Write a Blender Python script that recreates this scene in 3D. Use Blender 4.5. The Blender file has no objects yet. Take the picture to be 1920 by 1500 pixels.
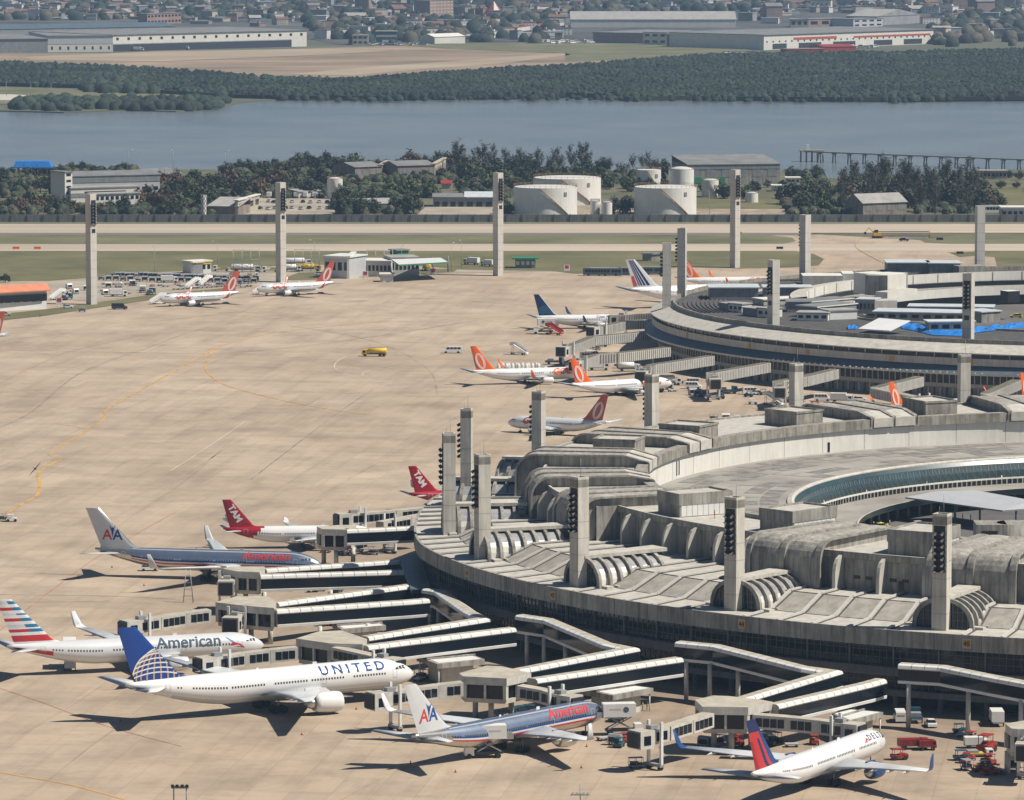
import bpy, bmesh, math, random
from mathutils import Vector, Matrix, noise
R_ = math.radians
rnd = random.Random(7)
SC = bpy.context.scene
COL = SC.collection

# ------------------------------------------------------------------ camera, sky, sun, exposure
CAM_F, CAM_H, CAM_P = 9194.0, 160.2, R_(6.061)
cam = bpy.data.cameras.new('camera')
cam.sensor_width = 36; cam.lens = CAM_F / 1920 * 36
cam.clip_start = 10; cam.clip_end = 30000
co = bpy.data.objects.new('camera', cam); COL.objects.link(co)
co.location = (0, 0, CAM_H); co.rotation_euler = (R_(90) - CAM_P, 0, 0)
SC.camera = co
SUN_AZ, SUN_EL = R_(90 + 12), R_(53)          # compass style: 0 = +y, 90 = +x
W = bpy.data.worlds.new('World'); SC.world = W; W.use_nodes = True
wn = W.node_tree.nodes; wl = W.node_tree.links
sky = wn.new('ShaderNodeTexSky'); sky.sky_type = 'NISHITA'; sky.sun_disc = False
sky.sun_elevation = SUN_EL; sky.sun_rotation = SUN_AZ
sky.air_density = 0.8; sky.dust_density = 0.3; sky.ozone_density = 1.5
wl.new(sky.outputs[0], wn['Background'].inputs[0]); wn['Background'].inputs[1].default_value = 0.05
sl = bpy.data.lights.new('sun', 'SUN'); sl.energy = 5.0; sl.angle = R_(0.5); sl.color = (1, 0.93, 0.82)
so = bpy.data.objects.new('sun', sl); COL.objects.link(so)
sd = Vector((math.sin(SUN_AZ) * math.cos(SUN_EL), math.cos(SUN_AZ) * math.cos(SUN_EL), math.sin(SUN_EL)))
so.rotation_euler = sd.to_track_quat('Z', 'Y').to_euler(); so.location = (300, 900, 400)
SC.view_settings.view_transform = 'Standard'; SC.view_settings.look = 'None'
SC.view_settings.exposure = 0.2; SC.view_settings.gamma = 1
SC.cycles.max_bounces = 5; SC.cycles.diffuse_bounces = 1; SC.cycles.volume_bounces = 0
SC.cycles.transparent_max_bounces = 6

_c, _s = math.cos(CAM_P), math.sin(CAM_P)
def G(px, py, z=0.0):
    """ground-plan point (x, y) seen at photo pixel px,py when it lies at height z"""
    a = (px - 960) / CAM_F; b = (750 - py) / CAM_F
    dy, dz = _c + b * _s, -_s + b * _c
    t = (z - CAM_H) / dz
    return Vector((a * t, dy * t))
def G3(px, py, z=0.0):
    g = G(px, py, z); return Vector((g.x, g.y, z))
def HT(px, py, qy):
    g = G(px, py); lo, hi = 0.0, 90.0
    for _ in range(40):
        m = (lo + hi) / 2; zz = m - CAM_H
        d = g.y * _c - zz * _s; u = zz * _c + g.y * _s
        if 750 - CAM_F * u / d > qy: lo = m
        else: hi = m
    return lo

# ------------------------------------------------------------------ materials
M = {}
def mat(key, col, rough=0.7, metal=0.0, var=0.12, scale=0.15, streak=0.0, bump=0.0, spec=0.5, detail=5, stretch=(1, 1, 1), col2=None, coord='Object'):
    m = bpy.data.materials.new(key); m.use_nodes = True; M[key] = m
    nt = m.node_tree; n = nt.nodes; l = nt.links; b = n['Principled BSDF']
    b.inputs['Roughness'].default_value = rough; b.inputs['Metallic'].default_value = metal
    b.inputs['Specular IOR Level'].default_value = spec
    c = (*col, 1)
    if var <= 0 and streak <= 0:
        b.inputs['Base Color'].default_value = c; return m
    tc = n.new('ShaderNodeTexCoord'); mp = n.new('ShaderNodeMapping'); mp.inputs['Scale'].default_value = stretch
    l.new(tc.outputs[coord], mp.inputs[0])
    nz = n.new('ShaderNodeTexNoise'); nz.inputs['Scale'].default_value = scale; nz.inputs['Detail'].default_value = detail
    nz.inputs['Roughness'].default_value = 0.65
    l.new(mp.outputs[0], nz.inputs['Vector'])
    rp = n.new('ShaderNodeValToRGB'); rp.color_ramp.elements[0].position = 0.3; rp.color_ramp.elements[1].position = 0.7
    d = col2 if col2 else tuple(x * (1 - var * 1.6) for x in col)
    rp.color_ramp.elements[0].color = (*d, 1); rp.color_ramp.elements[1].color = (*[min(1, x * (1 + var)) for x in col], 1)
    l.new(nz.outputs[0], rp.inputs[0]); out = rp.outputs[0]
    if streak > 0:
        m2 = n.new('ShaderNodeMapping'); m2.inputs['Scale'].default_value = (1.1, 1.1, 0.09); l.new(tc.outputs[coord], m2.inputs[0])
        z2 = n.new('ShaderNodeTexNoise'); z2.inputs['Scale'].default_value = 0.9; z2.inputs['Detail'].default_value = 6; z2.inputs['Roughness'].default_value = 0.7
        l.new(m2.outputs[0], z2.inputs['Vector'])
        r2 = n.new('ShaderNodeValToRGB'); r2.color_ramp.elements[0].position = 0.38; r2.color_ramp.elements[1].position = 0.6
        r2.color_ramp.elements[0].color = (1 - streak, 1 - streak, 1 - streak * 1.02, 1); r2.color_ramp.elements[1].color = (1, 1, 1, 1)
        l.new(z2.outputs[0], r2.inputs[0])
        mx = n.new('ShaderNodeMix'); mx.data_type = 'RGBA'; mx.blend_type = 'MULTIPLY'; mx.inputs[0].default_value = 1
        l.new(out, mx.inputs[6]); l.new(r2.outputs[0], mx.inputs[7]); out = mx.outputs[2]
    l.new(out, b.inputs['Base Color'])
    if bump > 0:
        bp = n.new('ShaderNodeBump'); bp.inputs['Strength'].default_value = bump; bp.inputs['Distance'].default_value = 1
        l.new(nz.outputs[0], bp.inputs['Height']); l.new(bp.outputs[0], b.inputs['Normal'])
    return m
mat('concrete', (0.38, 0.36, 0.32), 0.85, var=0.16, scale=0.25, streak=0.5)
mat('facade_shaded', (0.15, 0.15, 0.145), 0.9, var=0.15, scale=0.3, streak=0.3)  # concrete darkened in its colour to stand for the shade below the fascia
mat('concrete_rough', (0.34, 0.315, 0.27), 0.9, var=0.22, scale=0.35, streak=0.45)
mat('concrete_light', (0.56, 0.53, 0.465), 0.85, var=0.1, scale=0.3, streak=0.2)
mat('concrete_tower', (0.62, 0.585, 0.51), 0.85, var=0.08, scale=0.2, streak=0.25)
mat('tower_far', (0.58, 0.555, 0.50), 0.85, var=0.05, scale=0.2, streak=0.15)
mat('white_wall', (0.70, 0.68, 0.62), 0.8, var=0.05, scale=0.2, streak=0.10)
mat('roof_light', (0.50, 0.475, 0.42), 0.8, var=0.16, scale=0.45, detail=8)
mat('roof_panel', (0.38, 0.35, 0.305), 0.8, var=0.22, scale=0.4, stretch=(1, 1, .3))
mat('roof_seam', (0.56, 0.54, 0.5), 0.7, var=0.08, scale=0.5)
mat('roof_dark', (0.085, 0.08, 0.078), 0.9, var=0.3, scale=0.3)
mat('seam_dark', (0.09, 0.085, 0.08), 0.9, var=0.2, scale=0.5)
mat('deck_grey', (0.33, 0.31, 0.275), 0.85, var=0.22, scale=0.06)
mat('glass_dark', (0.008, 0.012, 0.018), 0.12, var=0, spec=0.35)
mat('glass_teal', (0.020, 0.050, 0.056), 0.38, var=0.3, scale=0.15, spec=0.8)
mat('glass_sky', (0.34, 0.35, 0.36), 0.3, var=0.2, scale=0.6, spec=0.9)
mat('mullion', (0.13, 0.135, 0.14), 0.6, var=0)
mat('white_metal', (0.74, 0.74, 0.71), 0.45, var=0.06, scale=0.3)
mat('white_dirty', (0.62, 0.60, 0.54), 0.6, var=0.12, scale=0.6, streak=0.15)
mat('grey_metal', (0.30, 0.31, 0.32), 0.5, var=0.1, scale=0.5)
mat('blue_grey', (0.10, 0.135, 0.165), 0.5, var=0.15, scale=0.1)
mat('bridge_roof', (0.46, 0.42, 0.34), 0.8, var=0.14, scale=0.4)
mat('ribbed_white', (0.66, 0.64, 0.58), 0.6, var=0.08, scale=0.5, streak=0.1)
mat('black', (0.012, 0.012, 0.014), 0.6, var=0)
mat('tyre', (0.02, 0.02, 0.02), 0.8, var=0)
mat('lamp_glass', (0.5, 0.5, 0.5), 0.15, var=0)
mat('white_paint', (0.82, 0.82, 0.80), 0.28, var=0.02, scale=0.2)
mat('plane_white', (0.74, 0.74, 0.735), 0.27, var=0.03, scale=0.15)
mat('plane_grey', (0.50, 0.51, 0.52), 0.35, var=0.05, scale=0.3)
mat('wing_grey', (0.58, 0.60, 0.61), 0.35, var=0.08, scale=0.4)
mat('steel', (0.55, 0.55, 0.53), 0.3, 0.85, var=0.05, scale=0.3)
mat('silver_skin', (0.55, 0.52, 0.47), 0.25, 0.85, var=0.06, scale=0.5)
mat('silver_blue', (0.50, 0.57, 0.67), 0.26, 0.85, var=0.08, scale=0.5)
mat('painted_highlight', (0.66, 0.72, 0.80), 0.3, 0.5, var=0.05, scale=0.5)  # highlight stripe along the upper fuselage, put into the skin colour
mat('red', (0.52, 0.03, 0.035), 0.4, var=0.05)
mat('stripe_red', (0.55, 0.06, 0.06), 0.65, var=0, spec=.15)
mat('stripe_blue', (0.025, 0.08, 0.28), 0.65, var=0, spec=.15)
mat('blue_deep', (0.01, 0.055, 0.27), 0.35, var=0.04)
mat('navy', (0.008, 0.022, 0.10), 0.35, var=0)
mat('blue_mid', (0.02, 0.17, 0.34), 0.35, var=0)
mat('orange', (0.80, 0.13, 0.012), 0.35, var=0)
mat('orange_red', (0.46, 0.085, 0.05), 0.35, var=0)
mat('tam_red', (0.33, 0.010, 0.022), 0.35, var=0)
mat('gold', (0.52, 0.33, 0.14), 0.4, var=0)
mat('sky_stripe', (0.07, 0.30, 0.55), 0.35, var=0)
mat('text_slate', (0.08, 0.12, 0.16), 0.7, var=0, spec=.1)
mat('yellow', (0.70, 0.47, 0.03), 0.5, var=0.08, scale=1)
mat('taxi_yellow', (0.70, 0.62, 0.03), 0.4, var=0)
mat('green', (0.02, 0.22, 0.10), 0.5, var=0.1)
mat('sign_orange', (0.55, 0.27, 0.03), 0.6, var=0)
mat('tarp_blue', (0.015, 0.20, 0.62), 0.5, var=0.25, scale=0.8)
mat('truck_blue', (0.02, 0.085, 0.13), 0.5, var=0.15)
mat('hi_vis', (0.55, 0.65, 0.03), 0.6, var=0)
mat('skin', (0.30, 0.17, 0.11), 0.6, var=0)
mat('cloth_dark', (0.03, 0.03, 0.045), 0.8, var=0)
mat('cloth_white', (0.7, 0.7, 0.68), 0.8, var=0)
mat('brown_wall', (0.30, 0.24, 0.19), 0.9, var=0.2, scale=0.2, streak=0.3)
mat('cream_wall', (0.52, 0.46, 0.36), 0.85, var=0.12, scale=0.2, streak=0.3)
mat('house_white', (0.62, 0.60, 0.56), 0.85, var=0.08, scale=0.1)
mat('house_cream', (0.46, 0.41, 0.34), 0.85, var=0.08, scale=0.1)
mat('house_pink', (0.30, 0.20, 0.165), 0.85, var=0.1, scale=0.1)
mat('house_grey', (0.28, 0.28, 0.28), 0.85, var=0.15, scale=0.1)
mat('tile_roof', (0.19, 0.105, 0.08), 0.9, var=0.2, scale=0.2)
mat('grey_roof', (0.20, 0.20, 0.20), 0.9, var=0.2, scale=0.1)
mat('asb_roof', (0.34, 0.33, 0.31), 0.9, var=0.15, scale=0.2)
mat('leaf_dark', (0.031, 0.044, 0.018), 0.8, var=0.3, scale=0.3)
mat('leaf_mid', (0.062, 0.078, 0.028), 0.8, var=0.3, scale=0.3)
mat('leaf_light', (0.090, 0.125, 0.035), 0.8, var=0.25, scale=0.3)
mat('leaf_brown', (0.13, 0.075, 0.035), 0.8, var=0.25, scale=0.3)
mat('leaf_olive', (0.085, 0.075, 0.048), 0.8, var=0.25, scale=0.3)
mat('bark', (0.10, 0.075, 0.055), 0.9, var=0.2, scale=1)
mat('salmon', (0.62, 0.22, 0.12), 0.6, var=0.1, scale=0.3)
mat('lamp_dark', (0.03, 0.03, 0.032), 0.5, var=0)
mat('mangrove', (0.015, 0.029, 0.018), 0.85, var=0.6, scale=0.014, detail=9)
mat('mangrove_b', (0.030, 0.048, 0.026), 0.85, var=0.6, scale=0.014, detail=9)
mat('tank_white', (0.78, 0.76, 0.71), 0.5, var=0.05, scale=0.1, streak=0.12)
mat('rust', (0.36, 0.22, 0.12), 0.8, var=0.3, scale=1)
mat('fence_wall', (0.20, 0.20, 0.19), 0.9, var=0.2, scale=0.05, streak=0.3)

# ------------------------------------------------------------------ mesh builder
class MB:
    def __init__(s): s.v = []; s.f = []; s.m = []; s.sm = []; s.keys = []
    def k(s, key):
        if key not in s.keys: s.keys.append(key)
        return s.keys.index(key)
    def poly(s, pts, key, smooth=False):
        b = len(s.v); s.v += [tuple(p) for p in pts]; s.f.append(tuple(range(b, b + len(pts)))); s.m.append(s.k(key)); s.sm.append(smooth)
    def box(s, c, d, key, rz=0.0, top=None, sides=None):
        """c = centre of the bottom, d = full sizes"""
        x, y, z = c; w, l, h = d[0] / 2, d[1] / 2, d[2]; ca, sa = math.cos(rz), math.sin(rz)
        P = lambda a, b, e: (x + a * ca - b * sa, y + a * sa + b * ca, z + e)
        q = [P(-w, -l, 0), P(w, -l, 0), P(w, l, 0), P(-w, l, 0), P(-w, -l, h), P(w, -l, h), P(w, l, h), P(-w, l, h)]
        b = len(s.v); s.v += q
        for i, f in enumerate([(0, 3, 2, 1), (4, 5, 6, 7), (0, 1, 5, 4), (1, 2, 6, 5), (2, 3, 7, 6), (3, 0, 4, 7)]):
            s.f.append(tuple(b + j for j in f)); s.m.append(s.k(top if (i == 1 and top) else (sides if (sides and i > 1) else key))); s.sm.append(False)
    def prism(s, pts, z0, z1, key, top=None, cap=True):
        n = len(pts); b = len(s.v)
        a = sum(pts[i][0] * pts[(i + 1) % n][1] - pts[(i + 1) % n][0] * pts[i][1] for i in range(n))
        if a < 0: pts = list(pts)[::-1]
        s.v += [(p[0], p[1], z0) for p in pts] + [(p[0], p[1], z1) for p in pts]
        for i in range(n):
            j = (i + 1) % n; s.f.append((b + i, b + j, b + n + j, b + n + i)); s.m.append(s.k(key)); s.sm.append(False)
        if cap:
            s.f.append(tuple(b + n + i for i in range(n))); s.m.append(s.k(top or key)); s.sm.append(False)
            s.f.append(tuple(b + n - 1 - i for i in range(n))); s.m.append(s.k(key)); s.sm.append(False)
    def loft(s, rings, key, closed=True, smooth=True, caps=(True, True), keyf=None):
        b = len(s.v); n = len(rings[0])
        for r in rings: s.v += [tuple(p) for p in r]
        for i in range(len(rings) - 1):
            for j in range(n if closed else n - 1):
                k2 = (j + 1) % n
                s.f.append((b + i * n + j, b + i * n + k2, b + (i + 1) * n + k2, b + (i + 1) * n + j))
                s.m.append(s.k(keyf(i, j) if keyf else key)); s.sm.append(smooth)
        if closed:
            if caps[0]: s.f.append(tuple(b + n - 1 - j for j in range(n))); s.m.append(s.k(keyf(0, 0) if keyf else key)); s.sm.append(False)
            if caps[1]: s.f.append(tuple(b + (len(rings) - 1) * n + j for j in range(n))); s.m.append(s.k(keyf(len(rings) - 2, 0) if keyf else key)); s.sm.append(False)
    def tube(s, p, q, r, key, r2=None, n=8, smooth=True, caps=(True, True)):
        p, q = Vector(p), Vector(q); d = (q - p).normalized()
        a = d.orthogonal().normalized(); c = d.cross(a); r2 = r if r2 is None else r2
        rg = lambda o, rr: [o + (a * math.cos(t * 2 * math.pi / n) + c * math.sin(t * 2 * math.pi / n)) * rr for t in range(n)]
        s.loft([rg(p, r), rg(q, r2)], key, smooth=smooth, caps=caps)
    def beam(s, p, q, w, h, key):
        """rectangular bar from p to q, w wide, h high (below the line p-q is 0: centred)"""
        p, q = Vector(p), Vector(q); d = (q - p); dn = Vector((d.x, d.y, 0)).normalized() if abs(d.x) + abs(d.y) > 1e-6 else Vector((1, 0, 0))
        sd_ = Vector((-dn.y, dn.x, 0)) * w / 2; up = Vector((0, 0, h / 2)) if abs(d.x) + abs(d.y) > 1e-6 else dn * h / 2
        s.loft([[o + sd_ + up, o - sd_ + up, o - sd_ - up, o + sd_ - up] for o in (p, q)], key, smooth=False)
    def build(s, name, parent=None, world=False, label=None, fix=True):
        me = bpy.data.meshes.new(name); me.from_pydata(s.v, [], s.f)
        for k_ in s.keys: me.materials.append(M[k_])
        me.polygons.foreach_set('material_index', s.m); me.polygons.foreach_set('use_smooth', s.sm)
        if fix and len(s.f) < 60000:
            bm = bmesh.new(); bm.from_mesh(me); bmesh.ops.recalc_face_normals(bm, faces=bm.faces); bm.to_mesh(me); bm.free()
        me.update()
        o = bpy.data.objects.new(name, me); COL.objects.link(o)
        if parent:
            o.parent = parent
            if world: o.matrix_parent_inverse = parent.matrix_basis.inverted()
        if label: o['label'] = label
        return o
def tag(o, label=None, cat=None, group=None, kind=None):
    for k_, v_ in (('label', label), ('category', cat), ('group', group), ('kind', kind)):
        if v_: o[k_] = v_
    return o
def thing(name, label, cat, loc=(0, 0, 0), rz=0.0, group=None):
    o = bpy.data.objects.new(name, None); COL.objects.link(o); o.empty_display_size = 0.5
    o.location = loc; o.rotation_euler = (0, 0, rz); tag(o, label, cat, group); return o
KIDS = {}
def dup(root, loc, rz, label=None, group=None, scale=None):
    """a copy of a thing with copies of its parts and their sub-parts"""
    r = root.copy(); COL.objects.link(r); r.location = loc; r.rotation_euler = (0, 0, rz)
    if scale: r.scale = scale
    if label: r['label'] = label
    if group: r['group'] = group
    if root.name not in KIDS: KIDS[root.name] = [(c, list(c.children)) for c in root.children]
    for c, subs in KIDS[root.name]:
        d = c.copy(); COL.objects.link(d); d.parent = r
        for g in subs:
            e = g.copy(); COL.objects.link(e); e.parent = d
    return r
class Proto:
    """first use moves the original, later uses copy it"""
    def __init__(s, root): s.root = root; s.used = False
    def put(s, loc, rz, label=None, group=None, scale=None):
        loc = tuple(loc) if len(loc) == 3 else (loc[0], loc[1], 0)
        if not s.used:
            s.used = True; s.root.location = loc; s.root.rotation_euler = (0, 0, rz)
            if scale: s.root.scale = scale
            if label: s.root['label'] = label
            if group: s.root['group'] = group
            elif 'group' in s.root: del s.root['group']
            return s.root
        o = dup(s.root, loc, rz, label, group, scale)
        if not group and 'group' in o: del o['group']
        if not scale: o.scale = (1, 1, 1)
        return o
def struct(name, mb, **kw):
    o = mb.build(name, **kw); o['kind'] = 'structure'; return o
def text_polys(txt, size, offset=0.0, cut=0.0, shear=0.0):
    """flat outline mesh of some lettering: (verts2d, faces), lower-left origin"""
    cu = bpy.data.curves.new('t', 'FONT'); cu.body = txt; cu.size = size; cu.offset = offset; cu.shear = shear
    cu.resolution_u = 3; cu.align_x = 'LEFT'
    ob = bpy.data.objects.new('t', cu); COL.objects.link(ob)
    dg = bpy.context.evaluated_depsgraph_get(); me = bpy.data.meshes.new_from_object(ob.evaluated_get(dg))
    bm = bmesh.new(); bm.from_mesh(me); bmesh.ops.remove_doubles(bm, verts=bm.verts, dist=1e-5)
    bmesh.ops.triangulate(bm, faces=bm.faces)
    if cut > 0:
        z = -size + .0137
        while z < size * 1.2:
            bmesh.ops.bisect_plane(bm, geom=bm.verts[:] + bm.edges[:] + bm.faces[:], plane_co=(0, z, 0), plane_no=(0, 1, 0)); z += cut
    bmesh.ops.triangulate(bm, faces=bm.faces)
    bm.verts.index_update()
    v = [(a.co.x, a.co.y) for a in bm.verts]; f = [[a.index for a in q.verts] for q in bm.faces]
    bm.free(); bpy.data.objects.remove(ob); bpy.data.curves.remove(cu); bpy.data.meshes.remove(me)
    return v, f
def add_mapped(mb, vf, fn, key):
    v, f = vf; b = len(mb.v); mb.v += [tuple(fn(x, y)) for x, y in v]
    for q in f: mb.f.append(tuple(b + i for i in q)); mb.m.append(mb.k(key)); mb.sm.append(False)
# ------------------------------------------------------------------ ground, apron, runway, water
def apron_material():
    m = bpy.data.materials.new('apron'); m.use_nodes = True; M['apron'] = m
    nt = m.node_tree; n = nt.nodes; l = nt.links; b = n['Principled BSDF']; b.inputs['Roughness'].default_value = 0.85
    tc = n.new('ShaderNodeTexCoord')
    mp = n.new('ShaderNodeMapping'); mp.inputs['Rotation'].default_value = (0, 0, R_(8)); l.new(tc.outputs['Object'], mp.inputs[0])
    br = n.new('ShaderNodeTexBrick'); br.offset = 0.0; br.squash = 1
    br.inputs['Color1'].default_value = (0.92, 0.92, 0.92, 1); br.inputs['Color2'].default_value = (1.05, 1.045, 1.03, 1); br.inputs['Mortar'].default_value = (0.72, 0.71, 0.70, 1)
    br.inputs['Scale'].default_value = 1; br.inputs['Mortar Size'].default_value = 0.06; br.inputs['Mortar Smooth'].default_value = 0.4
    br.inputs['Brick Width'].default_value = 7.5; br.inputs['Row Height'].default_value = 15
    l.new(mp.outputs[0], br.inputs[0])
    def nz(scale, detail, mpx=None, rough=.6):
        z = n.new('ShaderNodeTexNoise'); z.inputs['Scale'].default_value = scale; z.inputs['Detail'].default_value = detail; z.inputs['Roughness'].default_value = rough
        if mpx:
            q = n.new('ShaderNodeMapping'); q.inputs['Scale'].default_value = mpx; l.new(mp.outputs[0], q.inputs[0]); l.new(q.outputs[0], z.inputs['Vector'])
        else: l.new(tc.outputs['Object'], z.inputs['Vector'])
        return z
    def ramp(src, p0, c0, p1, c1):
        r = n.new('ShaderNodeValToRGB'); e = r.color_ramp.elements; e[0].position = p0; e[0].color = (*c0, 1); e[1].position = p1; e[1].color = (*c1, 1)
        l.new(src, r.inputs[0]); return r.outputs[0]
    def mul(a, c, fac=1.0, bt='MULTIPLY'):
        x = n.new('ShaderNodeMix'); x.data_type = 'RGBA'; x.blend_type = bt; x.inputs[0].default_value = fac; l.new(a, x.inputs[6]); l.new(c, x.inputs[7]); return x.outputs[2]
    base = ramp(nz(0.012, 6).outputs[0], .34, (0.39, 0.308, 0.226), .66, (0.48, 0.388, 0.292))
    a = mul(base, br.outputs[0])
    a = mul(a, ramp(nz(0.05, 7, None, .7).outputs[0], .36, (.81, .80, .79), .56, (1.04, 1.03, 1.02)))
    a = mul(a, ramp(nz(1.0, 5, (.22, .012, 1), .6).outputs[0], .36, (.90, .895, .89), .5, (1, 1, 1)))
    a = mul(a, ramp(nz(1.0, 5, (.010, .16, 1), .6).outputs[0], .34, (.91, .905, .90), .47, (1, 1, 1)))
    a = mul(a, ramp(nz(0.35, 8, None, .75).outputs[0], .30, (.88, .87, .86), .5, (1, 1, 1)))
    vd = n.new('ShaderNodeVectorMath'); vd.operation = 'DISTANCE'; vd.inputs[1].default_value = (158, 1097, 0); l.new(tc.outputs['Object'], vd.inputs[0])   # grime of the parking stands
    ad = n.new('ShaderNodeMath'); ad.operation = 'MULTIPLY_ADD'; ad.inputs[1].default_value = 90; l.new(nz(0.03, 6, None, .7).outputs[0], ad.inputs[0]); l.new(vd.outputs['Value'], ad.inputs[2])
    dv = n.new('ShaderNodeMath'); dv.operation = 'DIVIDE'; dv.inputs[1].default_value = 400; l.new(ad.outputs[0], dv.inputs[0])
    a = mul(a, ramp(dv.outputs[0], .56, (.70, .68, .67), .76, (1, 1, 1)))
    l.new(a, b.inputs['Base Color'])
apron_material()
mat('ground_dirt', (0.12, 0.105, 0.06), 0.95, var=0.4, scale=0.03, col2=(0.055, 0.065, 0.028))
mat('grass', (0.145, 0.128, 0.058), 0.95, var=0.25, scale=0.03, col2=(0.075, 0.080, 0.027), detail=8)
mat('grass_pale', (0.155, 0.145, 0.072), 0.95, var=0.25, scale=0.02, col2=(0.08, 0.085, 0.038), detail=8)
mat('runway', (0.46, 0.385, 0.30), 0.9, var=0.18, scale=0.02, stretch=(.1, 1, 1))
mat('runway_dark', (0.17, 0.155, 0.14), 0.9, var=0.25, scale=0.02, stretch=(.1, 1, 1))
mat('service_concrete', (0.37, 0.32, 0.25), 0.9, var=0.22, scale=0.05)
mat('far_land', (0.10, 0.10, 0.065), 0.95, var=0.4, scale=0.008, col2=(0.06, 0.07, 0.04), detail=8)
mat('bare_earth', (0.30, 0.215, 0.15), 0.95, var=0.3, scale=0.010, col2=(0.12, 0.10, 0.062), detail=10, stretch=(.5, 1, 1))
mat('bare_earth_b', (0.34, 0.28, 0.205), 0.95, var=0.25, scale=0.01, col2=(0.25, 0.19, 0.12), detail=10, stretch=(.4, 1, 1))
mat('asphalt', (0.13, 0.125, 0.12), 0.9, var=0.2, scale=0.05)
mat('dirt_brown', (0.34, 0.27, 0.19), 0.95, var=0.3, scale=0.1)
def water_material():
    m = bpy.data.materials.new('water'); m.use_nodes = True; M['water'] = m
    nt = m.node_tree; n = nt.nodes; l = nt.links; b = n['Principled BSDF']
    b.inputs['Roughness'].default_value = 0.22; b.inputs['Specular IOR Level'].default_value = 0.35
    tc = n.new('ShaderNodeTexCoord'); z = n.new('ShaderNodeTexNoise'); z.inputs['Scale'].default_value = 0.009; z.inputs['Detail'].default_value = 9; z.inputs['Roughness'].default_value = .7
    l.new(tc.outputs['Object'], z.inputs['Vector']); r = n.new('ShaderNodeValToRGB')
    r.color_ramp.elements[0].color = (0.122, 0.144, 0.158, 1); r.color_ramp.elements[1].color = (0.185, 0.208, 0.222, 1); r.color_ramp.elements[0].position = .35; r.color_ramp.elements[1].position = .65
    l.new(z.outputs[0], r.inputs[0]); l.new(r.outputs[0], b.inputs['Base Color'])
    z2 = n.new('ShaderNodeTexNoise'); z2.inputs['Scale'].default_value = 0.5; z2.inputs['Detail'].default_value = 4; l.new(tc.outputs['Object'], z2.inputs['Vector'])
    bp = n.new('ShaderNodeBump'); bp.inputs['Strength'].default_value = .35; bp.inputs['Distance'].default_value = .25
    l.new(z2.outputs[0], bp.inputs['Height']); l.new(bp.outputs[0], b.inputs['Normal'])
water_material()
def sheet(name, pts, z, key, px=True):
    mb = MB(); mb.poly([(*(G(*p) if px else p), z) for p in pts], key); o = struct(name, mb)
    me = o.data
    if me.polygons[0].normal.z < 0: me.flip_normals()
    return o
NEAR_SHORE = [(-300, 316), (0, 320), (150, 316), (430, 318), (520, 306), (600, 302), (760, 306), (900, 318), (1120, 322), (1250, 325), (1480, 320), (1520, 326), (1552, 334), (1600, 330), (1700, 327), (1830, 322), (1920, 318), (2250, 316)]
FAR_SHORE = [(-300, 207), (0, 207), (120, 210), (240, 206), (330, 208), (395, 203), (450, 192), (520, 186), (700, 187), (900, 185), (1060, 181), (1150, 183), (1180, 189), (1300, 187), (1600, 190), (1920, 187), (2250, 187)]
sh = [tuple(G(*p)) for p in NEAR_SHORE]
sheet('ground', [(-1200, 300), (1200, 300), (1200, sh[-1][1])] + sh[::-1] + [(-1200, sh[0][1])], 0.0, 'ground_dirt', px=False)
sheet('water', [(-6000, 2300), (6000, 2300), (6000, 12000), (-6000, 12000)], -0.8, 'water', px=False)
fs = [tuple(G(*p)) for p in FAR_SHORE]
mb = MB(); mb.prism([(-6000, fs[0][1])] + fs + [(6000, fs[-1][1]), (6000, 14000), (-6000, 14000)], -1.2, 0.0, 'far_land'); struct('far_shore', mb)
mb = MB(); q0 = [Vector((x, y, 0)) for x, y in sh]; 
for a, b_ in zip(q0, q0[1:]): mb.poly([a, b_, b_ + Vector((0, 3, -1.5)), a + Vector((0, 3, -1.5))], 'dirt_brown')
struct('shore_bank', mb)
# the apron and its service area
sheet('apron', [(-900, 2600), (2800, 2600), (2600, 500), (1540, 440), (-1200, 440)], 0.04, 'apron')
sheet('grass_field', [(-400, 471), (1490, 471), (1525, 476), (1545, 486), (1535, 498), (1480, 502), (1385, 504), (1300, 500), (1250, 503), (1080, 514), (1040, 509), (860, 506), (800, 500), (640, 498), (560, 496), (470, 503), (390, 508), (250, 512), (180, 520), (90, 527), (-400, 532)], 0.08, 'grass')
sheet('service_yard', [(560, 496), (470, 503), (390, 508), (250, 512), (180, 520), (90, 530), (95, 560), (180, 566), (290, 549), (400, 535), (640, 519), (860, 512), (940, 511), (1040, 509), (860, 506), (800, 500), (640, 498)], 0.12, 'service_concrete')
sheet('grass_verge', [(-60, 608), (80, 593), (180, 578), (300, 560), (420, 545), (420, 541), (290, 552), (180, 568), (90, 580), (-60, 596)], 0.16, 'grass')
sheet('grass_island', [(560, 512), (700, 508), (860, 504), (850, 511), (700, 519), (600, 524), (520, 526)], 0.16, 'grass')
sheet('taxiway', [(-400, 457.5), (1950, 457.5), (2400, 458), (2400, 470), (1950, 470.5), (-400, 470.5)], 0.08, 'runway')
sheet('infield', [(-400, 441), (1440, 441), (1485, 446), (1492, 452), (1470, 457), (-400, 457.5)], 0.12, 'grass_pale')
sheet('infield_east', [(1725, 450), (1800, 441), (2400, 441), (2400, 457.5), (1790, 457.5), (1735, 455)], 0.12, 'grass_pale')
sheet('grass_east', [(1775, 474), (1850, 471), (2400, 471), (2400, 500), (1870, 500), (1865, 482)], 0.12, 'grass')
sheet('grass_patch', [(1780, 474), (1830, 472), (1845, 478), (1800, 482)], 0.16, 'grass')
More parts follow.
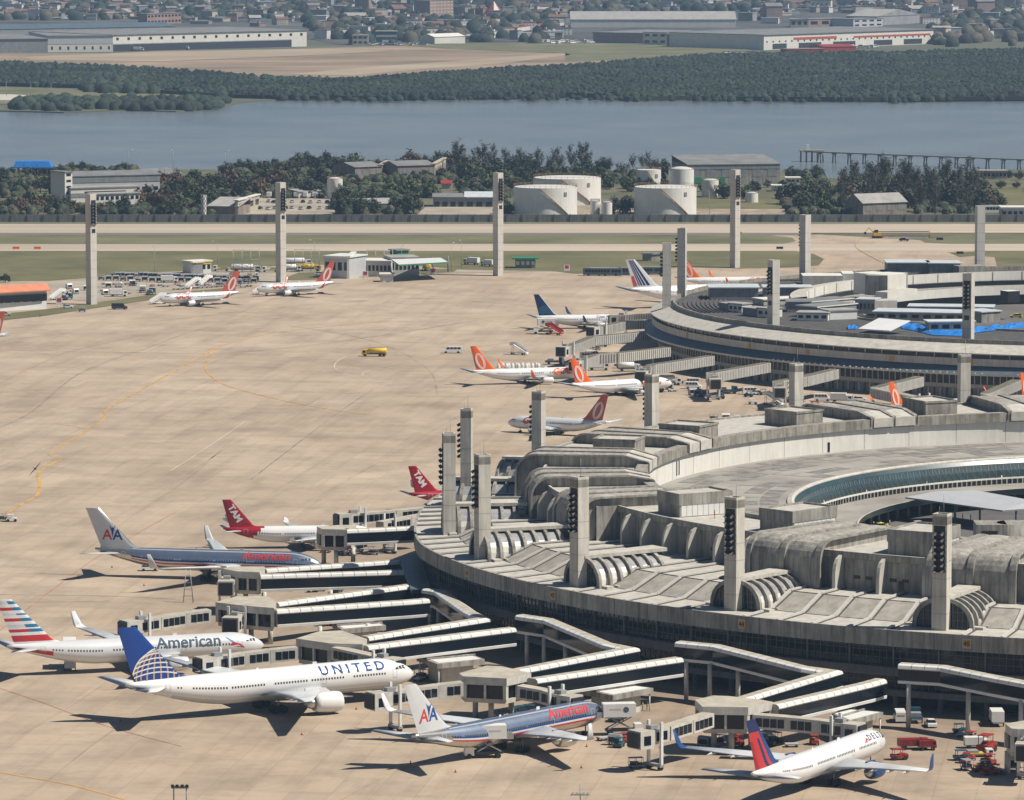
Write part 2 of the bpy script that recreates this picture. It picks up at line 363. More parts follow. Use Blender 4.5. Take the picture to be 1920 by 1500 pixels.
sheet('runway', [(-400, 420.5), (2400, 420.5), (2400, 437), (-400, 437)], 0.16, 'runway')
sheet('runway_shoulder', [(-400, 437), (1500, 437), (1520, 441), (-400, 441)], 0.16, 'runway_dark')
sheet('perimeter_road', [(-400, 414), (2400, 414), (2400, 417.5), (-400, 417.5)], 0.08, 'runway_dark')
sheet('grass_strip', [(-400, 417.5), (2400, 417.5), (2400, 420.5), (-400, 420.5)], 0.10, 'grass_pale')
for nm, pts, key in (('yard_ground', [(1300, 372), (1480, 372), (1500, 402), (1300, 402)], 'grass'), ('yard_ground', [(20, 330), (150, 326), (130, 372), (30, 370)], 'grass_pale'),
                     ('yard_ground', [(410, 372), (660, 366), (700, 402), (410, 402)], 'service_concrete'), ('yard_ground', [(800, 385), (930, 385), (930, 405), (780, 405)], 'service_concrete'),
                     ('yard_ground', [(1080, 378), (1190, 372), (1190, 404), (1070, 404)], 'dirt_brown'), ('yard_ground', [(1480, 360), (1600, 345), (1650, 405), (1480, 405)], 'ground_dirt'), ('yard_ground', [(1840, 345), (2000, 345), (2000, 405), (1840, 405)], 'grass'),
                     ('tank_berm', [(1290, 392), (1480, 392), (1480, 404), (1290, 404)], 'dirt_brown'), ('yard_ground', [(230, 372), (350, 366), (340, 400), (230, 402)], 'service_concrete')):
    sheet(nm, pts, 0.06 if nm != 'tank_berm' else .1, key)
sheet('earth_field', [(-300, 97), (220, 101), (560, 92), (880, 82), (1300, 82), (1310, 96), (1180, 112), (1060, 132), (800, 148), (640, 158), (520, 156), (200, 133), (-300, 125)], 0.3, 'bare_earth')
sheet('earth_track', [(540, 140), (700, 126), (900, 112), (1060, 100), (1070, 104), (960, 118), (800, 130), (660, 143)], 0.5, 'bare_earth_b')
sheet('earth_track', [(40, 108), (300, 97), (560, 93), (740, 96), (600, 104), (300, 116), (60, 113)], 0.5, 'bare_earth_b')
sheet('meadow', [(700, 82), (1300, 83), (1420, 96), (1180, 112), (1060, 116), (1060, 101), (840, 92)], 0.5, 'grass_pale')
sheet('spit_meadow', [(-300, 160), (60, 165), (150, 170), (330, 174), (440, 183), (400, 200), (200, 196), (-300, 196)], 0.3, 'grass_pale')
sheet('far_road', [(-300, 180), (20, 178), (72, 181), (30, 189), (-300, 190)], 0.5, 'concrete_light')
# painted lines
def ribbon(name, pts, w, key, z=0.09, wvar=None):
    g = [G(*p) for p in pts]; fine = []
    for i in range(len(g) - 1):
        p0, p1, p2, p3 = g[max(i - 1, 0)], g[i], g[i + 1], g[min(i + 2, len(g) - 1)]
        for k_ in range(5):
            t = k_ / 5; fine.append(0.5 * ((2 * p1) + (-p0 + p2) * t + (2 * p0 - 5 * p1 + 4 * p2 - p3) * t * t + (-p0 + 3 * p1 - 3 * p2 + p3) * t ** 3))
    fine.append(g[-1]); mb = MB(); L = []
    for i, p in enumerate(fine):
        d = (fine[min(i + 1, len(fine) - 1)] - fine[max(i - 1, 0)]).normalized(); nn = Vector((-d.y, d.x)) * w / 2; L.append((p + nn, p - nn))
    for a, b_ in zip(L, L[1:]): mb.poly([(*a[0], z), (*a[1], z), (*b_[1], z), (*b_[0], z)], key)
    o = struct(name, mb); return o
mat('line_yellow', (0.60, 0.34, 0.09), 0.8, var=0.3, scale=0.2)
mat('line_faint', (0.53, 0.36, 0.15), 0.85, var=0.3, scale=0.2)
mat('line_red', (0.50, 0.20, 0.13), 0.85, var=0.3, scale=0.2)
mat('line_white', (0.62, 0.56, 0.47), 0.85, var=0.25, scale=0.2)
mat('skid', (0.30, 0.25, 0.195), 0.9, var=0.3, scale=0.1)
mat('skid_faint', (0.36, 0.29, 0.215), 0.9, var=0.3, scale=0.05)
ribbon('taxi_line', [(8, 967), (40, 946), (70, 928), (74, 905), (72, 888), (90, 874), (115, 861)], .75, 'line_yellow')
ribbon('taxi_line', [(92, 852), (115, 837), (163, 807), (192, 789), (197, 778), (199, 769), (240, 745), (320, 700), (400, 656), (440, 641), (500, 627), (590, 615), (720, 603)], .6, 'line_yellow')
ribbon('taxi_line', [(402, 656), (390, 672), (385, 690), (398, 708), (427, 724), (499, 744), (600, 765), (690, 778)], .5, 'line_yellow')
ribbon('taxi_line', [(92, 852), (95, 856), (115, 861)], .3, 'line_faint')
ribbon('taxi_line', [(115, 860), (90, 866), (84, 872)], .3, 'line_faint'); ribbon('taxi_line', [(160, 806), (140, 800), (110, 796)], .25, 'line_faint')
ribbon('taxi_line', [(-20, 1445), (40, 1456), (110, 1468), (170, 1482), (250, 1505)], .5, 'line_yellow')
ribbon('taxi_line', [(1607, 452), (1608, 467), (1665, 498)], .4, 'line_faint', z=.2); ribbon('taxi_line', [(1450, 425), (1700, 431), (1920, 433)], .5, 'line_faint', z=.2)
ribbon('taxi_line', [(300, 560), (500, 590), (720, 603), (1000, 592)], .3, 'line_faint')
ribbon('apron_line', [(-10, 1190), (70, 1128), (190, 1040), (330, 960)], .22, 'line_red')
ribbon('apron_line', [(-10, 724), (60, 690), (130, 660), (260, 630)], .22, 'line_red')
ribbon('apron_line', [(-10, 1288), (80, 1318), (200, 1362), (340, 1400)], .22, 'line_red')
ribbon('apron_line', [(320, 883), (390, 838), (460, 790)], .25, 'line_white'); ribbon('apron_line', [(200, 772), (400, 774), (560, 772)], .5, 'line_white')
ribbon('apron_line', [(800, 690), (735, 690), (680, 700), (705, 715), (760, 726), (850, 736), (960, 740)], .3, 'line_white')
ribbon('apron_line', [(650, 668), (630, 680), (632, 694), (680, 712), (760, 730)], .3, 'line_white')
for pts, w, kk in (([(0, 802), (60, 772), (150, 700), (270, 655), (400, 612), (600, 590)], .5, 'skid'), ([(-10, 880), (60, 850), (180, 790), (300, 740)], .3, 'skid_faint'), ([(150, 1040), (260, 960), (350, 900), (440, 820)], .35, 'skid_faint'),
                  ([(350, 890), (430, 838), (520, 790), (600, 745)], .35, 'skid_faint'), ([(470, 900), (560, 830), (640, 770), (700, 730)], .5, 'skid'), ([(600, 930), (740, 850), (860, 780)], .3, 'skid_faint'),
                  ([(0, 656), (200, 660), (420, 662), (640, 640), (900, 600)], 1.2, 'skid_faint'), ([(720, 690), (900, 650), (1010, 640)], .6, 'skid_faint'), ([(540, 610), (700, 640), (800, 690), (820, 740)], .5, 'skid_faint'),
                  ([(-10, 1115), (200, 1118), (330, 1124)], .5, 'skid'), ([(-10, 1130), (200, 1128)], .3, 'skid_faint'), ([(640, 1500), (760, 1440), (900, 1400)], .3, 'skid_faint'), ([(20, 1390), (140, 1320), (200, 1280)], .25, 'skid_faint'), ([(60, 1490), (170, 1400), (260, 1340)], .25, 'skid_faint'),
                  ([(1180, 800), (1300, 812), (1500, 800)], 1.0, 'skid_faint'), ([(1000, 575), (800, 560), (600, 570), (400, 590), (0, 640)], .8, 'skid_faint'), ([(1560, 480), (1640, 470), (1760, 468), (1860, 472)], 1.0, 'skid_faint')):
    ribbon('tyre_mark', pts, w, kk, z=0.07)

# ------------------------------------------------------------------ trees
def leaves(mb, c, r, n, size, keys, squash=0.8, rr=rnd, thick=.55):
    for _ in range(n):
        d = Vector((rr.gauss(0, 1), rr.gauss(0, 1), rr.gauss(0, 1))).normalized(); q = c + Vector((d.x, d.y, d.z * squash)) * r * (thick + (1.05 - thick) * rr.random())
        nn = (d + Vector((rr.uniform(-.7, .7), rr.uniform(-.7, .7), rr.uniform(-.5, .9)))).normalized()
        a = nn.orthogonal().normalized(); b_ = nn.cross(a); an = rr.uniform(0, 6.28); a2 = a * math.cos(an) + b_ * math.sin(an); b2 = nn.cross(a2); s_ = size * rr.uniform(.55, 1.2)
        mb.poly([q + a2 * s_, q + b2 * s_ * .7, q - a2 * s_ * .9, q - b2 * s_ * .75], rr.choice(keys))
def broad_tree(seed, H, Wd, keys, dens=1.0):
    rr = random.Random(seed); t = thing('tree', 'tree', 'tree')
    mb = MB(); mb.tube((0, 0, -.3), (0, 0, H * .35), H * .035, 'bark', H * .022, n=6)
    blobs = []
    for i in range(15):
        a = rr.uniform(0, 6.28); d = Wd / 2 * math.sqrt(rr.random()) * .72; z = H * (.22 + .58 * rr.random() * (1 - d / Wd)); r = Wd * rr.uniform(.17, .27)
        c = Vector((math.cos(a) * d, math.sin(a) * d, z)); blobs.append((c, r)); mb.tube((0, 0, H * .28), c, H * .016, 'bark', H * .006, n=4, caps=(False, False))
    blobs.append((Vector((0, 0, H * .78)), Wd * .22)); mb.build('trunk', t)
    mb = MB()
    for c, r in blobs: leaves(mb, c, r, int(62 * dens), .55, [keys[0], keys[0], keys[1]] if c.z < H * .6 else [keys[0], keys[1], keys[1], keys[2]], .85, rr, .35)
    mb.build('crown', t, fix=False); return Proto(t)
def plume_tree(seed, H, keys, bare=False):
    rr = random.Random(seed); t = thing('tree', 'tree', 'tree'); mb = MB(); mb.tube((0, 0, -.3), (0, 0, H * .84), H * .014, 'bark', .05, n=5)
    cr = MB()
    for i in range(15):
        z0 = H * rr.uniform(.12, .66); a = rr.uniform(0, 6.28); ln = H * rr.uniform(.22, .34) * (1.2 - z0 / H); e = Vector((math.cos(a) * ln * .62, math.sin(a) * ln * .62, z0 + ln * 1.0))
        mb.tube((0, 0, z0), e, .09, 'bark', .03, n=3, caps=(False, False))
        for k_ in range(4):
            c = Vector((0, 0, z0)).lerp(e, .35 + .22 * k_); leaves(cr, c, 1.0 + .6 * rr.random(), 6 if bare else 20, .36, keys, 1.5, rr, .2)
    for k_ in range(5): leaves(cr, Vector((rr.uniform(-.8, .8), rr.uniform(-.8, .8), H * (.62 + .06 * k_))), 1.5 - .12 * k_, 6 if bare else 15, .34, keys, 1.6, rr, .2)
    mb.build('trunk', t); cr.build('crown', t, fix=False); return Proto(t)
KD, KM, KL, KB, KO = 'leaf_dark', 'leaf_mid', 'leaf_light', 'leaf_brown', 'leaf_olive'
TREES = {
 'dark': [broad_tree(s_, 9, 9, (KD, KD, KM)) for s_ in (1, 2, 3)], 'green': [broad_tree(s_, 8, 9.5, (KD, KM, KL)) for s_ in (4, 5, 6)],
 'light': [broad_tree(s_, 6, 7, (KM, KL, KL)) for s_ in (7, 8)], 'brown': [broad_tree(s_, 7, 9, (KB, KB, KO), .75) for s_ in (9, 10)],
 'olive': [broad_tree(s_, 8, 8, (KO, KD, KM), .8) for s_ in (11, 12)], 'plume': [plume_tree(s_, 20, (KD, KO, KO)) for s_ in (13, 14, 15)], 'bare': [plume_tree(s_, 15, (KO, KO, KD), True) for s_ in (16, 17)]}
TL = {'dark': 'dense dark green tree in the woodland between the perimeter wall and the water', 'green': 'leafy mid green tree in the woodland between the perimeter wall and the water', 'light': 'low bright green tree in the woodland behind the perimeter wall',
      'brown': 'rusty brown tree with dry leaves behind the perimeter wall', 'olive': 'thin dull olive tree behind the perimeter wall', 'plume': 'tall feathery dark tree near the waterfront', 'bare': 'tall sparse tree with see-through branches near the waterfront'}
TG = {k_: v_ + 's' for k_, v_ in {'dark': 'dark green tree', 'green': 'mid green tree', 'light': 'bright green tree', 'brown': 'brown tree', 'olive': 'olive tree', 'plume': 'tall feathery tree', 'bare': 'tall sparse tree'}.items()}
BASEH = {'dark': 9, 'green': 8, 'light': 6, 'brown': 7, 'olive': 8, 'plume': 20, 'bare': 15}
tr = random.Random(21)
def tree_at(px, py, kind, h):
    g = G(px, py); h = h if kind in ('plume', 'bare') else min(h, 12.5); s_ = h / BASEH[kind] * tr.uniform(.9, 1.12)
    w = s_ if kind in ('plume', 'bare') else max(s_, .85 * s_ + .15) 
    tr.choice(TREES[kind]).put((g.x, g.y, 0), tr.uniform(0, 6.28), TL[kind], TG[kind], (w, w, s_))
# belts: x0, x1, y0, y1, step px, kinds, h0, h1
BELTS = [
 (90, 250, 324, 328, 22, ['dark', 'dark', 'green'], 5, 8), (430, 560, 322, 332, 16, ['dark', 'green'], 7, 10), (540, 680, 318, 335, 15, ['dark', 'dark', 'green', 'olive'], 11, 15),
 (300, 440, 345, 372, 20, ['green', 'olive', 'brown', 'dark'], 9, 12), (420, 600, 342, 372, 18, ['dark', 'green', 'olive', 'brown'], 10, 14), (660, 880, 318, 328, 16, ['dark', 'green', 'olive', 'brown'], 8, 12),
 (860, 1120, 326, 338, 15, ['plume', 'plume', 'dark', 'plume'], 17, 22), (880, 1130, 340, 352, 20, ['dark', 'green', 'dark'], 9, 12), (1130, 1175, 326, 338, 14, ['dark', 'bare'], 8, 12), (1172, 1250, 330, 345, 13, ['bare', 'plume', 'dark'], 13, 17),
 (0, 62, 334, 345, 18, ['dark'], 6, 8), (0, 60, 352, 368, 20, ['dark', 'dark'], 8, 10), (0, 140, 392, 402, 20, ['brown', 'brown', 'green', 'dark'], 7, 9), (80, 120, 358, 372, 14, ['dark'], 9, 12),
 (120, 240, 398, 404, 22, ['brown', 'green', 'dark'], 5, 7), (235, 320, 390, 403, 16, ['brown', 'brown', 'dark'], 9, 11), (320, 420, 378, 403, 17, ['green', 'dark'], 9, 12), (300, 330, 400, 404, 14, ['dark', 'green'], 6, 8),
 (600, 680, 345, 375, 15, ['green', 'dark', 'light'], 6, 9), (640, 740, 378, 395, 17, ['dark', 'green', 'green'], 8, 10), (640, 700, 398, 405, 14, ['dark', 'green'], 7, 9), (740, 830, 360, 372, 15, ['green', 'dark', 'light'], 6, 9), (745, 790, 392, 403, 12, ['dark', 'green'], 9, 11),
 (700, 860, 333, 340, 18, ['dark', 'olive'], 6, 8), (860, 1000, 352, 372, 17, ['dark', 'green', 'light'], 7, 9), (930, 985, 398, 404, 13, ['green', 'light'], 5, 7), (1000, 1050, 401, 404, 13, ['light', 'green'], 5, 8), (1150, 1192, 394, 403, 12, ['dark'], 9, 11),
 (1100, 1190, 352, 362, 16, ['green', 'light', 'dark'], 5, 8), (1180, 1260, 352, 362, 14, ['olive', 'dark'], 5, 7), (1480, 1545, 330, 345, 15, ['dark', 'green'], 6, 8), (1360, 1420, 366, 374, 18, ['dark', 'light'], 6, 9), (1470, 1560, 378, 402, 17, ['olive', 'olive', 'green'], 9, 13),
 (1575, 1840, 366, 388, 8, ['plume', 'plume', 'plume', 'olive'], 18, 24), (1585, 1660, 393, 404, 17, ['plume', 'brown'], 9, 12), (1700, 1840, 388, 404, 14, ['plume', 'dark', 'plume'], 14, 19), (1560, 1600, 396, 404, 13, ['green', 'light'], 7, 9), (1835, 1880, 380, 398, 14, ['olive', 'brown', 'green'], 6, 8),
 (1840, 1960, 328, 338, 20, ['dark', 'green'], 4, 6), (1880, 1960, 352, 362, 20, ['green', 'olive'], 4, 6), (20, 100, 325, 330, 18, ['dark', 'dark'], 4, 6), (980, 1060, 344, 352, 18, ['green'], 7, 9), (1320, 1480, 350, 362, 32, ['green', 'olive'], 4, 6), (1040, 1100, 346, 356, 15, ['green', 'light'], 7, 9)]
for x0, x1, y0, y1, st, kinds, h0, h1 in BELTS:
    x = x0
    while x < x1:
        tree_at(x + tr.uniform(-7, 7), tr.uniform(y0, y1), tr.choice(kinds), tr.uniform(h0, h1)); x += st * tr.uniform(.78, 1.28)
tree_at(10, 530, 'dark', 4)
# mangrove wood on the far shore: one mass nobody could count
def inpoly(x, y, P):
    c = False; j = len(P) - 1
    for i in range(len(P)):
        if (P[i][1] > y) != (P[j][1] > y) and x < (P[j][0] - P[i][0]) * (y - P[i][1]) / (P[j][1] - P[i][1]) + P[i][0]: c = not c
        j = i
    return c
def mass(name, polys, n, r0, r1, keys, label, cat, seed, lf=9, floor=0, hh=None):
    rr = random.Random(seed); mb = MB(); cnt = 0
    W_ = []
    for P in (polys if floor else []): mb.prism([tuple(G(*p)) for p in P], 0, floor, keys[0])
    for P in polys:
        Q = [tuple(G(*p)) for p in P]; xs, ys = [q[0] for q in Q], [q[1] for q in Q]; W_.append((Q, min(xs), max(xs), min(ys), max(ys), (max(xs) - min(xs)) * (max(ys) - min(ys))))
    for Q, xa, xb, ya, yb, ar in W_:
        for _ in range(int(n * ar / sum(w[5] for w in W_))):
            x, y = rr.uniform(xa, xb), rr.uniform(ya, yb)
            if not inpoly(x, y, Q): continue
            r = rr.uniform(r0, r1); h = rr.uniform(*hh) if hh else r * rr.uniform(.9, 1.5); key = rr.choice(keys); k2 = rr.choice(keys)
            base = []; ring = 7
            for (f, zz) in ((1.0, 0), (1.02, .45), (.72, .82), (.25, 1.0)):
                base.append([(x + math.cos(q) * r * f * rr.uniform(.82, 1.18), y + math.sin(q) * r * f * rr.uniform(.82, 1.18), h * zz * rr.uniform(.9, 1.15)) for q in [k_ * 2 * math.pi / ring for k_ in range(ring)]])
            mb.loft(base, key, smooth=True, caps=(False, True))
            for _k in range(lf):
                a = rr.uniform(0, 6.28); e = rr.uniform(.1, 1.4); c = Vector((x + math.cos(a) * math.cos(e) * r * 1.02, y + math.sin(a) * math.cos(e) * r * 1.02, h * (.35 + .7 * math.sin(e))))
                s_ = rr.uniform(.4, 1.1); nn = Vector((math.cos(a) * math.cos(e), math.sin(a) * math.cos(e), math.sin(e) + rr.uniform(-.3, .4))).normalized(); u = nn.orthogonal().normalized(); w = nn.cross(u)
                mb.poly([c + u * s_, c + w * s_, c - u * s_, c - w * s_], k2)
    return tag(mb.build(name, fix=False), label, cat, kind='stuff')
MANG = [[(-60, 122), (200, 130), (400, 144), (520, 153), (640, 156), (800, 146), (960, 134), (1060, 131), (1060, 182), (900, 185), (700, 187), (520, 186), (440, 184), (300, 176), (160, 166), (-60, 160)],
        [(1060, 131), (1180, 121), (1300, 111), (1440, 107), (1700, 104), (2000, 97), (2000, 187), (1600, 190), (1300, 187), (1180, 189), (1150, 183), (1060, 181)]]
mass('mangrove', MANG, 30000, 1.8, 4.0, ['mangrove', 'mangrove', 'mangrove_b'], 'dark green mangrove wood along the far shore of the water', 'mangrove', 5, 9, 2.8, (3.4, 5.6))
mass('mangrove_fringe', [[(500, 185), (700, 186), (900, 184), (1060, 180), (1150, 182), (1300, 186), (1600, 189), (1920, 186), (1920, 191), (1600, 194), (1300, 191), (1150, 189), (900, 189), (700, 191), (500, 190)]], 330, 1.2, 3.6, ['mangrove', 'mangrove_b'], 'ragged mangrove bushes standing in the shallows along the far waterline', 'mangrove', 12, 12)
mass('shore_scrub', [[(30, 198), (120, 192), (200, 190), (330, 195), (440, 190), (400, 204), (330, 208), (240, 207), (120, 209), (20, 206)], [(150, 166), (230, 160), (320, 168), (300, 177), (170, 175)]], 420, 3.5, 6, ['mangrove', 'mangrove_b'], 'low scrub along the grassy spit on the far shore', 'scrub', 6)
for i, (x, y) in enumerate(((1152, 184), (1164, 184), (998, 186))):
    mb = MB(); g = G3(x, y, -.8); leaves(mb, g + Vector((0, 0, 2)), 4.2 if i < 2 else 2.5, 160, 1.1, ['mangrove', 'mangrove_b'], .9, rnd, .2)
    tag(mb.build('bush', fix=False), ['left', 'right', 'small lone'][i] + (' one of two round bushes standing in the water off the mangrove' if i < 2 else ' bush standing in the water off the far mangrove'), 'bush')
mass('city_trees', [[(-150, -30), (2100, -30), (2100, 20), (1800, 24), (1500, 22), (1000, 30), (700, 34), (300, 38), (-150, 40)], [(560, 40), (1050, 36), (1050, 60), (900, 78), (760, 80), (600, 70)], [(1755, 30), (2100, 20), (2100, 90), (1760, 88), (1740, 70)], [(600, 60), (1050, 78), (1000, 82), (640, 84)]], 4200, 4, 9, ['mangrove', 'mangrove', 'leaf_olive'], 'hazy dark trees growing between the houses of the distant city', 'trees', 8, 5)
# ------------------------------------------------------------------ airliners (nose tip at x = 0, body towards -x, z = 0 is the ground)
SPEC = {
 '767': dict(L=53.7, R=2.5, zc=4.35, wr=-17.5, wc=9.6, span=23.8, sweep=0.60, kink=8.0, tip=2.4, wz=3.2, dih=0.105, fh=15.8, fx=-43.5, fc=8.6, ftip=3.2, fsw=0.98, hx=-47.2, hc=5.6, hs=9.3, ex=[7.9], er=1.38, el=5.2, mg=-26.5, ng=-5.0, win=(-8, -45)),
 '777': dict(L=62.8, R=3.1, zc=5.2, wr=-21.0, wc=13.0, span=30.4, sweep=0.62, kink=10.0, tip=1.8, wz=3.8, dih=0.105, fh=18.6, fx=-50.5, fc=10.5, ftip=3.8, fsw=0.93, hx=-54.5, hc=7.0, hs=10.7, ex=[9.7], er=1.95, el=7.0, mg=-31.8, ng=-6.0, win=(-8, -53)),
 '738': dict(L=38.0, R=1.9, zc=3.1, wr=-13.0, wc=6.6, span=17.2, sweep=0.52, kink=5.6, tip=1.5, wz=2.15, dih=0.105, fh=12.5, fx=-30.2, fc=6.2, ftip=1.9, fsw=0.80, hx=-34.0, hc=3.8, hs=7.17, ex=[4.85], er=0.95, el=4.2, mg=-19.6, ng=-4.0, win=(-5.5, -31)),
 '737': dict(L=32.2, R=1.9, zc=3.1, wr=-10.0, wc=6.6, span=17.2, sweep=0.52, kink=5.6, tip=1.5, wz=2.15, dih=0.105, fh=12.5, fx=-24.4, fc=6.2, ftip=1.9, fsw=0.80, hx=-28.2, hc=3.8, hs=7.17, ex=[4.85], er=0.95, el=4.2, mg=-16.6, ng=-4.0, win=(-5.5, -25.5)),
 '320': dict(L=37.0, R=2.0, zc=3.4, wr=-12.0, wc=6.8, span=16.9, sweep=0.52, kink=6.0, tip=1.6, wz=2.5, dih=0.09, fh=11.9, fx=-29.2, fc=6.2, ftip=2.1, fsw=0.86, hx=-32.4, hc=4.0, hs=6.2, ex=[5.75], er=1.1, el=4.4, mg=-17.7, ng=-5.0, win=(-6, -30)),
}
def fin_x(S, z):           # leading edge x and chord of the fin at height z
    zb = S['zc'] + S['R'] * 0.8; t = (z - zb) / (S['fh'] - zb)
    return S['fx'] - (z - zb) * S['fsw'], S['fc'] + (S['ftip'] - S['fc']) * t
def airliner(kind, lv, X, Y, head, label, group=None, gear=True):
    S = SPEC[kind]; L, R, zc = S['L'], S['R'], S['zc']
    t = thing('airliner', label, 'airliner', (X, Y, 0), R_(head), group)
    # fuselage -------------------------------------------------
    nl, tl = R * 3.0, L * 0.34
    def prof(x):
        d = -x
        if d < nl:
            u = d / nl; r = R * (1 - (1 - u) ** 2.1) ** 0.62; c = zc - R * 0.20 * (1 - u) ** 1.5
        elif d > L - tl:
            u = (d - (L - tl)) / tl; r = R * (1 - 0.90 * u ** 1.55); c = zc + R * 0.78 * u ** 1.5
        else: r, c = R, zc
        return max(r, 0.04), c
    xs = [-nl * (i / 12) ** 1.6 for i in range(13)] + [-nl - (L - nl - tl) * i / 24 for i in range(1, 25)] + [-(L - tl) - tl * (i / 14) for i in range(1, 15)]
    sins = lv.get('edges', []); angs = [2 * math.pi * i / 40 for i in range(40)]
    for e in sins:
        a = math.asin(e); angs += [a % (2 * math.pi), math.pi - a]
    angs = sorted(set(round(a, 4) for a in angs))
    def surf(x, a, off=0.0, flip=1):
        r, c = prof(x); r += off
        return Vector((x, flip * -math.cos(a) * r, c + math.sin(a) * r))
    mb = MB(); body = lv['body']
    rings = [[surf(x, a) for a in angs] for x in xs]
    n = len(angs)
    def kf(i, j):
        a0, a1 = angs[j], angs[(j + 1) % n] + (2 * math.pi if j == n - 1 else 0)
        return body((xs[i] + xs[i + 1]) / 2 / -L, math.sin((a0 + a1) / 2))
    mb.loft(rings, 'plane_white', keyf=kf)
    mb.build('fuselage', t)
    # belly fairing
    mb = MB(); bf = []
    for i in range(9):
        u = i / 8; x = S['wr'] + 3.0 - u * (S['wc'] + 6); w = R * 0.95 * math.sin(math.pi * (0.08 + 0.84 * u)) ** 0.5; 
        bf.append([(x, math.cos(q) * w, zc - R * 0.62 + math.sin(q) * R * 0.52 * math.sin(math.pi * (0.05 + 0.9 * u)) ** 0.6) for q in [math.pi * 2 * k_ / 16 for k_ in range(16)]])
    mb.loft(bf, lv.get('belly', 'plane_grey')); mb.build('belly_fairing', t)
    # windows
    wa = math.asin(lv.get('wsin', 0.22)); w0, w1 = S['win']
    for side in (1, -1):
        mb = MB(); x = w0; k_ = 0; hw = 0.14 if R < 2.8 else 0.16; ha = 0.19 / R
        while x > w1:
            if k_ % 28 not in (12, 13, 14, 27):
                mb.poly([surf(x - hw, wa - ha, .03, side), surf(x + hw, wa - ha, .03, side), surf(x + hw, wa + ha, .03, side), surf(x - hw, wa + ha, .03, side)], 'black')
            x -= 0.62; k_ += 1
        mb.build('window_row', t)
        for dx in lv.get('doors', (w0 + 2.4, w1 - 1.6, (w0 + w1) / 2 + 9)):
            d = MB(); w_, h_ = 0.5, 0.95 / R
            for (a0, a1, x0, x1) in ((wa - h_, wa + h_, dx - w_, dx - w_ + .07), (wa - h_, wa + h_, dx + w_ - .07, dx + w_), (wa + h_ - .07 / R, wa + h_, dx - w_, dx + w_), (wa - h_, wa - h_ + .07 / R, dx - w_, dx + w_)):
                st = 4
                for q in range(st):
                    b0 = a0 + (a1 - a0) * q / st; b1 = a0 + (a1 - a0) * (q + 1) / st
                    d.poly([surf(x0, b0, .025, side), surf(x1, b0, .025, side), surf(x1, b1, .025, side), surf(x0, b1, .025, side)], 'plane_grey')
            d.build('door', t)
    # cockpit glass
    mb = MB(); cx = -nl * 0.30; ca = 0.62
    for side in (1, -1):
        for q in range(3):
            x0 = cx + 0.05 * R - q * 0.30 * R; x1 = x0 - 0.25 * R; a1 = ca + 0.42 - q * 0.18; a0 = ca - q * 0.08
            mb.poly([surf(x0, a0, .03, side), surf(x1, a0 - .02, .03, side), surf(x1, a1 - 0.12, .03, side), surf(x0 - .05 * R, a1, .03, side)], 'black')
    mb.build('cockpit_window', t)
    # wings
    wl_ = S['span']
    for side in (1, -1):
        secs = []
        for y in (R * 0.55, S['kink'], wl_ * 0.62, wl_):
            x = S['wr'] - (y - R * 0.55) * S['sweep']
            if y <= S['kink']: ch = S['wc'] + 1.5 - (y - R * .55) / (S['kink'] - R * .55) * (S['wc'] + 1.5 - S['wc'] * 0.62)
            else: ch = S['wc'] * 0.62 + (y - S['kink']) / (wl_ - S['kink']) * (S['tip'] - S['wc'] * 0.62)
            z = S['wz'] + (y - R * .55) * S['dih']; th = ch * (0.13 if y < 3 else 0.10)
            secs.append((y, x, ch, z, th))
        def sec(y, x, ch, z, th, dz=0, tw=0.0):
            pr = [(0, 0), (.04, .35), (.2, .62), (.45, .55), (.75, .28), (1, .02), (.75, -.12), (.4, -.38), (.12, -.36)]
            return [(x - u * ch, side * (y + dz * v * th), z + v * th * (1 - dz) - 0.03 * ch * u) for u, v in pr]
        mb = MB(); mb.loft([sec(*s_) for s_ in secs], lv.get('wing', 'wing_grey')); w = mb.build('wing', t)
        fm = MB()                                                       # flap track fairings
        for fy in (0.32, 0.48, 0.64, 0.80):
            y = wl_ * fy; x = S['wr'] - (y - R * .55) * S['sweep'] - (S['wc'] * 0.62 + (y - S['kink']) / (wl_ - S['kink']) * (S['tip'] - S['wc'] * .62)) * 0.62
            z = S['wz'] + (y - R * .55) * S['dih'] - 0.35
            fm.loft([[(x + 1.6 * (1 - u) - 3.0 * u, side * y + math.cos(q) * .22 * math.sin(math.pi * (.06 + .88 * u)), z + math.sin(q) * .3 * math.sin(math.pi * (.06 + .88 * u))) for q in [k_ * math.pi / 3 for k_ in range(6)]] for u in (0, .3, .6, 1)], 'wing_grey')
        fm.build('flap_fairing', w)
        wt = lv.get('winglet')
        if wt:
            y, x, ch, z, th = secs[-1]; h = {'767': 3.4, '738': 2.5, '737': 2.5, '320': 1.2}.get(kind, 2.5)
            mb = MB(); rr = []
            for u, oy, oz, cc, lean in ((0, 0, 0, 1, 0), (.25, .5, .18, .9, .4), (.5, .9, .75, .75, .8), (1, 1.5, h, .38, .95)):
                rr.append(sec(y + oy, x - u * h * 0.75 - .05, ch * cc, z + oz, th * cc, lean))
            mb.loft(rr, wt); mb.build('winglet', w)
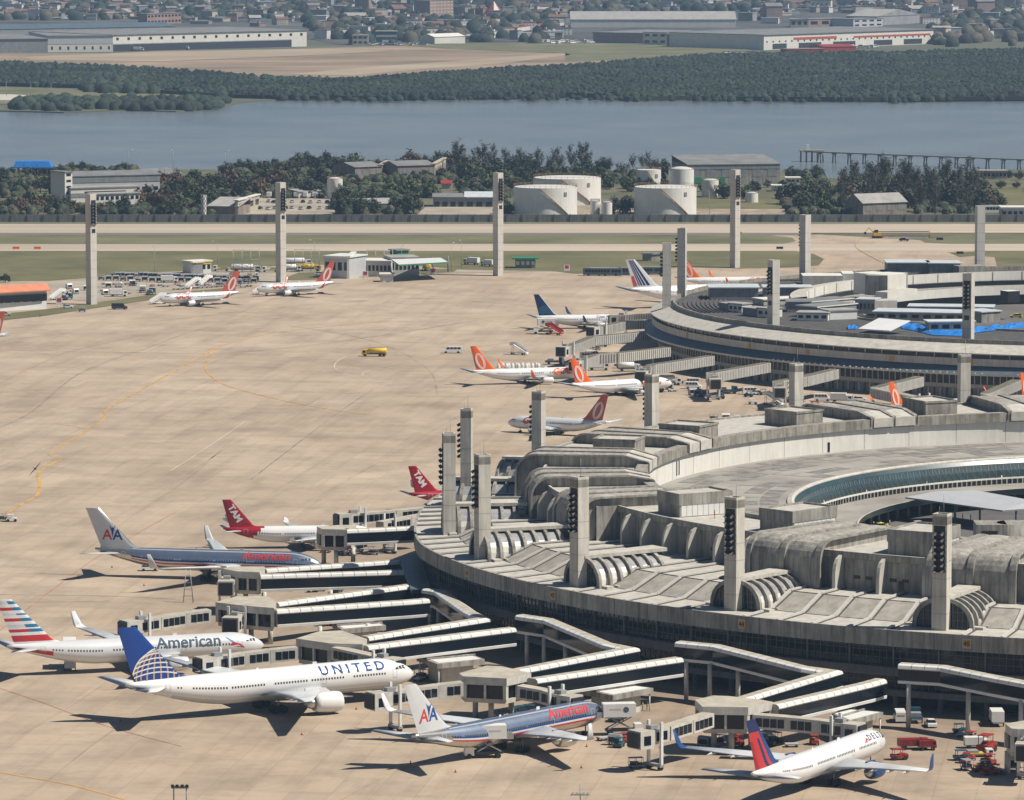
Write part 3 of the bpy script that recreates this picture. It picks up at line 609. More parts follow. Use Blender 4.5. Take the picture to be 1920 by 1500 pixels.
        # engine
        for ey in S['ex']:
            ex = S['wr'] - (ey - R * .55) * S['sweep'] + S['el'] * 0.62; ez = S['wz'] + (ey - R * .55) * S['dih'] - S['er'] * 1.22; er = S['er']
            ez = max(ez, er + 0.45)
            mb = MB(); rr = []
            for u, q in ((0.02, .70), (0, .90), (.03, .97), (.15, 1.04), (.4, 1.05), (.7, .93), (.82, .80)):
                rr.append([(ex - u * S['el'], side * ey + math.cos(a) * er * q, ez + math.sin(a) * er * q) for a in [k_ * math.pi / 12 for k_ in range(24)]])
            mb.loft(rr, lv.get('engine', 'plane_grey'), caps=(False, True))
            e = mb.build('engine', t)
            mb = MB(); mb.loft([[(ex - u * S['el'], side * ey + math.cos(a) * er * q, ez + math.sin(a) * er * q) for a in [k_ * math.pi / 10 for k_ in range(20)]] for u, q in ((.02, .70), (.12, .78), (.2, .25), (.1, .03))], 'black'); mb.build('intake_fan', e)
            mb = MB(); mb.loft([[(ex - u * S['el'], side * ey + math.cos(a) * er * q, ez + math.sin(a) * er * q) for a in [k_ * math.pi / 8 for k_ in range(16)]] for u, q in ((.80, .62), (.95, .50), (1.12, .12))], 'steel'); mb.build('exhaust', e)
            mb = MB(); mb.loft([[(ex - S['el'] * .25, side * ey - .18, ez + er * .9), (ex - S['el'] * .25, side * ey + .18, ez + er * .9), (ex - S['el'] * .45, side * ey + .18, ez + er * 1.45), (ex - S['el'] * .45, side * ey - .18, ez + er * 1.45)],
                                [(ex - S['el'] * 1.1, side * ey - .18, ez + er * .6), (ex - S['el'] * 1.1, side * ey + .18, ez + er * .6), (ex - S['el'] * 1.1, side * ey + .18, ez + er * 1.6), (ex - S['el'] * 1.1, side * ey - .18, ez + er * 1.6)]], lv.get('engine', 'plane_grey'), smooth=False); mb.build('pylon', e)
        # tailplane
        mb = MB(); hs = S['hs']
        r0 = [(0, 0), (.15, .5), (.5, .5), (1, .02), (.5, -.5), (.15, -.5)]
        mb.loft([[(x - u * c, side * y, z + v * th) for u, v in r0] for y, x, c, z, th in ((0.35, S['hx'] + .4, S['hc'] * 1.05, zc + R * .42, .5), (hs, S['hx'] - hs * .62, S['hc'] * .38, zc + R * .42 + hs * .11, .16))], lv.get('tailplane', lv.get('wing', 'wing_grey')))
        mb.build('tailplane', t)
    # fin
    zb = zc + R * 0.70; zt = S['fh']; NZ = 30; NU = 8
    us = [0, .03, .14, .28, .42, .56, .70, .85, 1.0]; hw_ = [0, .09, .20, .22, .22, .22, .20, .12, .01]
    finf = lv['fin']
    mb = MB()
    for side in (1, -1):
        rows = []
        for i in range(NZ + 1):
            z = zb + (zt - zb) * i / NZ; x, c = fin_x(S, z)
            if i < 5: x2 = x + (5 - i) ** 2 * 0.05 * R; c += x2 - x; x = x2
            rows.append([(x - u * c, side * h_, z) for u, h_ in zip(us, hw_)])
        mb.loft(rows, 'plane_white', closed=False, smooth=False, keyf=lambda i, j: finf((i + .5) / NZ, (us[j] + us[j + 1]) / 2))
    mb.poly([r_ for r_ in rows[-1]] + [(p[0], -p[1], p[2]) for p in rows[-1][::-1]], finf(1, .5))
    fin = mb.build('tail_fin', t, fix=False)
    if lv.get('decal'):
        for side in (1, -1):
            mb = MB(); lv['decal'](mb, S, side); mb.build('tail_logo', fin, fix=False)
    # lettering on the fuselage
    for (txt, size, xc, sn, key, off, shear) in lv.get('text', []):
        vf = text_polys(txt, size, off, cut=0.25, shear=shear); wdt = max(v[0] for v in vf[0])
        for side in (1, -1):
            mb = MB(); a0 = math.asin(sn)
            if side == 1: fn = lambda u, v: surf(xc - wdt / 2 + u, a0 + v / R, .06, 1)
            else: fn = lambda u, v: surf(xc + wdt / 2 - u, a0 + v / R, .06, -1)
            add_mapped(mb, vf, fn, key); mb.build('lettering', t, fix=False)
    if lv.get('patch'):
        for side in (1, -1):
            mb = MB(); lv['patch'](mb, surf, side, L, R); mb.build('fuselage_mark', t, fix=False)
    # gear
    if gear:
        for (gx, gy, wr_, nw) in ((S['ng'], 0, R * .17, 1), (S['mg'], R * 1.15, R * .24, 2 if R > 2.2 else 1), (S['mg'], -R * 1.15, R * .24, 2 if R > 2.2 else 1)):
            mb = MB(); mb.tube((gx, gy, wr_), (gx, gy, zc - R * .7), R * .055, 'grey_metal')
            g = mb.build('landing_gear', t)
            mb = MB()
            for q in range(nw):
                for s_ in (1, -1):
                    xx = gx + (q - (nw - 1) / 2) * wr_ * 2.4
                    mb.tube((xx, gy + s_ * .12 * R, wr_), (xx, gy + s_ * .30 * R, wr_), wr_, 'tyre', n=14)
            mb.build('wheel', g)
    # antenna and beacon
    mb = MB(); mb.box((-L * .35, 0, zc + R - .02), (.9, .08, .45), 'plane_white'); mb.build('antenna', t)
    mb = MB(); mb.box((-L * .55, 0, zc + R - .02), (.5, .08, .3), 'plane_white'); mb.build('antenna', t)
    return t
def fin_pt(S, side, u, z, off=0.0):
    x, c = fin_x(S, z)
    return (x - u, side * (.235 + off), z)
def fin_text(mb, S, side, txt, size, x0, z0, key, off=0.02, layer=0, shear=0.0, rot=0.0):
    vf = text_polys(txt, size, off, shear=shear); w = max(v[0] for v in vf[0]); cr, sr = math.cos(rot), math.sin(rot)
    def fn(u, v):
        uu, vv = (u - w / 2) * cr - v * sr, (u - w / 2) * sr + v * cr
        return (x0 + uu * (1 if side == -1 else -1), side * (.24 + layer), z0 + vv)
    add_mapped(mb, vf, fn, key)
def ell(mb, S, side, x0, z0, a, b, rot, key, layer, inner=0.0, n=40):
    f = lambda q, s_: (x0 + (math.cos(q) * a * s_ * math.cos(rot) - math.sin(q) * b * s_ * math.sin(rot)), side * (.24 + layer), z0 + (math.cos(q) * a * s_ * math.sin(rot) + math.sin(q) * b * s_ * math.cos(rot)))
    for i in range(n):
        q0, q1 = 2 * math.pi * i / n, 2 * math.pi * (i + 1) / n
        if inner > 0: mb.poly([f(q0, 1), f(q1, 1), f(q1, inner), f(q0, inner)], key)
        else: mb.poly([f(q0, 1), f(q1, 1), (x0, side * (.24 + layer), z0)], key)
# liveries -----------------------------------------------------
def d_gol(mb, S, side):
    z0 = S['zc'] + S['R'] + 2.65; x, c = fin_x(S, z0); x0 = x - c * 0.55; rt = 0.42
    ell(mb, S, side, x0, z0, 1.45, 2.75, rt, 'plane_white', 0.0)
    ell(mb, S, side, x0, z0, 1.26, 2.52, rt, 'orange' if not S.get('_red') else 'orange_red', 0.012, inner=0.93)
    ell(mb, S, side, x0, z0, 0.72, 2.15, rt, 'orange' if not S.get('_red') else 'orange_red', 0.012)
def gol(red=False):
    o = 'orange_red' if red else 'orange'
    def dec(mb, S, side):
        S2 = dict(S); S2['_red'] = red; d_gol(mb, S2, side)
    def patch(mb, surf, side, L, R):                                   # scribbled orange wordmark
        xc = -8.6
        for (txt, sz, dx, off) in (('GOL', 3.0, 0, .03),):
            vf = text_polys(txt, sz, off, cut=.25, shear=.25); w = max(v[0] for v in vf[0])
            for sh in (0, .22):
                if side == 1: fn = lambda u, v: surf(xc - w / 2 + u + sh, -0.10 + (v + sh * .6) / R, .045, 1)
                else: fn = lambda u, v: surf(xc + w / 2 - u - sh, -0.10 + (v + sh * .6) / R, .045, -1)
                add_mapped(mb, (vf[0], vf[1]), fn, o)
    return dict(body=lambda u, s_: 'plane_grey' if s_ < -0.82 else ('silver_light' if red else 'plane_white'), belly='plane_grey', fin=lambda z, u: o, decal=dec, patch=patch, winglet=o, engine='plane_white', wing='wing_grey')
def d_aa(mb, S, side):
    z0 = S['zc'] + S['R'] + 1.7; x, c = fin_x(S, z0); xm = x - c * .52; d = 1.25
    fin_text(mb, S, side, 'A', 3.4, xm - (d if side == -1 else -d), z0, 'stripe_red', .06)
    fin_text(mb, S, side, 'A', 3.4, xm + (d if side == -1 else -d), z0, 'stripe_blue', .06)
    y = side * .27                                                      # the little eagle between the letters
    for s_ in (1, -1):
        mb.poly([(xm, y, z0 + 1.2), (xm + s_ * .75, y, z0 + 3.4), (xm + s_ * .15, y, z0 + 2.6)], 'stripe_blue')
    mb.poly([(xm - .28, y, z0 + 2.2), (xm, y, z0 + .5), (xm + .28, y, z0 + 2.2), (xm, y, z0 + 3.0)], 'stripe_blue')
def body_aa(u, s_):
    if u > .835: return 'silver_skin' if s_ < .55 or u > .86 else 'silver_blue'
    if s_ > .80 and u < .83: return 'painted_highlight' if .86 < s_ < .93 else 'silver_blue'
    if s_ > .06: return 'silver_blue'
    if s_ > -.10: return 'stripe_blue'
    if s_ > -.24: return 'plane_white'
    if s_ > -.38: return 'stripe_red'
    return 'silver_skin'
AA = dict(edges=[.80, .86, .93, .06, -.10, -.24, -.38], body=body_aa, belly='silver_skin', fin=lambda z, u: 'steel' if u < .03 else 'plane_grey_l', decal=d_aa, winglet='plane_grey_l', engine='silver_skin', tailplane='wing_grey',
          text=[('American', 2.9, -12.5, .30, 'stripe_red', .07, .25)], wsin=.10)
mat('plane_grey_l', (0.60, 0.61, 0.62), 0.35, var=0.04, scale=0.3)
def fin_new(z, u):
    if z < .10: return 'plane_white'
    if z < .235: return 'red'
    k_ = int((z - .235) / .0598)
    if k_ % 2 == 0: return 'plane_white' if k_ == 0 or u < .42 or True and k_ % 4 == 0 and u > .55 else 'plane_white'
    if u < .46: return 'blue_mid'
    return 'red' if (k_ // 2) % 2 == 0 else 'plane_grey_l'
def body_new(u, s_):
    if .835 < u < .985 and -.55 < s_ < .0 and u < 0.975: return 'red'
    return 'silver_light'
mat('silver_light', (0.70, 0.71, 0.72), 0.28, 0.15, var=0.03, scale=0.3)
def patch_new(mb, surf, side, L, R):
    def q(x0, x1, a0, a1, sk, key):
        mb.poly([surf(x0, a0, .045, side), surf(x1, a0, .045, side), surf(x1 - sk, a1, .045, side), surf(x0 - sk, a1, .045, side)], key)
    for i in range(3): q(-8.2 + i * .5 , -7.7 + i * .5, .62 - i * .16, .78 - i * .16, .5, 'sky_stripe')
    mb.poly([surf(-7.9, .10, .045, side), surf(-4.8, -.06, .045, side), surf(-5.6, .20, .045, side), surf(-7.2, .34, .045, side)], 'red')
    mb.poly([surf(-6.9, -.02, .045, side), surf(-4.6, -.16, .045, side), surf(-5.0, .02, .045, side)], 'stripe_red')
AN = dict(edges=[0, -.55], body=body_new, belly='plane_grey', fin=fin_new, winglet='silver_light', engine='silver_light', wing='wing_grey', patch=patch_new,
          text=[('American', 3.5, -16.5, .12, 'text_slate', .05, 0)], wsin=.18)
def d_united(mb, S, side):
    z0 = S['zc'] + S['R'] + 0.0; x, c = fin_x(S, z0); xc = x - c * .50; rr = 5.4; y = side * .245
    def inside(px, pz):
        xl, ch = fin_x(S, pz); return xl - ch < px < xl and pz > S['zc'] + S['R'] * .85
    def q(pts, key, lay):
        if all(inside(p[0], p[1]) for p in pts): mb.poly([(p[0], y + side * lay, p[1]) for p in pts], key)
    NS = 44
    for i in range(NS):                                                 # globe face
        for k_ in range(14):
            a0, a1 = math.pi * i / NS, math.pi * (i + 1) / NS; r0, r1 = rr * k_ / 14, rr * (k_ + 1) / 14
            pt = lambda r, a: (xc + r * math.cos(a), z0 + r * math.sin(a))
            q([pt(r0, a0), pt(r1, a0), pt(r1, a1), pt(r0, a1)], 'blue_deep', 0)
    def line(fn, w, key, lay, n=60):
        for i in range(n):
            p, p2 = Vector(fn(i / n)), Vector(fn((i + 1) / n)); d = (p2 - p)
            if d.length < 1e-4: continue
            nn = Vector((-d.y, d.x)).normalized() * w / 2
            q([p + nn, p2 + nn, p2 - nn, p - nn], key, lay)
    for k_ in range(1, 11):                                              # meridians
        s_ = math.cos(math.pi * k_ / 11)
        line(lambda u: (xc + rr * s_ * math.cos((u - .5) * math.pi * .98), z0 + rr * math.sin((u - .5) * math.pi * .98)), .30, 'gold', .015)
    for k_ in range(6):                                                  # parallels
        h = rr * (0.06 + .17 * k_)
        line(lambda u: (xc + math.sqrt(max(rr * rr - h * h, 0)) * (u * 2 - 1), z0 + h + .9 * (1 - (u * 2 - 1) ** 2)), .26, 'plane_white', .025)
    line(lambda u: (xc + rr * math.cos(u * math.pi), z0 + rr * math.sin(u * math.pi)), .2, 'plane_white', .03)
def body_united(u, s_): return 'plane_grey' if s_ < -.62 and u < .86 else 'plane_white'
UA = dict(edges=[-.62], body=body_united, belly='plane_grey', fin=lambda z, u: 'blue_deep' if z > .05 else 'plane_white', decal=d_united, engine='plane_white', wing='wing_grey', tailplane='plane_white',
          text=[('U N I T E D', 2.9, -15.0, .42, 'stripe_blue', .05, 0)], wsin=.16)
def fin_delta(z, u):
    if z > .78: return 'navy'
    if u < .30: return 'blue_deep2'
    if u < .46 and z < .55: return 'red'
    if .46 <= u < .58 and z < .62: return 'navy'
    if z > .60: return 'red'
    return 'tam_red' if u > .8 else 'red'
mat('blue_deep2', (0.012, 0.06, 0.20), 0.35, var=0)
def patch_delta(mb, surf, side, L, R):
    a0 = .52
    P = lambda x, a: surf(x, a, .045, side)
    mb.poly([P(-11.9, a0), P(-10.1, a0), P(-11.0, a0 + .28)], 'red'); mb.poly([P(-12.3, a0 - .06), P(-11.0, a0 - .06), P(-11.0, a0 - .02), P(-12.1, a0 - .02)], 'tam_red')
    mb.poly([P(-11.6, a0 + .0), P(-11.0, a0 + .08), P(-10.4, a0 + .0), P(-11.0, a0 + .02)], 'plane_white')
DL = dict(body=lambda u, s_: 'plane_white', belly='plane_white', fin=fin_delta, winglet='blue_deep2', engine='blue_deep2', wing='wing_grey', tailplane='wing_grey', patch=patch_delta,
          text=[('D E L T A', 1.75, -6.6, .50, 'text_slate', .02, 0)], wsin=.22)
def d_tam(mb, S, side):
    z0 = S['zc'] + S['R'] + 3.4; x, c = fin_x(S, z0); 
    fin_text(mb, S, side, 'TAM', 2.2, x - c * .58, z0 - .6, 'plane_white', .09, rot=(-1.02 if side == -1 else -1.02))
TAM = dict(body=lambda u, s_: ('tam_red' if u > .80 - s_ * .045 - .02 else 'plane_white') if u < .97 else 'tam_red', belly='plane_grey', fin=lambda z, u: 'tam_red', decal=d_tam, winglet='plane_white', engine='plane_white', wing='wing_grey', tailplane='plane_grey', wsin=.16)
def fin_af(z, u): return 'plane_grey_l'
def d_af(mb, S, side):
    zb, zt = S['zc'] + S['R'] + .4, S['fh'] - .2; y = side * .25
    def bar(u0, u1, key, z1=zt, b0=None):
        zs = zb if b0 is None else b0; pts = []
        for z, u in ((zs, u0), (zs, u1), (z1, u1), (z1, u0)):
            x, c = fin_x(S, z); pts.append((x - c * u, y, z))
        mb.poly(pts, key)
    bar(.28, .42, 'navy'); bar(.47, .57, 'navy'); bar(.61, .68, 'navy'); bar(.72, .76, 'navy'); bar(.83, .97, 'red', zt - 6)
AF = dict(body=lambda u, s_: 'plane_white', belly='plane_grey', fin=fin_af, decal=d_af, engine='plane_white', wing='wing_grey')
def d_copa(mb, S, side):
    z0 = S['zc'] + S['R'] - .5; x, c = fin_x(S, z0); xc = x - c * .6; y = side * .25
    for rr in (1.6, 2.3, 3.0, 3.7):
        n = 20
        for i in range(n):
            a0, a1 = math.pi * (.15 + .7 * i / n), math.pi * (.15 + .7 * (i + 1) / n)
            pp = [(xc + r * math.cos(a), z0 + r * math.sin(a)) for r, a in ((rr, a0), (rr + .16, a0), (rr + .16, a1), (rr, a1))]
            if all(fin_x(S, p[1])[0] - fin_x(S, p[1])[1] < p[0] < fin_x(S, p[1])[0] and p[1] > S['zc'] + S['R'] for p in pp): mb.poly([(p[0], y, p[1]) for p in pp], 'sky_stripe')
COPA = dict(body=lambda u, s_: 'plane_grey' if s_ < -.4 else 'plane_white', edges=[-.4], belly='plane_grey', fin=lambda z, u: 'navy' if u > .03 else 'plane_white', decal=d_copa, winglet='navy', engine='plane_white', wing='wing_grey',
            text=[('Copa Airlines', 1.4, -12, .45, 'stripe_blue', .01, 0)])

airliner('777', UA, -19.5, 955.2, 30.5, 'large white airliner with UNITED lettering and a globe on its blue tail fin')
airliner('767', AN, -51.0, 996.1, 18.7, 'silver airliner with grey American lettering and red, white and blue striped tail fin')
airliner('767', AA, -43.7, 1113.5, -11.3, 'polished silver and blue airliner with AA tail, behind the flag-tailed one', 'silver airliners with AA on the tail')
airliner('767', AA, 17.1, 914.8, 49.2, 'polished silver and blue airliner with AA tail, catering trucks at its doors', 'silver airliners with AA on the tail')
airliner('767', DL, 67.6, 883.8, 60.9, 'white airliner with DELTA lettering and a red and blue tail fin')
airliner('738', gol(), 23.6, 1564.0, 16.2, 'white airliner with orange oval tail and orange engine, nose behind its neighbour', 'white and orange airliners')
airliner('738', gol(), 50.2, 1533.1, 33.0, 'white airliner with orange oval tail fin and white engine, nose behind a concrete tower', 'white and orange airliners')
airliner('737', gol(True), -1.2, 1421.0, 153.0, 'white and orange airliner facing left on the apron, partly behind a tower', 'white and orange airliners')
airliner('737', gol(True), -132.6, 1841, 206.0, 'orange-tailed airliner with front stairs, left one of two near the baggage carts', 'white and orange airliners')
airliner('737', gol(True), -98.5, 1887, 205.0, 'orange-tailed airliner beside the tall lamp tower, right one of two near the carts', 'white and orange airliners')
airliner('737', gol(True), -206.5, 1676.0, 187.0, 'orange-tailed airliner cut off by the left edge', 'white and orange airliners')
airliner('320', TAM, -32.6, 1173.0, 5.0, 'white airliner with red TAM tail at the gate behind the AA airliner', 'airliners with a red tail')
airliner('320', TAM, 8.6, 1250.0, 20.0, 'white airliner with red TAM tail, mostly hidden behind concrete towers', 'airliners with a red tail')
airliner('738', COPA, 45.7, 1755.0, 9.0, 'white and grey airliner with dark blue tail fin at the far terminal')
airliner('777', AF, 101.0, 1858.0, 25.0, 'large white airliner with blue, white and red striped tail fin behind the far terminal')
airliner('738', gol(), 104.0, 1922.0, 8.0, 'white airliner with orange oval tail fin behind the far terminal roof', 'white and orange airliners')
airliner('738', gol(), 137.0, 1470.0, 48.0, 'orange-tailed white airliner between near terminal roof and far terminal gate', 'white and orange airliners')
airliner('738', gol(), 172.0, 1500.0, 60.0, 'white airliner with orange tail fin at the right edge, behind a white boarding bridge', 'white and orange airliners')
# ------------------------------------------------------------------ near terminal (ring plan, centre C1)
C1 = Vector((158, 1097))
mat('concrete_vault', (0.44, 0.415, 0.365), 0.85, var=0.18, scale=0.12, streak=0.45)
def PO(C, ang, r, z=0.0):
    if C is C1 and r > 165 and abs(ang + 181) < 14: r -= 2.1 * math.cos((ang + 181) / 14 * math.pi / 2) ** 1.3      # the left end is flatter than a circle
    a = R_(ang); return Vector((C.x + math.cos(a) * r, C.y + math.sin(a) * r, z))
def ring(mb, C, a0, a1, prof, keys, step=2.0, caps=False):
    """sweep a radial profile [(r, z)...] round the centre; keys = one key per profile span"""
    n = max(1, int(abs(a1 - a0) / step)); rows = [[PO(C, a0 + (a1 - a0) * i / n, r, z) for r, z in prof] for i in range(n + 1)]
    mb.loft(rows, keys if isinstance(keys, str) else 'concrete', closed=False, smooth=False, keyf=None if isinstance(keys, str) else (lambda i, j: keys[j]))
    if caps:
        for rw in (rows[0], rows[-1]): mb.poly(rw, keys if isinstance(keys, str) else keys[0])
def radial_box(mb, C, ang, r0, r1, w, z0, z1, key, top=None):
    m = (r0 + r1) / 2; c = PO(C, ang, m, z0); mb.box(c, (abs(r1 - r0), w, z1 - z0), key, R_(ang), top=top)
R0, R1 = 182.0, 157.0
T1 = thing('terminal_building', 'grey concrete ring-shaped near terminal with ribbed vaults, white inner wall and teal glass front', 'terminal', (C1.x, C1.y, 0))
def bT(mb, name, **k): return mb.build(name, T1, world=True, **k)
A0, A1 = -262, -84          # outer ring sweep (degrees), going round the left side
# fascia
mb = MB(); ring(mb, C1, A0, A1, [(R0 - .6, 13.0), (R0, 13.0), (R0, 16.2), (R0 - .5, 16.2), (R0 - .5, 15.9)], 'concrete')
for i in range(int((A1 - A0) / 3)):
    a = A0 + i * 3; q = PO(C1, a, R0 + .02, 13.0); radial_box(mb, C1, a, R0 - .02, R0 + .02, .10, 13.02, 16.18, 'seam_dark')
bT(mb, 'fascia')
# curtain wall behind: glass floors, slab bands and mullions
mb = MB(); ring(mb, C1, A0, A1, [(R0 - 3, 8.6), (R0 - 3, 13.0), (R0 - .6, 13.0)], ['glass_dark', 'facade_shaded']); ring(mb, C1, A0, A1, [(R0 - 3.6, 4.0), (R0 - 3.6, 7.0), (R0 - 3, 7.0)], ['glass_dark', 'facade_shaded'])
ring(mb, C1, A0, A1, [(R0 - 9, 0), (R0 - 9, 3.0), (R0 - 3.6, 3.0)], ['glass_dark', 'facade_shaded'])
bT(mb, 'curtain_wall')
mb = MB(); ring(mb, C1, A0, A1, [(R0 - 3.5, 3.0), (R0 - 1.9, 3.0), (R0 - 1.9, 4.2), (R0 - 3.5, 4.2)], 'facade_shaded'); ring(mb, C1, A0, A1, [(R0 - 3, 7.0), (R0 - 1.2, 7.0), (R0 - 1.2, 8.7), (R0 - 3, 8.7)], 'facade_shaded')
bT(mb, 'floor_slab')
mb = MB(); a = A0
while a < A1:
    radial_box(mb, C1, a, R0 - 3.02, R0 - 2.85, .09, 8.7, 13, 'mullion'); radial_box(mb, C1, a, R0 - 3.62, R0 - 3.45, .09, 4.2, 7, 'mullion'); a += .46
a = A0
while a < A1: radial_box(mb, C1, a, R0 - 4.5, R0 - 3.5, .8, 0, 3.0, 'facade_shaded'); radial_box(mb, C1, a + .02, R0 - 3.02, R0 - 2.5, .3, 8.7, 13, 'mullion'); a += 3.0
for zz in (10.2, 11.6, 5.6): ring(mb, C1, A0, A1, [(R0 - 2.9, zz), (R0 - 2.8, zz), (R0 - 2.8, zz + .1), (R0 - 2.9, zz + .1)], 'mullion') if zz > 8 else ring(mb, C1, A0, A1, [(R0 - 3.5, zz), (R0 - 3.4, zz), (R0 - 3.4, zz + .1), (R0 - 3.5, zz + .1)], 'mullion')
bT(mb, 'mullions')
# concourse roof: panels rising inward with raised seams
TOWER_A = [-115.2, -130.4, -145.0, -160.2, -174.5, -190.3, -204.6, -221.7, -237.8, -255.0]
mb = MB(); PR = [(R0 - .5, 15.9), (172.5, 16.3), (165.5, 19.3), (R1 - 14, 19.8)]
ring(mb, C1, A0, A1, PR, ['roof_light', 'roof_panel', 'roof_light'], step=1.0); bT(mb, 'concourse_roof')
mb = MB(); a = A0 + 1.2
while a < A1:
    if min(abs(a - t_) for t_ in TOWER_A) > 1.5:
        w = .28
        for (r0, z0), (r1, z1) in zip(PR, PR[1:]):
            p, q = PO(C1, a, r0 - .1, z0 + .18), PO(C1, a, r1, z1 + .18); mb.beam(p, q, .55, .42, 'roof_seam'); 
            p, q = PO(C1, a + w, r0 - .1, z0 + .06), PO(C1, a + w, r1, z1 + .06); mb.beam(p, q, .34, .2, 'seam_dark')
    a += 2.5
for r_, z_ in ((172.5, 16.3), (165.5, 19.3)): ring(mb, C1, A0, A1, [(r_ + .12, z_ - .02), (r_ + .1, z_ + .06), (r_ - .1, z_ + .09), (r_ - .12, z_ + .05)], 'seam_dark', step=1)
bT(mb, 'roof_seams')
# skylight vaults behind each tower
for ang in TOWER_A:
    ra, rb = 175.5, 157.5; VW, VH = 5.6, 5.4; zb = 16.2; n = 14
    e_r = (PO(C1, ang, 1) - PO(C1, ang, 0)); e_t = Vector((-e_r.y, e_r.x, 0))
    def VP(r, u, z, ang=ang, e_t=e_t): return PO(C1, ang, r, 0) + e_t * u + Vector((0, 0, z))
    def arc(r, k, w=VW, h=VH): return [VP(r, w * math.cos(math.pi * i / n), zb + h * math.sin(math.pi * i / n) ** .8) for i in range(n + 1)]
    mb = MB()                                   # glazed shell in the lower half, solid above
    rows = [arc(ra - .4, 0), arc(rb, 0)]
    mb.loft(rows, 'glass_sky', closed=False, smooth=False, keyf=lambda i, j: 'white_wall' if j in (0, 1, 12, 13) else ('glass_sky' if j in (1, 2, 3, 4, 9, 10, 11, 12) else 'concrete'))
    sh = bT(mb, 'skylight_vault')
    mb = MB(); nr = 7
    for k_ in range(nr):
        r_ = ra - k_ * (ra - rb) / (nr - .5); o1 = arc(r_, 0, VW + .75, VH + .6); o2 = arc(r_ - .7, 0, VW + .75, VH + .6); i1 = arc(r_, 0, VW - .15, VH - .15); i2 = arc(r_ - .7, 0, VW - .15, VH - .15)
        mb.loft([o1, o2], 'concrete', closed=False, smooth=False); mb.loft([i1, o1], 'concrete', closed=False, smooth=False); mb.loft([o2, i2], 'concrete', closed=False, smooth=False)
    mb.build('rib', sh)
    mb = MB(); mb.loft([[VP(ra + .2, -1.6, zb + VH + .2), VP(ra + .2, 1.6, zb + VH + .2), VP(ra + .2, 1.6, zb + VH + .9), VP(ra + .2, -1.6, zb + VH + .9)], [VP(rb - 2, -2.6, zb + VH + .4), VP(rb - 2, 2.6, zb + VH + .4), VP(rb - 2, 2.6, zb + VH + 1.1), VP(rb - 2, -2.6, zb + VH + 1.1)]], 'concrete_light', smooth=False); mb.build('ridge_slab', sh)
    mb = MB(); f = arc(ra - .35, 0, VW - .1, VH - .1); mb.poly(f, 'glass_dark')
    for u in range(-5, 6):
        h = VH * max(.05, 1 - (u / 5.6) ** 2) ** .5; mb.loft([[VP(ra - .2, u - .06, zb), VP(ra - .2, u + .06, zb), VP(ra - .34, u + .06, zb), VP(ra - .34, u - .06, zb)], [VP(ra - .2, u - .06, zb + h), VP(ra - .2, u + .06, zb + h), VP(ra - .34, u + .06, zb + h), VP(ra - .34, u - .06, zb + h)]], 'mullion', smooth=False)
    for zz in (1.6, 3.2): mb.loft([[VP(ra - .2, -4.9 + zz * .2, zb + zz), VP(ra - .2, 4.9 - zz * .2, zb + zz), VP(ra - .32, 4.9 - zz * .2, zb + zz), VP(ra - .32, -4.9 + zz * .2, zb + zz)], [VP(ra - .2, -4.9 + zz * .2, zb + zz + .1), VP(ra - .2, 4.9 - zz * .2, zb + zz + .1), VP(ra - .32, 4.9 - zz * .2, zb + zz + .1), VP(ra - .32, -4.9 + zz * .2, zb + zz + .1)]], 'mullion', smooth=False)
    mb.build('arched_window', sh)
    mb = MB(); 
    for side in (1, -1):
        for k_ in range(nr - 1):
            r_ = ra - .7 - k_ * (ra - rb) / (nr - .5); c = VP(r_ - .9, side * (VW + 1.3), zb + .0); mb.box(c, (1.7, 2.2, .5), 'concrete_light', R_(ang))
    mb.build('gutter_step', sh)
# headhouse: walls, roof slab, recessed bays with curved ribs
ZR = 27.0; RI = 128.0
def wallprof(rw, zt, r=3.0): return [(rw, 19.4)] + [(rw - r + r * math.cos(q), zt - r + r * math.sin(q)) for q in [0, .3, .6, .9, 1.2, math.pi / 2]]
mb = MB(); SEG = [(-262, -192, 157), (-192, -157.5, 151), (-157.5, -134, 146), (-134, -84, 157)]
for s0, s1, rw in SEG:
    ring(mb, C1, s0, s1, [(rw, 19.4), (rw, ZR - 1.5), (rw + .5, ZR - 1.3), (rw + .5, ZR), (rw, ZR), (rw, ZR - .5), (RI, ZR - .5)], ['concrete', 'concrete', 'concrete', 'concrete_light', 'concrete', 'roof_light'])
for s_, (ra_, rb_) in ((-192, (157, 151)), (-157.5, (151, 146)), (-134, (157, 146))):
    mb.poly([PO(C1, s_, ra_ + .5, 19.4), PO(C1, s_, rb_, 19.4), PO(C1, s_, rb_, ZR), PO(C1, s_, ra_ + .5, ZR)], 'concrete')
bT(mb, 'headhouse_wall')
mb = MB()
for a, rw in [(-154.6 + i * 3.35, 146) for i in range(7)] + [(-125.9 + i * 3.6, 157) for i in range(3)] + [(-110.2 + i * 3.6, 157) for i in range(6)] + [(-187 + i * 4, 151) for i in range(7)]:
    if min(abs(a - b_) for b_ in (-160.2, -130.4, -115.2, -174.5)) < 3: continue
    o = []; H0, H1 = 19.4, ZR - .6                 # rib swelling outward then curling over the wall top
    for k_ in range(9):
        u = k_ / 8; z = H0 + (H1 - H0) * u; off = .35 + 2.9 * math.sqrt(max(0, 1 - (max(0, u - .42) / .58) ** 2)); wd = .75
        e_r = PO(C1, a, 1) - PO(C1, a, 0); e_t = Vector((-e_r.y, e_r.x, 0)); b0 = PO(C1, a, rw, z)
        o.append([b0 - e_t * wd / 2, b0 + e_r * off - e_t * wd / 2, b0 + e_r * off + e_t * wd / 2, b0 + e_t * wd / 2])
    mb = MB(); mb.loft(o, 'concrete_light', closed=False, smooth=False); bT(mb, 'wall_rib')
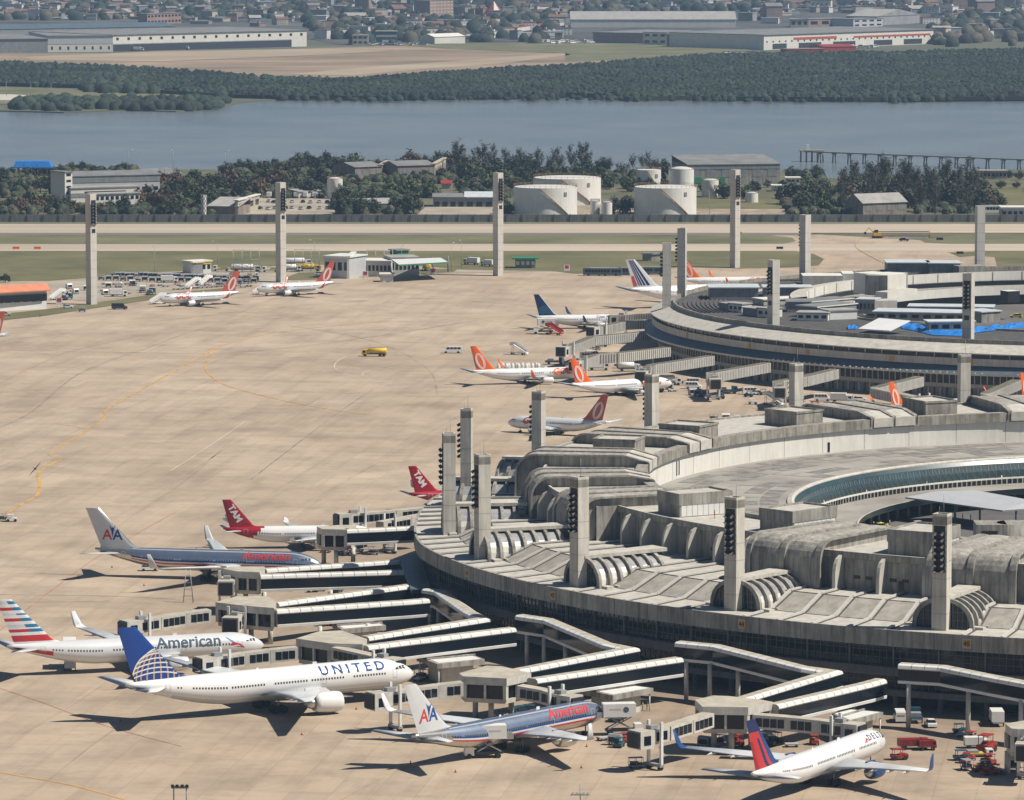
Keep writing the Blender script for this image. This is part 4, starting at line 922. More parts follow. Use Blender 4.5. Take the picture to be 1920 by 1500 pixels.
mb = MB()                                          # small windows of the headhouse wall
for a in range(-126, -86, 1):
    if a % 3 and min(abs(a - b_) for b_ in (-130.4, -115.2)) > 3.4: radial_box(mb, C1, a + .35, 156.9, 157.06, 1.5, 21.6, 22.3, 'glass_dark')
for a in (-152.8, -149.6, -146.2, -142.8, -139.6, -136.6): radial_box(mb, C1, a, 145.9, 146.06, 1.3, 21.6, 22.3, 'glass_dark'); radial_box(mb, C1, a + .8, 145.9, 146.06, 1.3, 21.6, 22.3, 'glass_dark')
radial_box(mb, C1, -121.0, 156.9, 157.1, 1.1, 19.6, 21.9, 'glass_dark'); bT(mb, 'wall_windows')
# rounded cross vaults (bulkheads) over the headhouse
def bulkhead(a0, a1, rw, zt, name='cross_vault', rin=RI - .5, key='concrete_vault', tail=5.5):
    mb = MB(); r = 4.2; prof = [(rw, 19.2)] + [(rw - r + r * math.cos(q), zt - r + r * math.sin(q)) for q in [0, .25, .5, .75, 1.0, 1.3, math.pi / 2]] + [(rin + tail, zt), (rin, ZR + .55), (rin, ZR - 1.6)]
    nb = 2; m = (a0 + a1) / 2
    for (b0, b1) in ((a0, m - .18), (m + .18, a1)):
        rows = []
        for i in range(5):
            u = i / 4; a = b0 + (b1 - b0) * u; dz = .35 * math.sin(math.pi * u); QQ = [0, 0, .25, .5, .75, 1.0, 1.3, math.pi / 2, math.pi / 2, .9, 0]
            rows.append([PO(C1, a, r_ + dz * math.cos(QQ[j]) * (1 if j < 9 else 0), z + dz * math.sin(QQ[j]) * (1 if j < 9 else .4 if j == 9 else 0)) for j, (r_, z) in enumerate(prof)])
        mb.loft(rows, key, closed=False, smooth=False, keyf=lambda i, j: 'concrete' if j < 5 else ('roof_light' if j > 7 else key)); 
        for rw_ in (rows[0], rows[-1]): mb.poly(rw_ , 'concrete')
    for a in (a0 - .12, m, a1 + .12):
        p2 = [(r_ + .5, z) if j < 1 else (r_ + .35, z + .4) for j, (r_, z) in enumerate(prof)]
        w = .25; rows = [[PO(C1, a - w, r_, z) for r_, z in prof], [PO(C1, a - w, r_, z) for r_, z in p2], [PO(C1, a + w, r_, z) for r_, z in p2], [PO(C1, a + w, r_, z) for r_, z in prof]]
        mb.loft(rows, 'concrete', closed=False, smooth=False)
    bT(mb, name)
for a0, a1, rw, zt in ((-133.4, -127.4, 160, 28.7), (-118.2, -112.2, 160, 28.7), (-103, -97, 160, 28.7), (-163.5, -157.8, 155, 28.6), (-178, -172.2, 155, 28.6), (-192.6, -187, 158, 29), (-210, -204.5, 158, 28.7), (-243, -237.5, 158, 28.7), (-260.5, -255, 158, 28.7)):
    bulkhead(a0, a1, rw, zt)
# rooftop plant boxes
def roofbox(a, r, w, d, h, lit=False, z=ZR - .5, key='concrete', rz=None):
    mb = MB(); c = PO(C1, a, r, z); rz = R_(a) if rz is None else rz
    mb.box(c, (d, w, h), key, rz, top='roof_light'); 
    for sx, sy, lx, ly in ((d / 2, 0, .3, w + .3), (-d / 2, 0, .3, w + .3), (0, w / 2, d - .3, .3), (0, -w / 2, d - .3, .3)):
        ca, sa = math.cos(rz), math.sin(rz); mb.box((c.x + sx * ca - sy * sa, c.y + sx * sa + sy * ca, z + h * (.52 if lit else .85)), (lx, ly, h * (.48 if lit else .15) + .35), key, rz)
    o = bT(mb, 'rooftop_box')
    if lit:
        mb = MB(); n = 9
        for k_ in range(n):
            u = (k_ + .5) / n - .5; ca, sa = math.cos(rz), math.sin(rz)
            for s_ in (1, -1):
                sx, sy = u * d * .94, s_ * (w / 2 + .04); mb.box((c.x + sx * ca - sy * sa, c.y + sx * sa + sy * ca, z + .2), (d * .94 / n - .08, .06, h * .50), 'white_metal', rz)
        mb.build('wall_panel', o)
def corner_box(px, py, ln, wd, h, lit, key):
    """px,py = nearest bottom corner; sides run radially and tangentially"""
    z = ZR - .5; g = G(px, py, z); a = math.atan2(g.y - C1.y, g.x - C1.x); rr_ = (g - C1).length; rr_ = max(rr_, RI + 3.2) if a > 0 else min(rr_, {True: 142.5, False: 154}[a < R_(-134)]); g = C1 + Vector((math.cos(a), math.sin(a))) * rr_; e1 = Vector((-math.cos(a), -math.sin(a)))        # inward
    cand = [e1, -e1, Vector((-e1.y, e1.x)), Vector((e1.y, -e1.x))]
    right = max((c for c in cand if c.y > -.05), key=lambda c: c.x); left = max((c for c in cand if c.y > -.05 and abs(c.dot(right)) < .5), key=lambda c: c.y - c.x)
    c = g + right * ln / 2 + left * wd / 2; rz = math.atan2(right.y, right.x); ca, sa = right.x, right.y
    L = lambda u, v: (c.x + u * ca - v * sa, c.y + u * sa + v * ca)
    mb = MB(); mb.box((*L(0, 0), z), (ln, wd, h), key, rz, top='roof_light')
    hb, h0 = (h * .44 + .4, h * .56) if lit else (.5, h - .1)
    for sx, sy, lx, ly in ((ln / 2, 0, .36, wd + .36), (-ln / 2, 0, .36, wd + .36), (0, wd / 2, ln - .4, .36), (0, -wd / 2, ln - .4, .36)): mb.box((*L(sx, sy), z + h0), (lx, ly, hb), key, rz)
    o = bT(mb, 'rooftop_box')
    if lit:
        mb = MB(); n = 9
        for k_ in range(n): mb.box((*L(((k_ + .5) / n - .5) * ln * .95, -(wd / 2 + .05)), z + .15), (ln * .95 / n - .1, .08, h * .53), 'white_metal', rz)
        mb.build('wall_panel', o)
for px, py, ln, wd, h in ((1205, 976, 13.0, 8.5, 4.6), (1425, 1013, 13.5, 9, 4.6), (1735, 1050, 13.5, 9.5, 4.8)): corner_box(px, py, ln, wd, h, True, 'concrete')
for px, py, ln, wd, h in ((1190, 858, 10, 10, 3.8), (1333, 831, 9.5, 11, 3.6), (1523, 806, 9.2, 11, 3.6), (1765, 790, 9, 12, 3.8)): corner_box(px, py, ln, wd, h, False, 'concrete_rough')
# inner wall, parking deck, teal glass front, elevated road
B0, B1 = -262, -84
mb = MB(); ring(mb, C1, B0, B1, [(RI + 2.2, ZR - .5), (RI + 2.2, ZR + .4), (RI - .2, ZR + .4), (RI - .2, ZR - 1.9), (RI + .5, ZR - 1.9)], ['concrete_rough', 'concrete', 'concrete_rough', 'concrete_rough']); bT(mb, 'parapet')
mb = MB(); ring(mb, C1, B0, B1, [(RI + .5, ZR - 1.9), (RI + .5, 20.0)], 'white_wall')
bT(mb, 'inner_wall')
mb = MB()
for i in range(30): radial_box(mb, C1, B0 + i * 6 + 1.5, RI + .46, RI + .52, .08, 20.1, ZR - 2, 'mullion')
for a in (157.5, 158.2): radial_box(mb, C1, a, RI + .38, RI + .54, .5, 20.8, 24.2, 'glass_dark')
radial_box(mb, C1, 128.6, RI + .38, RI + .54, .7, 20.2, 22.6, 'glass_dark'); bT(mb, 'wall_joints')
mat('deck_patch', (0.245, 0.23, 0.21), 0.9, var=0.3, scale=0.3)
mb = MB(); ring(mb, C1, B0, B1, [(RI + .6, 20.0), (95.9, 20.0)], 'deck_grey'); bT(mb, 'roof_deck')
mb = MB()
for i in range(46):
    for k_ in range(6):
        if rnd.random() < .78:
            a = B0 + 2 + i * 3.85; ring(mb, C1, a, a + 3.5, [(126 - k_ * 4.8, 20.05), (126 - k_ * 4.8 - 4.2, 20.05)], 'deck_patch' if rnd.random() < .7 else 'deck_grey', step=1.8)
bT(mb, 'deck_panels')
mb = MB(); RG = 94.5
ring(mb, C1, B0, B1, [(95.9, 20.0), (95.8, 20.35), (RG + .3, 20.6), (RG - .3, 20.3), (RG - .3, 19.9)], 'concrete_light', step=1.2); ring(mb, C1, B0, B1, [(RG - 1.6, 15.9), (RG - 2.0, 15.9), (RG - 2.0, 15.5), (RG - 1.6, 15.5)], 'white_wall', step=1.2); bT(mb, 'coping')
mb = MB(); ring(mb, C1, B0, B1, [(RG - .2, 20.2), (RG - 1.0, 19.2), (RG - 1.6, 17.6), (RG - 1.8, 15.9)], 'glass_teal', step=.8); bT(mb, 'glass_front')
mb = MB(); a = B0 + 1
while a < B1 - 1:
    for da in (0, .9): mb.tube(PO(C1, a, RG - 2.0, 16.0), PO(C1, a + da, RG - 1.15, 19.0), .055, 'grey_metal', n=4)
    a += 1.3
for i in range(13): mb.beam(PO(C1, B0 + 3 + i * 14, RG - .1, 20.2), PO(C1, B0 + 3 + i * 14, RG - 1.9, 15.9), .35, .25, 'white_wall')
bT(mb, 'glass_truss')
mb = MB(); ring(mb, C1, B0, B1, [(RG - 1.9, 15.5), (RG - 1.9, 14.3)], 'glass_dark'); a = B0
while a < B1: radial_box(mb, C1, a, RG - 2.1, RG - 1.85, .35, 14.3, 15.5, 'concrete'); a += .9
bT(mb, 'louvre_band')
mb = MB(); ring(mb, C1, B0, B1, [(RG + 2, 14.3), (80.5, 14.3), (80.0, 14.8), (79.6, 14.8)], ['deck_grey', 'concrete_light', 'concrete_light'], step=1.2); ring(mb, C1, B0, B1, [(79.6, 14.8), (80.4, 13.2), (RG, 13.2)], ['glass_teal', 'concrete'], step=1.2)
bT(mb, 'elevated_road')
mb = MB()
for i in range(60): mb.tube(PO(C1, B0 + i * 3, 84, 10), PO(C1, B0 + i * 3, 84, 13.3), .35, 'concrete', n=6)
ring(mb, C1, B0, B1, [(92, 10), (92, 13.2)], 'glass_dark'); bT(mb, 'arcade')
sheet('drop_off_road', [PO(C1, B0 + (B1 - B0) * i / 60, 95)[:2] for i in range(61)], 10.0, 'asphalt', px=False)
# gate number signs on the fascia
def gate_sign(px, py, txt):
    g = G(px, py, 14.6); a = math.degrees(math.atan2(g.y - C1.y, g.x - C1.x)); mb = MB(); radial_box(mb, C1, a, R0 + .02, R0 + .12, 1.7, 13.7, 15.5, 'concrete_light'); s_ = bT(mb, 'gate_sign')
    mb = MB(); radial_box(mb, C1, a, R0 + .12, R0 + .15, 1.45, 13.85, 15.35, 'sign_orange'); mb.build('sign_face', s_)
    vf = text_polys(txt, 1.25, .04); w = max(v[0] for v in vf[0]); e_r = PO(C1, a, 1) - PO(C1, a, 0); e_t = Vector((-e_r.y, e_r.x, 0)); mb = MB()
    add_mapped(mb, vf, lambda u, v: PO(C1, a, R0 + .18, 14.15 + v) + e_t * (u - w / 2), 'black'); mb.build('number', s_, fix=False)
for px, py, tx in ((862, 1075, '41'), (1035, 1116, '42'), (1391, 1170, '44'), (1812, 1207, '45')): gate_sign(px, py, tx)
mb = MB()
for px, py in ((1338, 972), (1362, 968), (1370, 972)):
    pass

# ------------------------------------------------------------------ light towers
def light_tower(x, y, z0, z1, w, d, rz, label, key='concrete_tower', panel=-1, base=0.0, narrow=False):
    t = thing('light_tower', label, 'tower', (x, y, z0), 0, 'concrete light towers'); ca, sa = math.cos(rz), math.sin(rz)
    mb = MB(); mb.box((0, 0, 0), (w, d, z1 - z0 - 1.6), key, rz); mb.box((0, 0, z1 - z0 - 1.6), (w * 1.0, d * 1.0, 1.6), 'concrete_rough' if narrow else key, rz)
    for k_ in range(1, int((z1 - z0 - 2) / 3.4)): mb.box((0, 0, k_ * 3.4), (w + .03, d + .03, .07), 'concrete_rough', rz)
    for sx, sy, lx, ly in ((w / 2 - .15, 0, .3, d), (-w / 2 + .15, 0, .3, d), (0, d / 2 - .15, w - .6, .3), (0, -d / 2 + .15, w - .6, .3)): mb.box((sx * ca - sy * sa, sx * sa + sy * ca, z1 - z0), (lx, ly, .5), key, rz)
    mb.build('shaft', t)
    n = Vector((panel[0], panel[1], 0)) if isinstance(panel, tuple) else None
    loc = lambda u, v, h: Vector((u * ca - v * sa, u * sa + v * ca, h))
    hh = z1 - z0
    for (fx, fy, wd) in ([(-1, 0, d)] if panel == 'left' else [(0, -1, w)] if panel == 'front' else [(0, -1, w), (1, 0, d)]):
        bk = MB(); off = (w / 2 if fx else d / 2); c = loc(fx * (off + .04), fy * (off + .04), hh - 10.8)
        bk.box(c, ((.08, wd * .74, 9.0) if fx else (wd * .74, .08, 9.0)), 'black', rz); bx = bk.build('lamp_recess', t)
        lm = MB()
        for r_ in range(7):
            for s_ in (-.24, .24):
                c = loc(fx * (off + .35) + (s_ * wd if fy else 0), fy * (off + .35) + (s_ * wd if fx else 0), hh - 10.5 + r_ * 1.22)
                o_ = loc(fx * .45, fy * .45, -.25); lm.tube(c - o_ * .3, c + o_, .34, 'lamp_dark', n=8, caps=(True, False)); lm.tube(c + o_ * .9, c + o_ * .95, .30, 'lamp_glass', n=8)
            c = loc(fx * (off + .3), fy * (off + .3), hh - 10.2 + r_ * 1.22 - .55); lm.box(c, ((.7, wd * .95, .08) if fx else (wd * .95, .7, .08)), 'lamp_dark', rz)
        lm.build('floodlights', t)
        if not narrow:
            b2 = MB(); c = loc(fx * (off + .03), fy * (off + .03), hh - 14.2); b2.box(c, ((.06, wd * .55, 1.5) if fx else (wd * .55, .06, 1.5)), 'black', rz); b2.build('service_hatch', t)
    if narrow:
        b2 = MB(); b2.tube((.3, .3, hh), (.3, .3, hh + 4.2), .05, 'grey_metal', n=4); b2.tube((-.5, .2, hh), (-.5, .2, hh + 1.8), .04, 'grey_metal', n=4); b2.build('antenna', t)
    return t
NT = [((835, 1003), 'left'), ((898, 1050), 'left'), ((1080, 1100), 'left'), ((1372, 1145), 'left'), ((1762, 1182), 'left')]
lab = ['leftmost concrete lamp tower standing on the near terminal roof', 'concrete lamp tower on the near terminal roof beside the second vault from the left', 'stained concrete lamp tower in front of the mid left ribbed vault',
       'tall concrete lamp tower before the middle ribbed vault, antenna on top', 'concrete lamp tower at the right, before the rightmost ribbed vault']
for (p, pn), l_ in zip(NT, lab):
    g = G(*p, 16.0); g = C1 + (g - C1) * (1.0 - .8 / (g - C1).length); rz = math.atan2(g.y - C1.y, g.x - C1.x) + math.pi
    light_tower(g.x, g.y, 15.9, 38.2, 2.7, 3.0, rz, l_, 'concrete_tower', 'left', narrow=True)
for (px, py), l_ in zip(((875, 770), (1010, 737), (1222, 705), (1493, 685), (1808, 668)), ('second concrete lamp tower from the left, rising behind the near terminal vaults', 'concrete lamp tower that hides part of the airliner taxiing left', 'concrete lamp tower that hides the nose of a white and orange airliner', 'squat-looking weathered lamp tower before the far terminal bridge, left of the flat roof box', 'weathered concrete lamp tower directly below the tall lamp tower of the far terminal')):
    g = G(px, py, 38.2); light_tower(g.x, g.y, 15.9, 38.2, 2.5, 2.7, math.atan2(g.y - C1.y, g.x - C1.x) + math.pi, l_, 'concrete_tower', 'left', narrow=True)
for (bx, by, ty), l_ in zip(((172, 571, 366), (527, 529, 344), (934, 517, 326), (1378, 502, 320)), ('leftmost tall pale lamp tower on the apron edge beside the baggage carts', 'tall pale lamp tower on the apron edge behind the parked airliner', 'tall pale lamp tower on the apron edge right of the white service building', 'tall pale lamp tower on the grass edge in front of the fuel tanks')):
    g = G(bx, by); light_tower(g.x, g.y, 0, HT(bx, by, ty), 2.9, 3.1, R_(42), l_, 'tower_far', 'front')
# ------------------------------------------------------------------ far terminal (centre C2)
C2 = Vector((208.5, 1658))
T2 = thing('terminal_building', 'far ring-shaped terminal with pale sloping roof edge, dark gravel roof and blue tarpaulins', 'terminal', (C2.x, C2.y, 0))
def bU(mb, name, **k): return mb.build(name, T2, world=True, **k)
D0, D1 = -275, -82; RL = 163.5
mb = MB(); ring(mb, C2, D0, D1, [(RL - 5, 7.6), (RL, 7.6), (RL, 8.2), (RL - 3.5, 10.4)], ['grey_metal', 'white_dirty', 'blue_grey'], step=1.5); bU(mb, 'canopy_skirt')
mb = MB(); ring(mb, C2, D0, D1, [(RL - 3.2, 10.3), (RL - 2.6, 10.4), (RL - 2.6, 12.6), (RL - 3.2, 12.6)], 'concrete_light', step=1.5); bU(mb, 'fascia')
mb = MB(); ring(mb, C2, D0, D1, [(RL - 3.6, 12.6), (RL - 3.6, 14.1)], 'glass_dark', step=1.5); a = D0
while a < D1: radial_box(mb, C2, a, RL - 3.7, RL - 3.3, .35, 12.6, 14.1, 'white_dirty'); a += 2.2
bU(mb, 'window_band')
mb = MB(); ring(mb, C2, D0, D1, [(RL - 3.6, 14.0), (RL - 2.0, 14.0), (RL - 2.0, 14.3), (RL - 9.5, 16.6), (RL - 9.6, 17.9), (RL - 10.2, 17.9), (RL - 10.3, 16.4)], ['concrete', 'white_dirty', 'roof_light', 'concrete_rough', 'concrete_rough', 'concrete_rough'], step=1.5); bU(mb, 'sloping_roof')
mb = MB(); ring(mb, C2, D0, D1, [(RL - 5, 0), (RL - 5, 3.2), (RL - 4.6, 3.2), (RL - 4.6, 4.4), (RL - 5, 4.4), (RL - 5, 7.6)], ['concrete', 'concrete', 'concrete_light', 'concrete', 'glass_dark'], step=1.5)
a = D0
while a < D1: radial_box(mb, C2, a, RL - 5.1, RL - 4.7, .5, 0.3, 3.0, 'glass_dark' if int(a * 10) % 3 else 'white_dirty'); radial_box(mb, C2, a + .3, RL - 5.1, RL - 4.8, .25, 4.4, 7.6, 'white_dirty'); a += .75
bU(mb, 'facade')
mb = MB(); a = -140
while a < D1:
    if a < -112 or a > -109: radial_box(mb, C2, a, RL - .1, RL + .25, .5, 8.2, 8.5, 'white_metal')
    a += .8
bU(mb, 'edge_lamps')
RI2 = 108.0
mb = MB(); ring(mb, C2, D0, D1, [(RL - 10.2, 16.5), (RI2, 16.5)], 'roof_dark', step=1.5); bU(mb, 'gravel_roof')
mb = MB()
for r_ in [RL - 11.5 - k_ * 1.5 for k_ in range(11)]: ring(mb, C2, -245, -168, [(r_, 16.52), (r_ - .15, 16.85), (r_ - .5, 16.85), (r_ - .65, 16.52)], 'roof_dark', step=1.5)
ring(mb, C2, -240, -196, [(RL - 29, 16.52), (RL - 29.1, 17.2), (RL - 29.7, 17.2), (RL - 29.8, 16.52)], 'concrete_light', step=1.5)
bU(mb, 'roof_ribs')
mb = MB(); ring(mb, C2, -178, D1, [(RI2 + .6, 16.45), (RI2 + .6, 17.2), (RI2, 17.2), (RI2, 14.8)], 'concrete', step=1.5); ring(mb, C2, D0, -178, [(RI2 + 6, 16.5), (RI2 + 6, 19.3), (RI2 + .6, 19.8), (RI2 + .6, 16.3), (RI2, 16.3), (RI2, 14.8)], ['concrete_light', 'concrete_light', 'white_wall', 'white_wall', 'glass_dark'], step=1.5)
ring(mb, C2, D0, D1, [(RI2, 14.8), (RI2 - 14, 14.6), (RI2 - 14, 15.6), (RI2 - 14.4, 15.6), (RI2 - 14.4, 12.6), (RI2 - 13, 12.6), (RI2 - 13, 9)], ['concrete', 'white_wall', 'white_wall', 'white_wall', 'concrete', 'glass_dark'], step=1.5)
a = D0
while a < -178: radial_box(mb, C2, a, RI2 + .45, RI2 + .66, .18, 16.4, 19.6, 'mullion'); a += 6
bU(mb, 'inner_wall')
sheet('inner_court', [PO(C2, D0 + (D1 - D0) * i / 40, 95)[:2] for i in range(41)], 9.0, 'asphalt', px=False)
def shed(px0, py0, px1, py1, depth, h, z, key, top, over=0.0, topkey2=None, name='roof_shed', wins=None):
    """front edge runs between two photo points at height z; depth goes away from the camera"""
    a, b_ = G(px0, py0, z), G(px1, py1, z); d = (b_ - a); n = Vector((-d.y, d.x)).normalized()
    if n.y < 0: n = -n
    mb = MB(); P = [a, b_, b_ + n * depth, a + n * depth]; mb.prism([tuple(p) for p in P], z, z + h, key, top=top)
    if over:
        dn = d.normalized(); Q = [a - dn * over - n * over, b_ + dn * over - n * over, b_ + dn * over + n * (depth + over), a - dn * over + n * (depth + over)]
        mb.prism([tuple(p) for p in Q], z + h + .01, z + h + .35, topkey2 or top, top=top)
    o = bU(mb, name)
    if wins:
        w = MB(); L = d.length; dn = d.normalized()
        for k_ in range(wins):
            c = a + dn * L * (k_ + .5) / wins - n * .04; w.box((c.x, c.y, z + h * .35), (L / wins * .62, .08, h * .4), 'glass_dark', math.atan2(dn.y, dn.x))
        w.build('windows', o)
    return o
mat('shed_roof', (0.56, 0.60, 0.62), 0.5, var=0.1, scale=0.3)
mat('shed_wall', (0.24, 0.25, 0.26), 0.7, var=0.15, scale=0.5, streak=0.2)
Z2 = 16.6
shed(1331, 562, 1422, 562, 14, 4.0, Z2, 'shed_wall', 'shed_roof', .5); shed(1432, 556, 1522, 556, 10, 3.0, Z2, 'shed_wall', 'shed_roof', .4)
shed(1505, 536, 1580, 536, 12, 3.6, Z2, 'concrete_light', 'white_wall'); shed(1580, 533, 1602, 533, 12, 3.8, Z2, 'white_wall', 'white_wall')
shed(1348, 581, 1366, 584, 6, 2.3, Z2, 'shed_wall', 'asb_roof', .3); shed(1366, 584, 1391, 586, 5, 2.6, Z2, 'white_metal', 'asb_roof', .3, wins=3); shed(1392, 591, 1420, 594, 6, 2.4, Z2, 'shed_wall', 'asb_roof', .3); shed(1420, 594, 1444, 596, 6, 2.8, Z2, 'white_metal', 'asb_roof', .3, wins=2)
shed(1476, 585, 1520, 585, 9, 3.4, Z2, 'shed_wall', 'grey_roof', .4, 'white_metal'); shed(1520, 585, 1600, 578, 9, 3.2, Z2, 'concrete_light', 'grey_roof', .3, 'white_metal'); shed(1532, 596, 1606, 589, 9, 3.4, Z2, 'shed_wall', 'grey_roof', .4, 'white_metal')
shed(1494, 601, 1552, 602, 8, 2.4, Z2, 'white_metal', 'asb_roof', .4, wins=4); shed(1556, 600, 1607, 598, 8, 2.8, Z2, 'white_metal', 'asb_roof', .3)
shed(1432, 573, 1502, 570, 8, 1.8, Z2, 'concrete_light', 'white_wall', .3)
shed(1622, 553, 1664, 555, 16, 7.0, Z2, 'concrete', 'white_wall'); shed(1664, 555, 1699, 552, 16, 7.2, Z2, 'white_wall', 'white_wall'); shed(1664, 560, 1720, 553, 5, 2.2, Z2, 'white_wall', 'concrete_light')
shed(1603, 588, 1640, 589, 8, 4.6, Z2, 'shed_wall', 'shed_roof', .2, wins=5); shed(1640, 589, 1682, 588, 8, 4.4, Z2, 'concrete_light', 'concrete_light')
shed(1664, 513, 1742, 513, 14, 3.8, Z2, 'shed_wall', 'shed_roof', .5); shed(1742, 514, 1800, 514, 12, 3.8, Z2, 'shed_wall', 'shed_roof', .5); shed(1718, 512, 1733, 513, 4, 2.6, Z2, 'white_wall', 'white_wall'); shed(1798, 517, 1848, 516, 8, 3.4, Z2, 'concrete', 'concrete')
shed(1640, 600, 1836, 604, 12, 2.6, Z2, 'shed_wall', 'shed_roof', .8, wins=9); shed(1704, 588, 1860, 590, 10, 2.2, Z2 + .2, 'shed_wall', 'shed_roof', .6); shed(1742, 623, 1826, 622, 6, 3.2, Z2, 'concrete_light', 'white_metal', .6, wins=4); shed(1806, 602, 1840, 606, 8, 3.5, Z2, 'concrete', 'shed_roof', .4)
shed(1890, 568, 1912, 567, 5, 4.0, 15.0, 'black', 'white_wall')
mb = MB(); pp = [G3(1609, 616, 18.0), G3(1669, 620, 18.0), G3(1707, 601, 20.6), G3(1648, 596, 20.6)]; mb.poly(pp, 'white_paint'); mb.poly([p - Vector((0, 0, .25)) for p in pp[::-1]], 'white_paint'); mb.loft([pp, [p - Vector((0, 0, .25)) for p in pp]], 'white_paint', smooth=False, caps=(False, False)); bU(mb, 'white_canopy')
def tarp(pts, name='tarpaulin'):
    mb = MB(); lo, hi = pts; n = len(lo); rows = []
    for i in range(n - 1):
        for k_ in range(6):
            u = k_ / 6; a = G3(lo[i][0] + (lo[i + 1][0] - lo[i][0]) * u, lo[i][1] + (lo[i + 1][1] - lo[i][1]) * u, 16.7); b_ = G3(hi[i][0] + (hi[i + 1][0] - hi[i][0]) * u, hi[i][1] + (hi[i + 1][1] - hi[i][1]) * u, 16.7)
            rows.append([a.lerp(b_, v) + Vector((0, 0, (.15 + .9 * rnd.random()) if 0 < v < 1 else .02)) for v in (0, .2, .4, .6, .8, 1)])
    mb.loft(rows, 'tarp_blue', closed=False, smooth=False); bU(mb, name)
tarp(([(1590, 617), (1612, 616)], [(1592, 612), (1612, 611)])); tarp(([(1690, 615), (1720, 621), (1748, 628), (1800, 630), (1840, 622), (1890, 617), (1925, 614)], [(1700, 606), (1730, 613), (1770, 619), (1810, 621), (1840, 613), (1880, 610), (1925, 607)]))
for px, py, tx in ((1308, 628, ''), (1424, 647, ''), (1516, 656, ''), (1534, 658, ''), (1690, 669, ''), (1830, 677, '')):
    g = G(px, py, 11.4); a = math.degrees(math.atan2(g.y - C2.y, g.x - C2.x)); mb = MB(); radial_box(mb, C2, a, RL - 2.6, RL - 2.45, 1.3, 10.6, 12.2, 'sign_orange'); o = bU(mb, 'gate_sign')
T2T = [((1250, 458), (1250, 590), 'pale lamp tower at the left end of the far terminal, left of a pair'), ((1279, 430), (1279, 545), 'pale lamp tower at the left end of the far terminal, right of a pair'), ((1450, 490), (1450, 628), 'pale lamp tower on the far terminal roof edge with dark floodlights facing left'),
       ((1815, 515), (1815, 656), 'pale lamp tower on the far terminal roof edge near the blue tarpaulin'), ((1510, 405), (1510, 511), 'pale lamp tower behind the far terminal beside the taxiway crossing'), ((1838, 388), (1838, 496), 'pale lamp tower behind the far terminal at the right, near the white coach')]
for (tx, ty), (bx, by), l_ in T2T:
    z0 = 13.5; g = G(bx, by, z0)
    if bx in (1510, 1838, 1279): g = G(tx, ty, 40.0)
    lo, hi = 20.0, 60.0
    for _ in range(40):
        m = (lo + hi) / 2; zz = m - CAM_H; d = g.y * _c - zz * _s; u = zz * _c + g.y * _s
        if 750 - CAM_F * u / d > ty: lo = m
        else: hi = m
    light_tower(g.x, g.y, z0, lo, 2.8, 3.0, math.atan2(g.y - C2.y, g.x - C2.x) + math.pi, l_, 'tower_far', 'left')
# ------------------------------------------------------------------ fixed walkways, rotundas and boarding tunnels of the near terminal
def walk(mb, pts, w, prof_keys, px=True, zs=None, z=8.8):
    """loft a corridor along points; cross-section = list of (side offset, height below roof, key)"""
    P = [G3(p[0], p[1], (p[2] if len(p) == 3 else z)) if px else Vector(p) for i, p in enumerate(pts)]
    rows = []
    for i, p in enumerate(P):
        a = (P[i] - P[i - 1]) if i else (P[1] - P[0]); b_ = (P[i + 1] - P[i]) if i < len(P) - 1 else a
        a.z = b_.z = 0; d = (a.normalized() + b_.normalized()); d = d.normalized() if d.length > .2 else a.normalized(); n = Vector((-d.y, d.x, 0)); c = max(.45, abs(d.dot(a.normalized())))
        rows.append([p + n * (u * w / 2 / c) + Vector((0, 0, h)) for u, h, k_ in prof_keys])
    ks = [k_ for u, h, k_ in prof_keys]
    mb.loft(rows, ks[0], smooth=False, keyf=lambda i, j: ks[j])
    return P
WALKP = [(-.60, 0, 'bridge_roof'), (.60, 0, 'white_metal'), (.95, -.25, 'white_metal'), (1.05, -.75, 'white_metal'), (.96, -.95, 'glass_dark'), (.96, -3.1, 'white_metal'), (1.05, -3.15, 'white_metal'), (1.0, -3.7, 'white_dirty'),
         (-1.0, -3.7, 'white_metal'), (-1.05, -3.15, 'white_metal'), (-.96, -3.1, 'glass_dark'), (-.96, -.95, 'white_metal'), (-1.05, -.75, 'white_metal'), (-.95, -.25, 'white_metal')]
def seams(mb, P, w, step=2.6):
    for a, b_ in zip(P, P[1:]):
        d = b_ - a; L = d.length; dn = Vector((d.x, d.y, 0)).normalized(); n = Vector((-dn.y, dn.x, 0)); k_ = step
        while k_ < L:
            c = a + d * (k_ / L); ww = w / 2; pr = [(-1.07, -.74), (-.97, -.22), (-.6, .03), (.6, .03), (.97, -.22), (1.07, -.74)]
            q = [c + n * (u * ww) + Vector((0, 0, h)) for u, h in pr]; mb.loft([q, [p + dn * .09 for p in q]], 'mullion', closed=False, smooth=False); k_ += step
def fixed_walkway(legs, label, cols=(), z=8.8, w=3.0):
    g0 = G3(*legs[0][0][:2], z); t = thing('walkway', label, 'walkway', (g0.x, g0.y, 0), 0, 'fixed walkways of the near terminal')
    for lg in legs:
        mb = MB(); P = walk(mb, lg, w, WALKP, z=z); o = mb.build('corridor', t, world=True); mb = MB(); seams(mb, P, w); mb.build('roof_joint', o)
    for cl_ in cols:
        zz = cl_[2] if len(cl_) == 3 else z; g = G3(cl_[0], cl_[1], zz); mb = MB(); mb.tube((g.x, g.y, 0), (g.x, g.y, zz - 3.7), .45, 'white_dirty', n=12); mb.build('column', t, world=True)
    return t
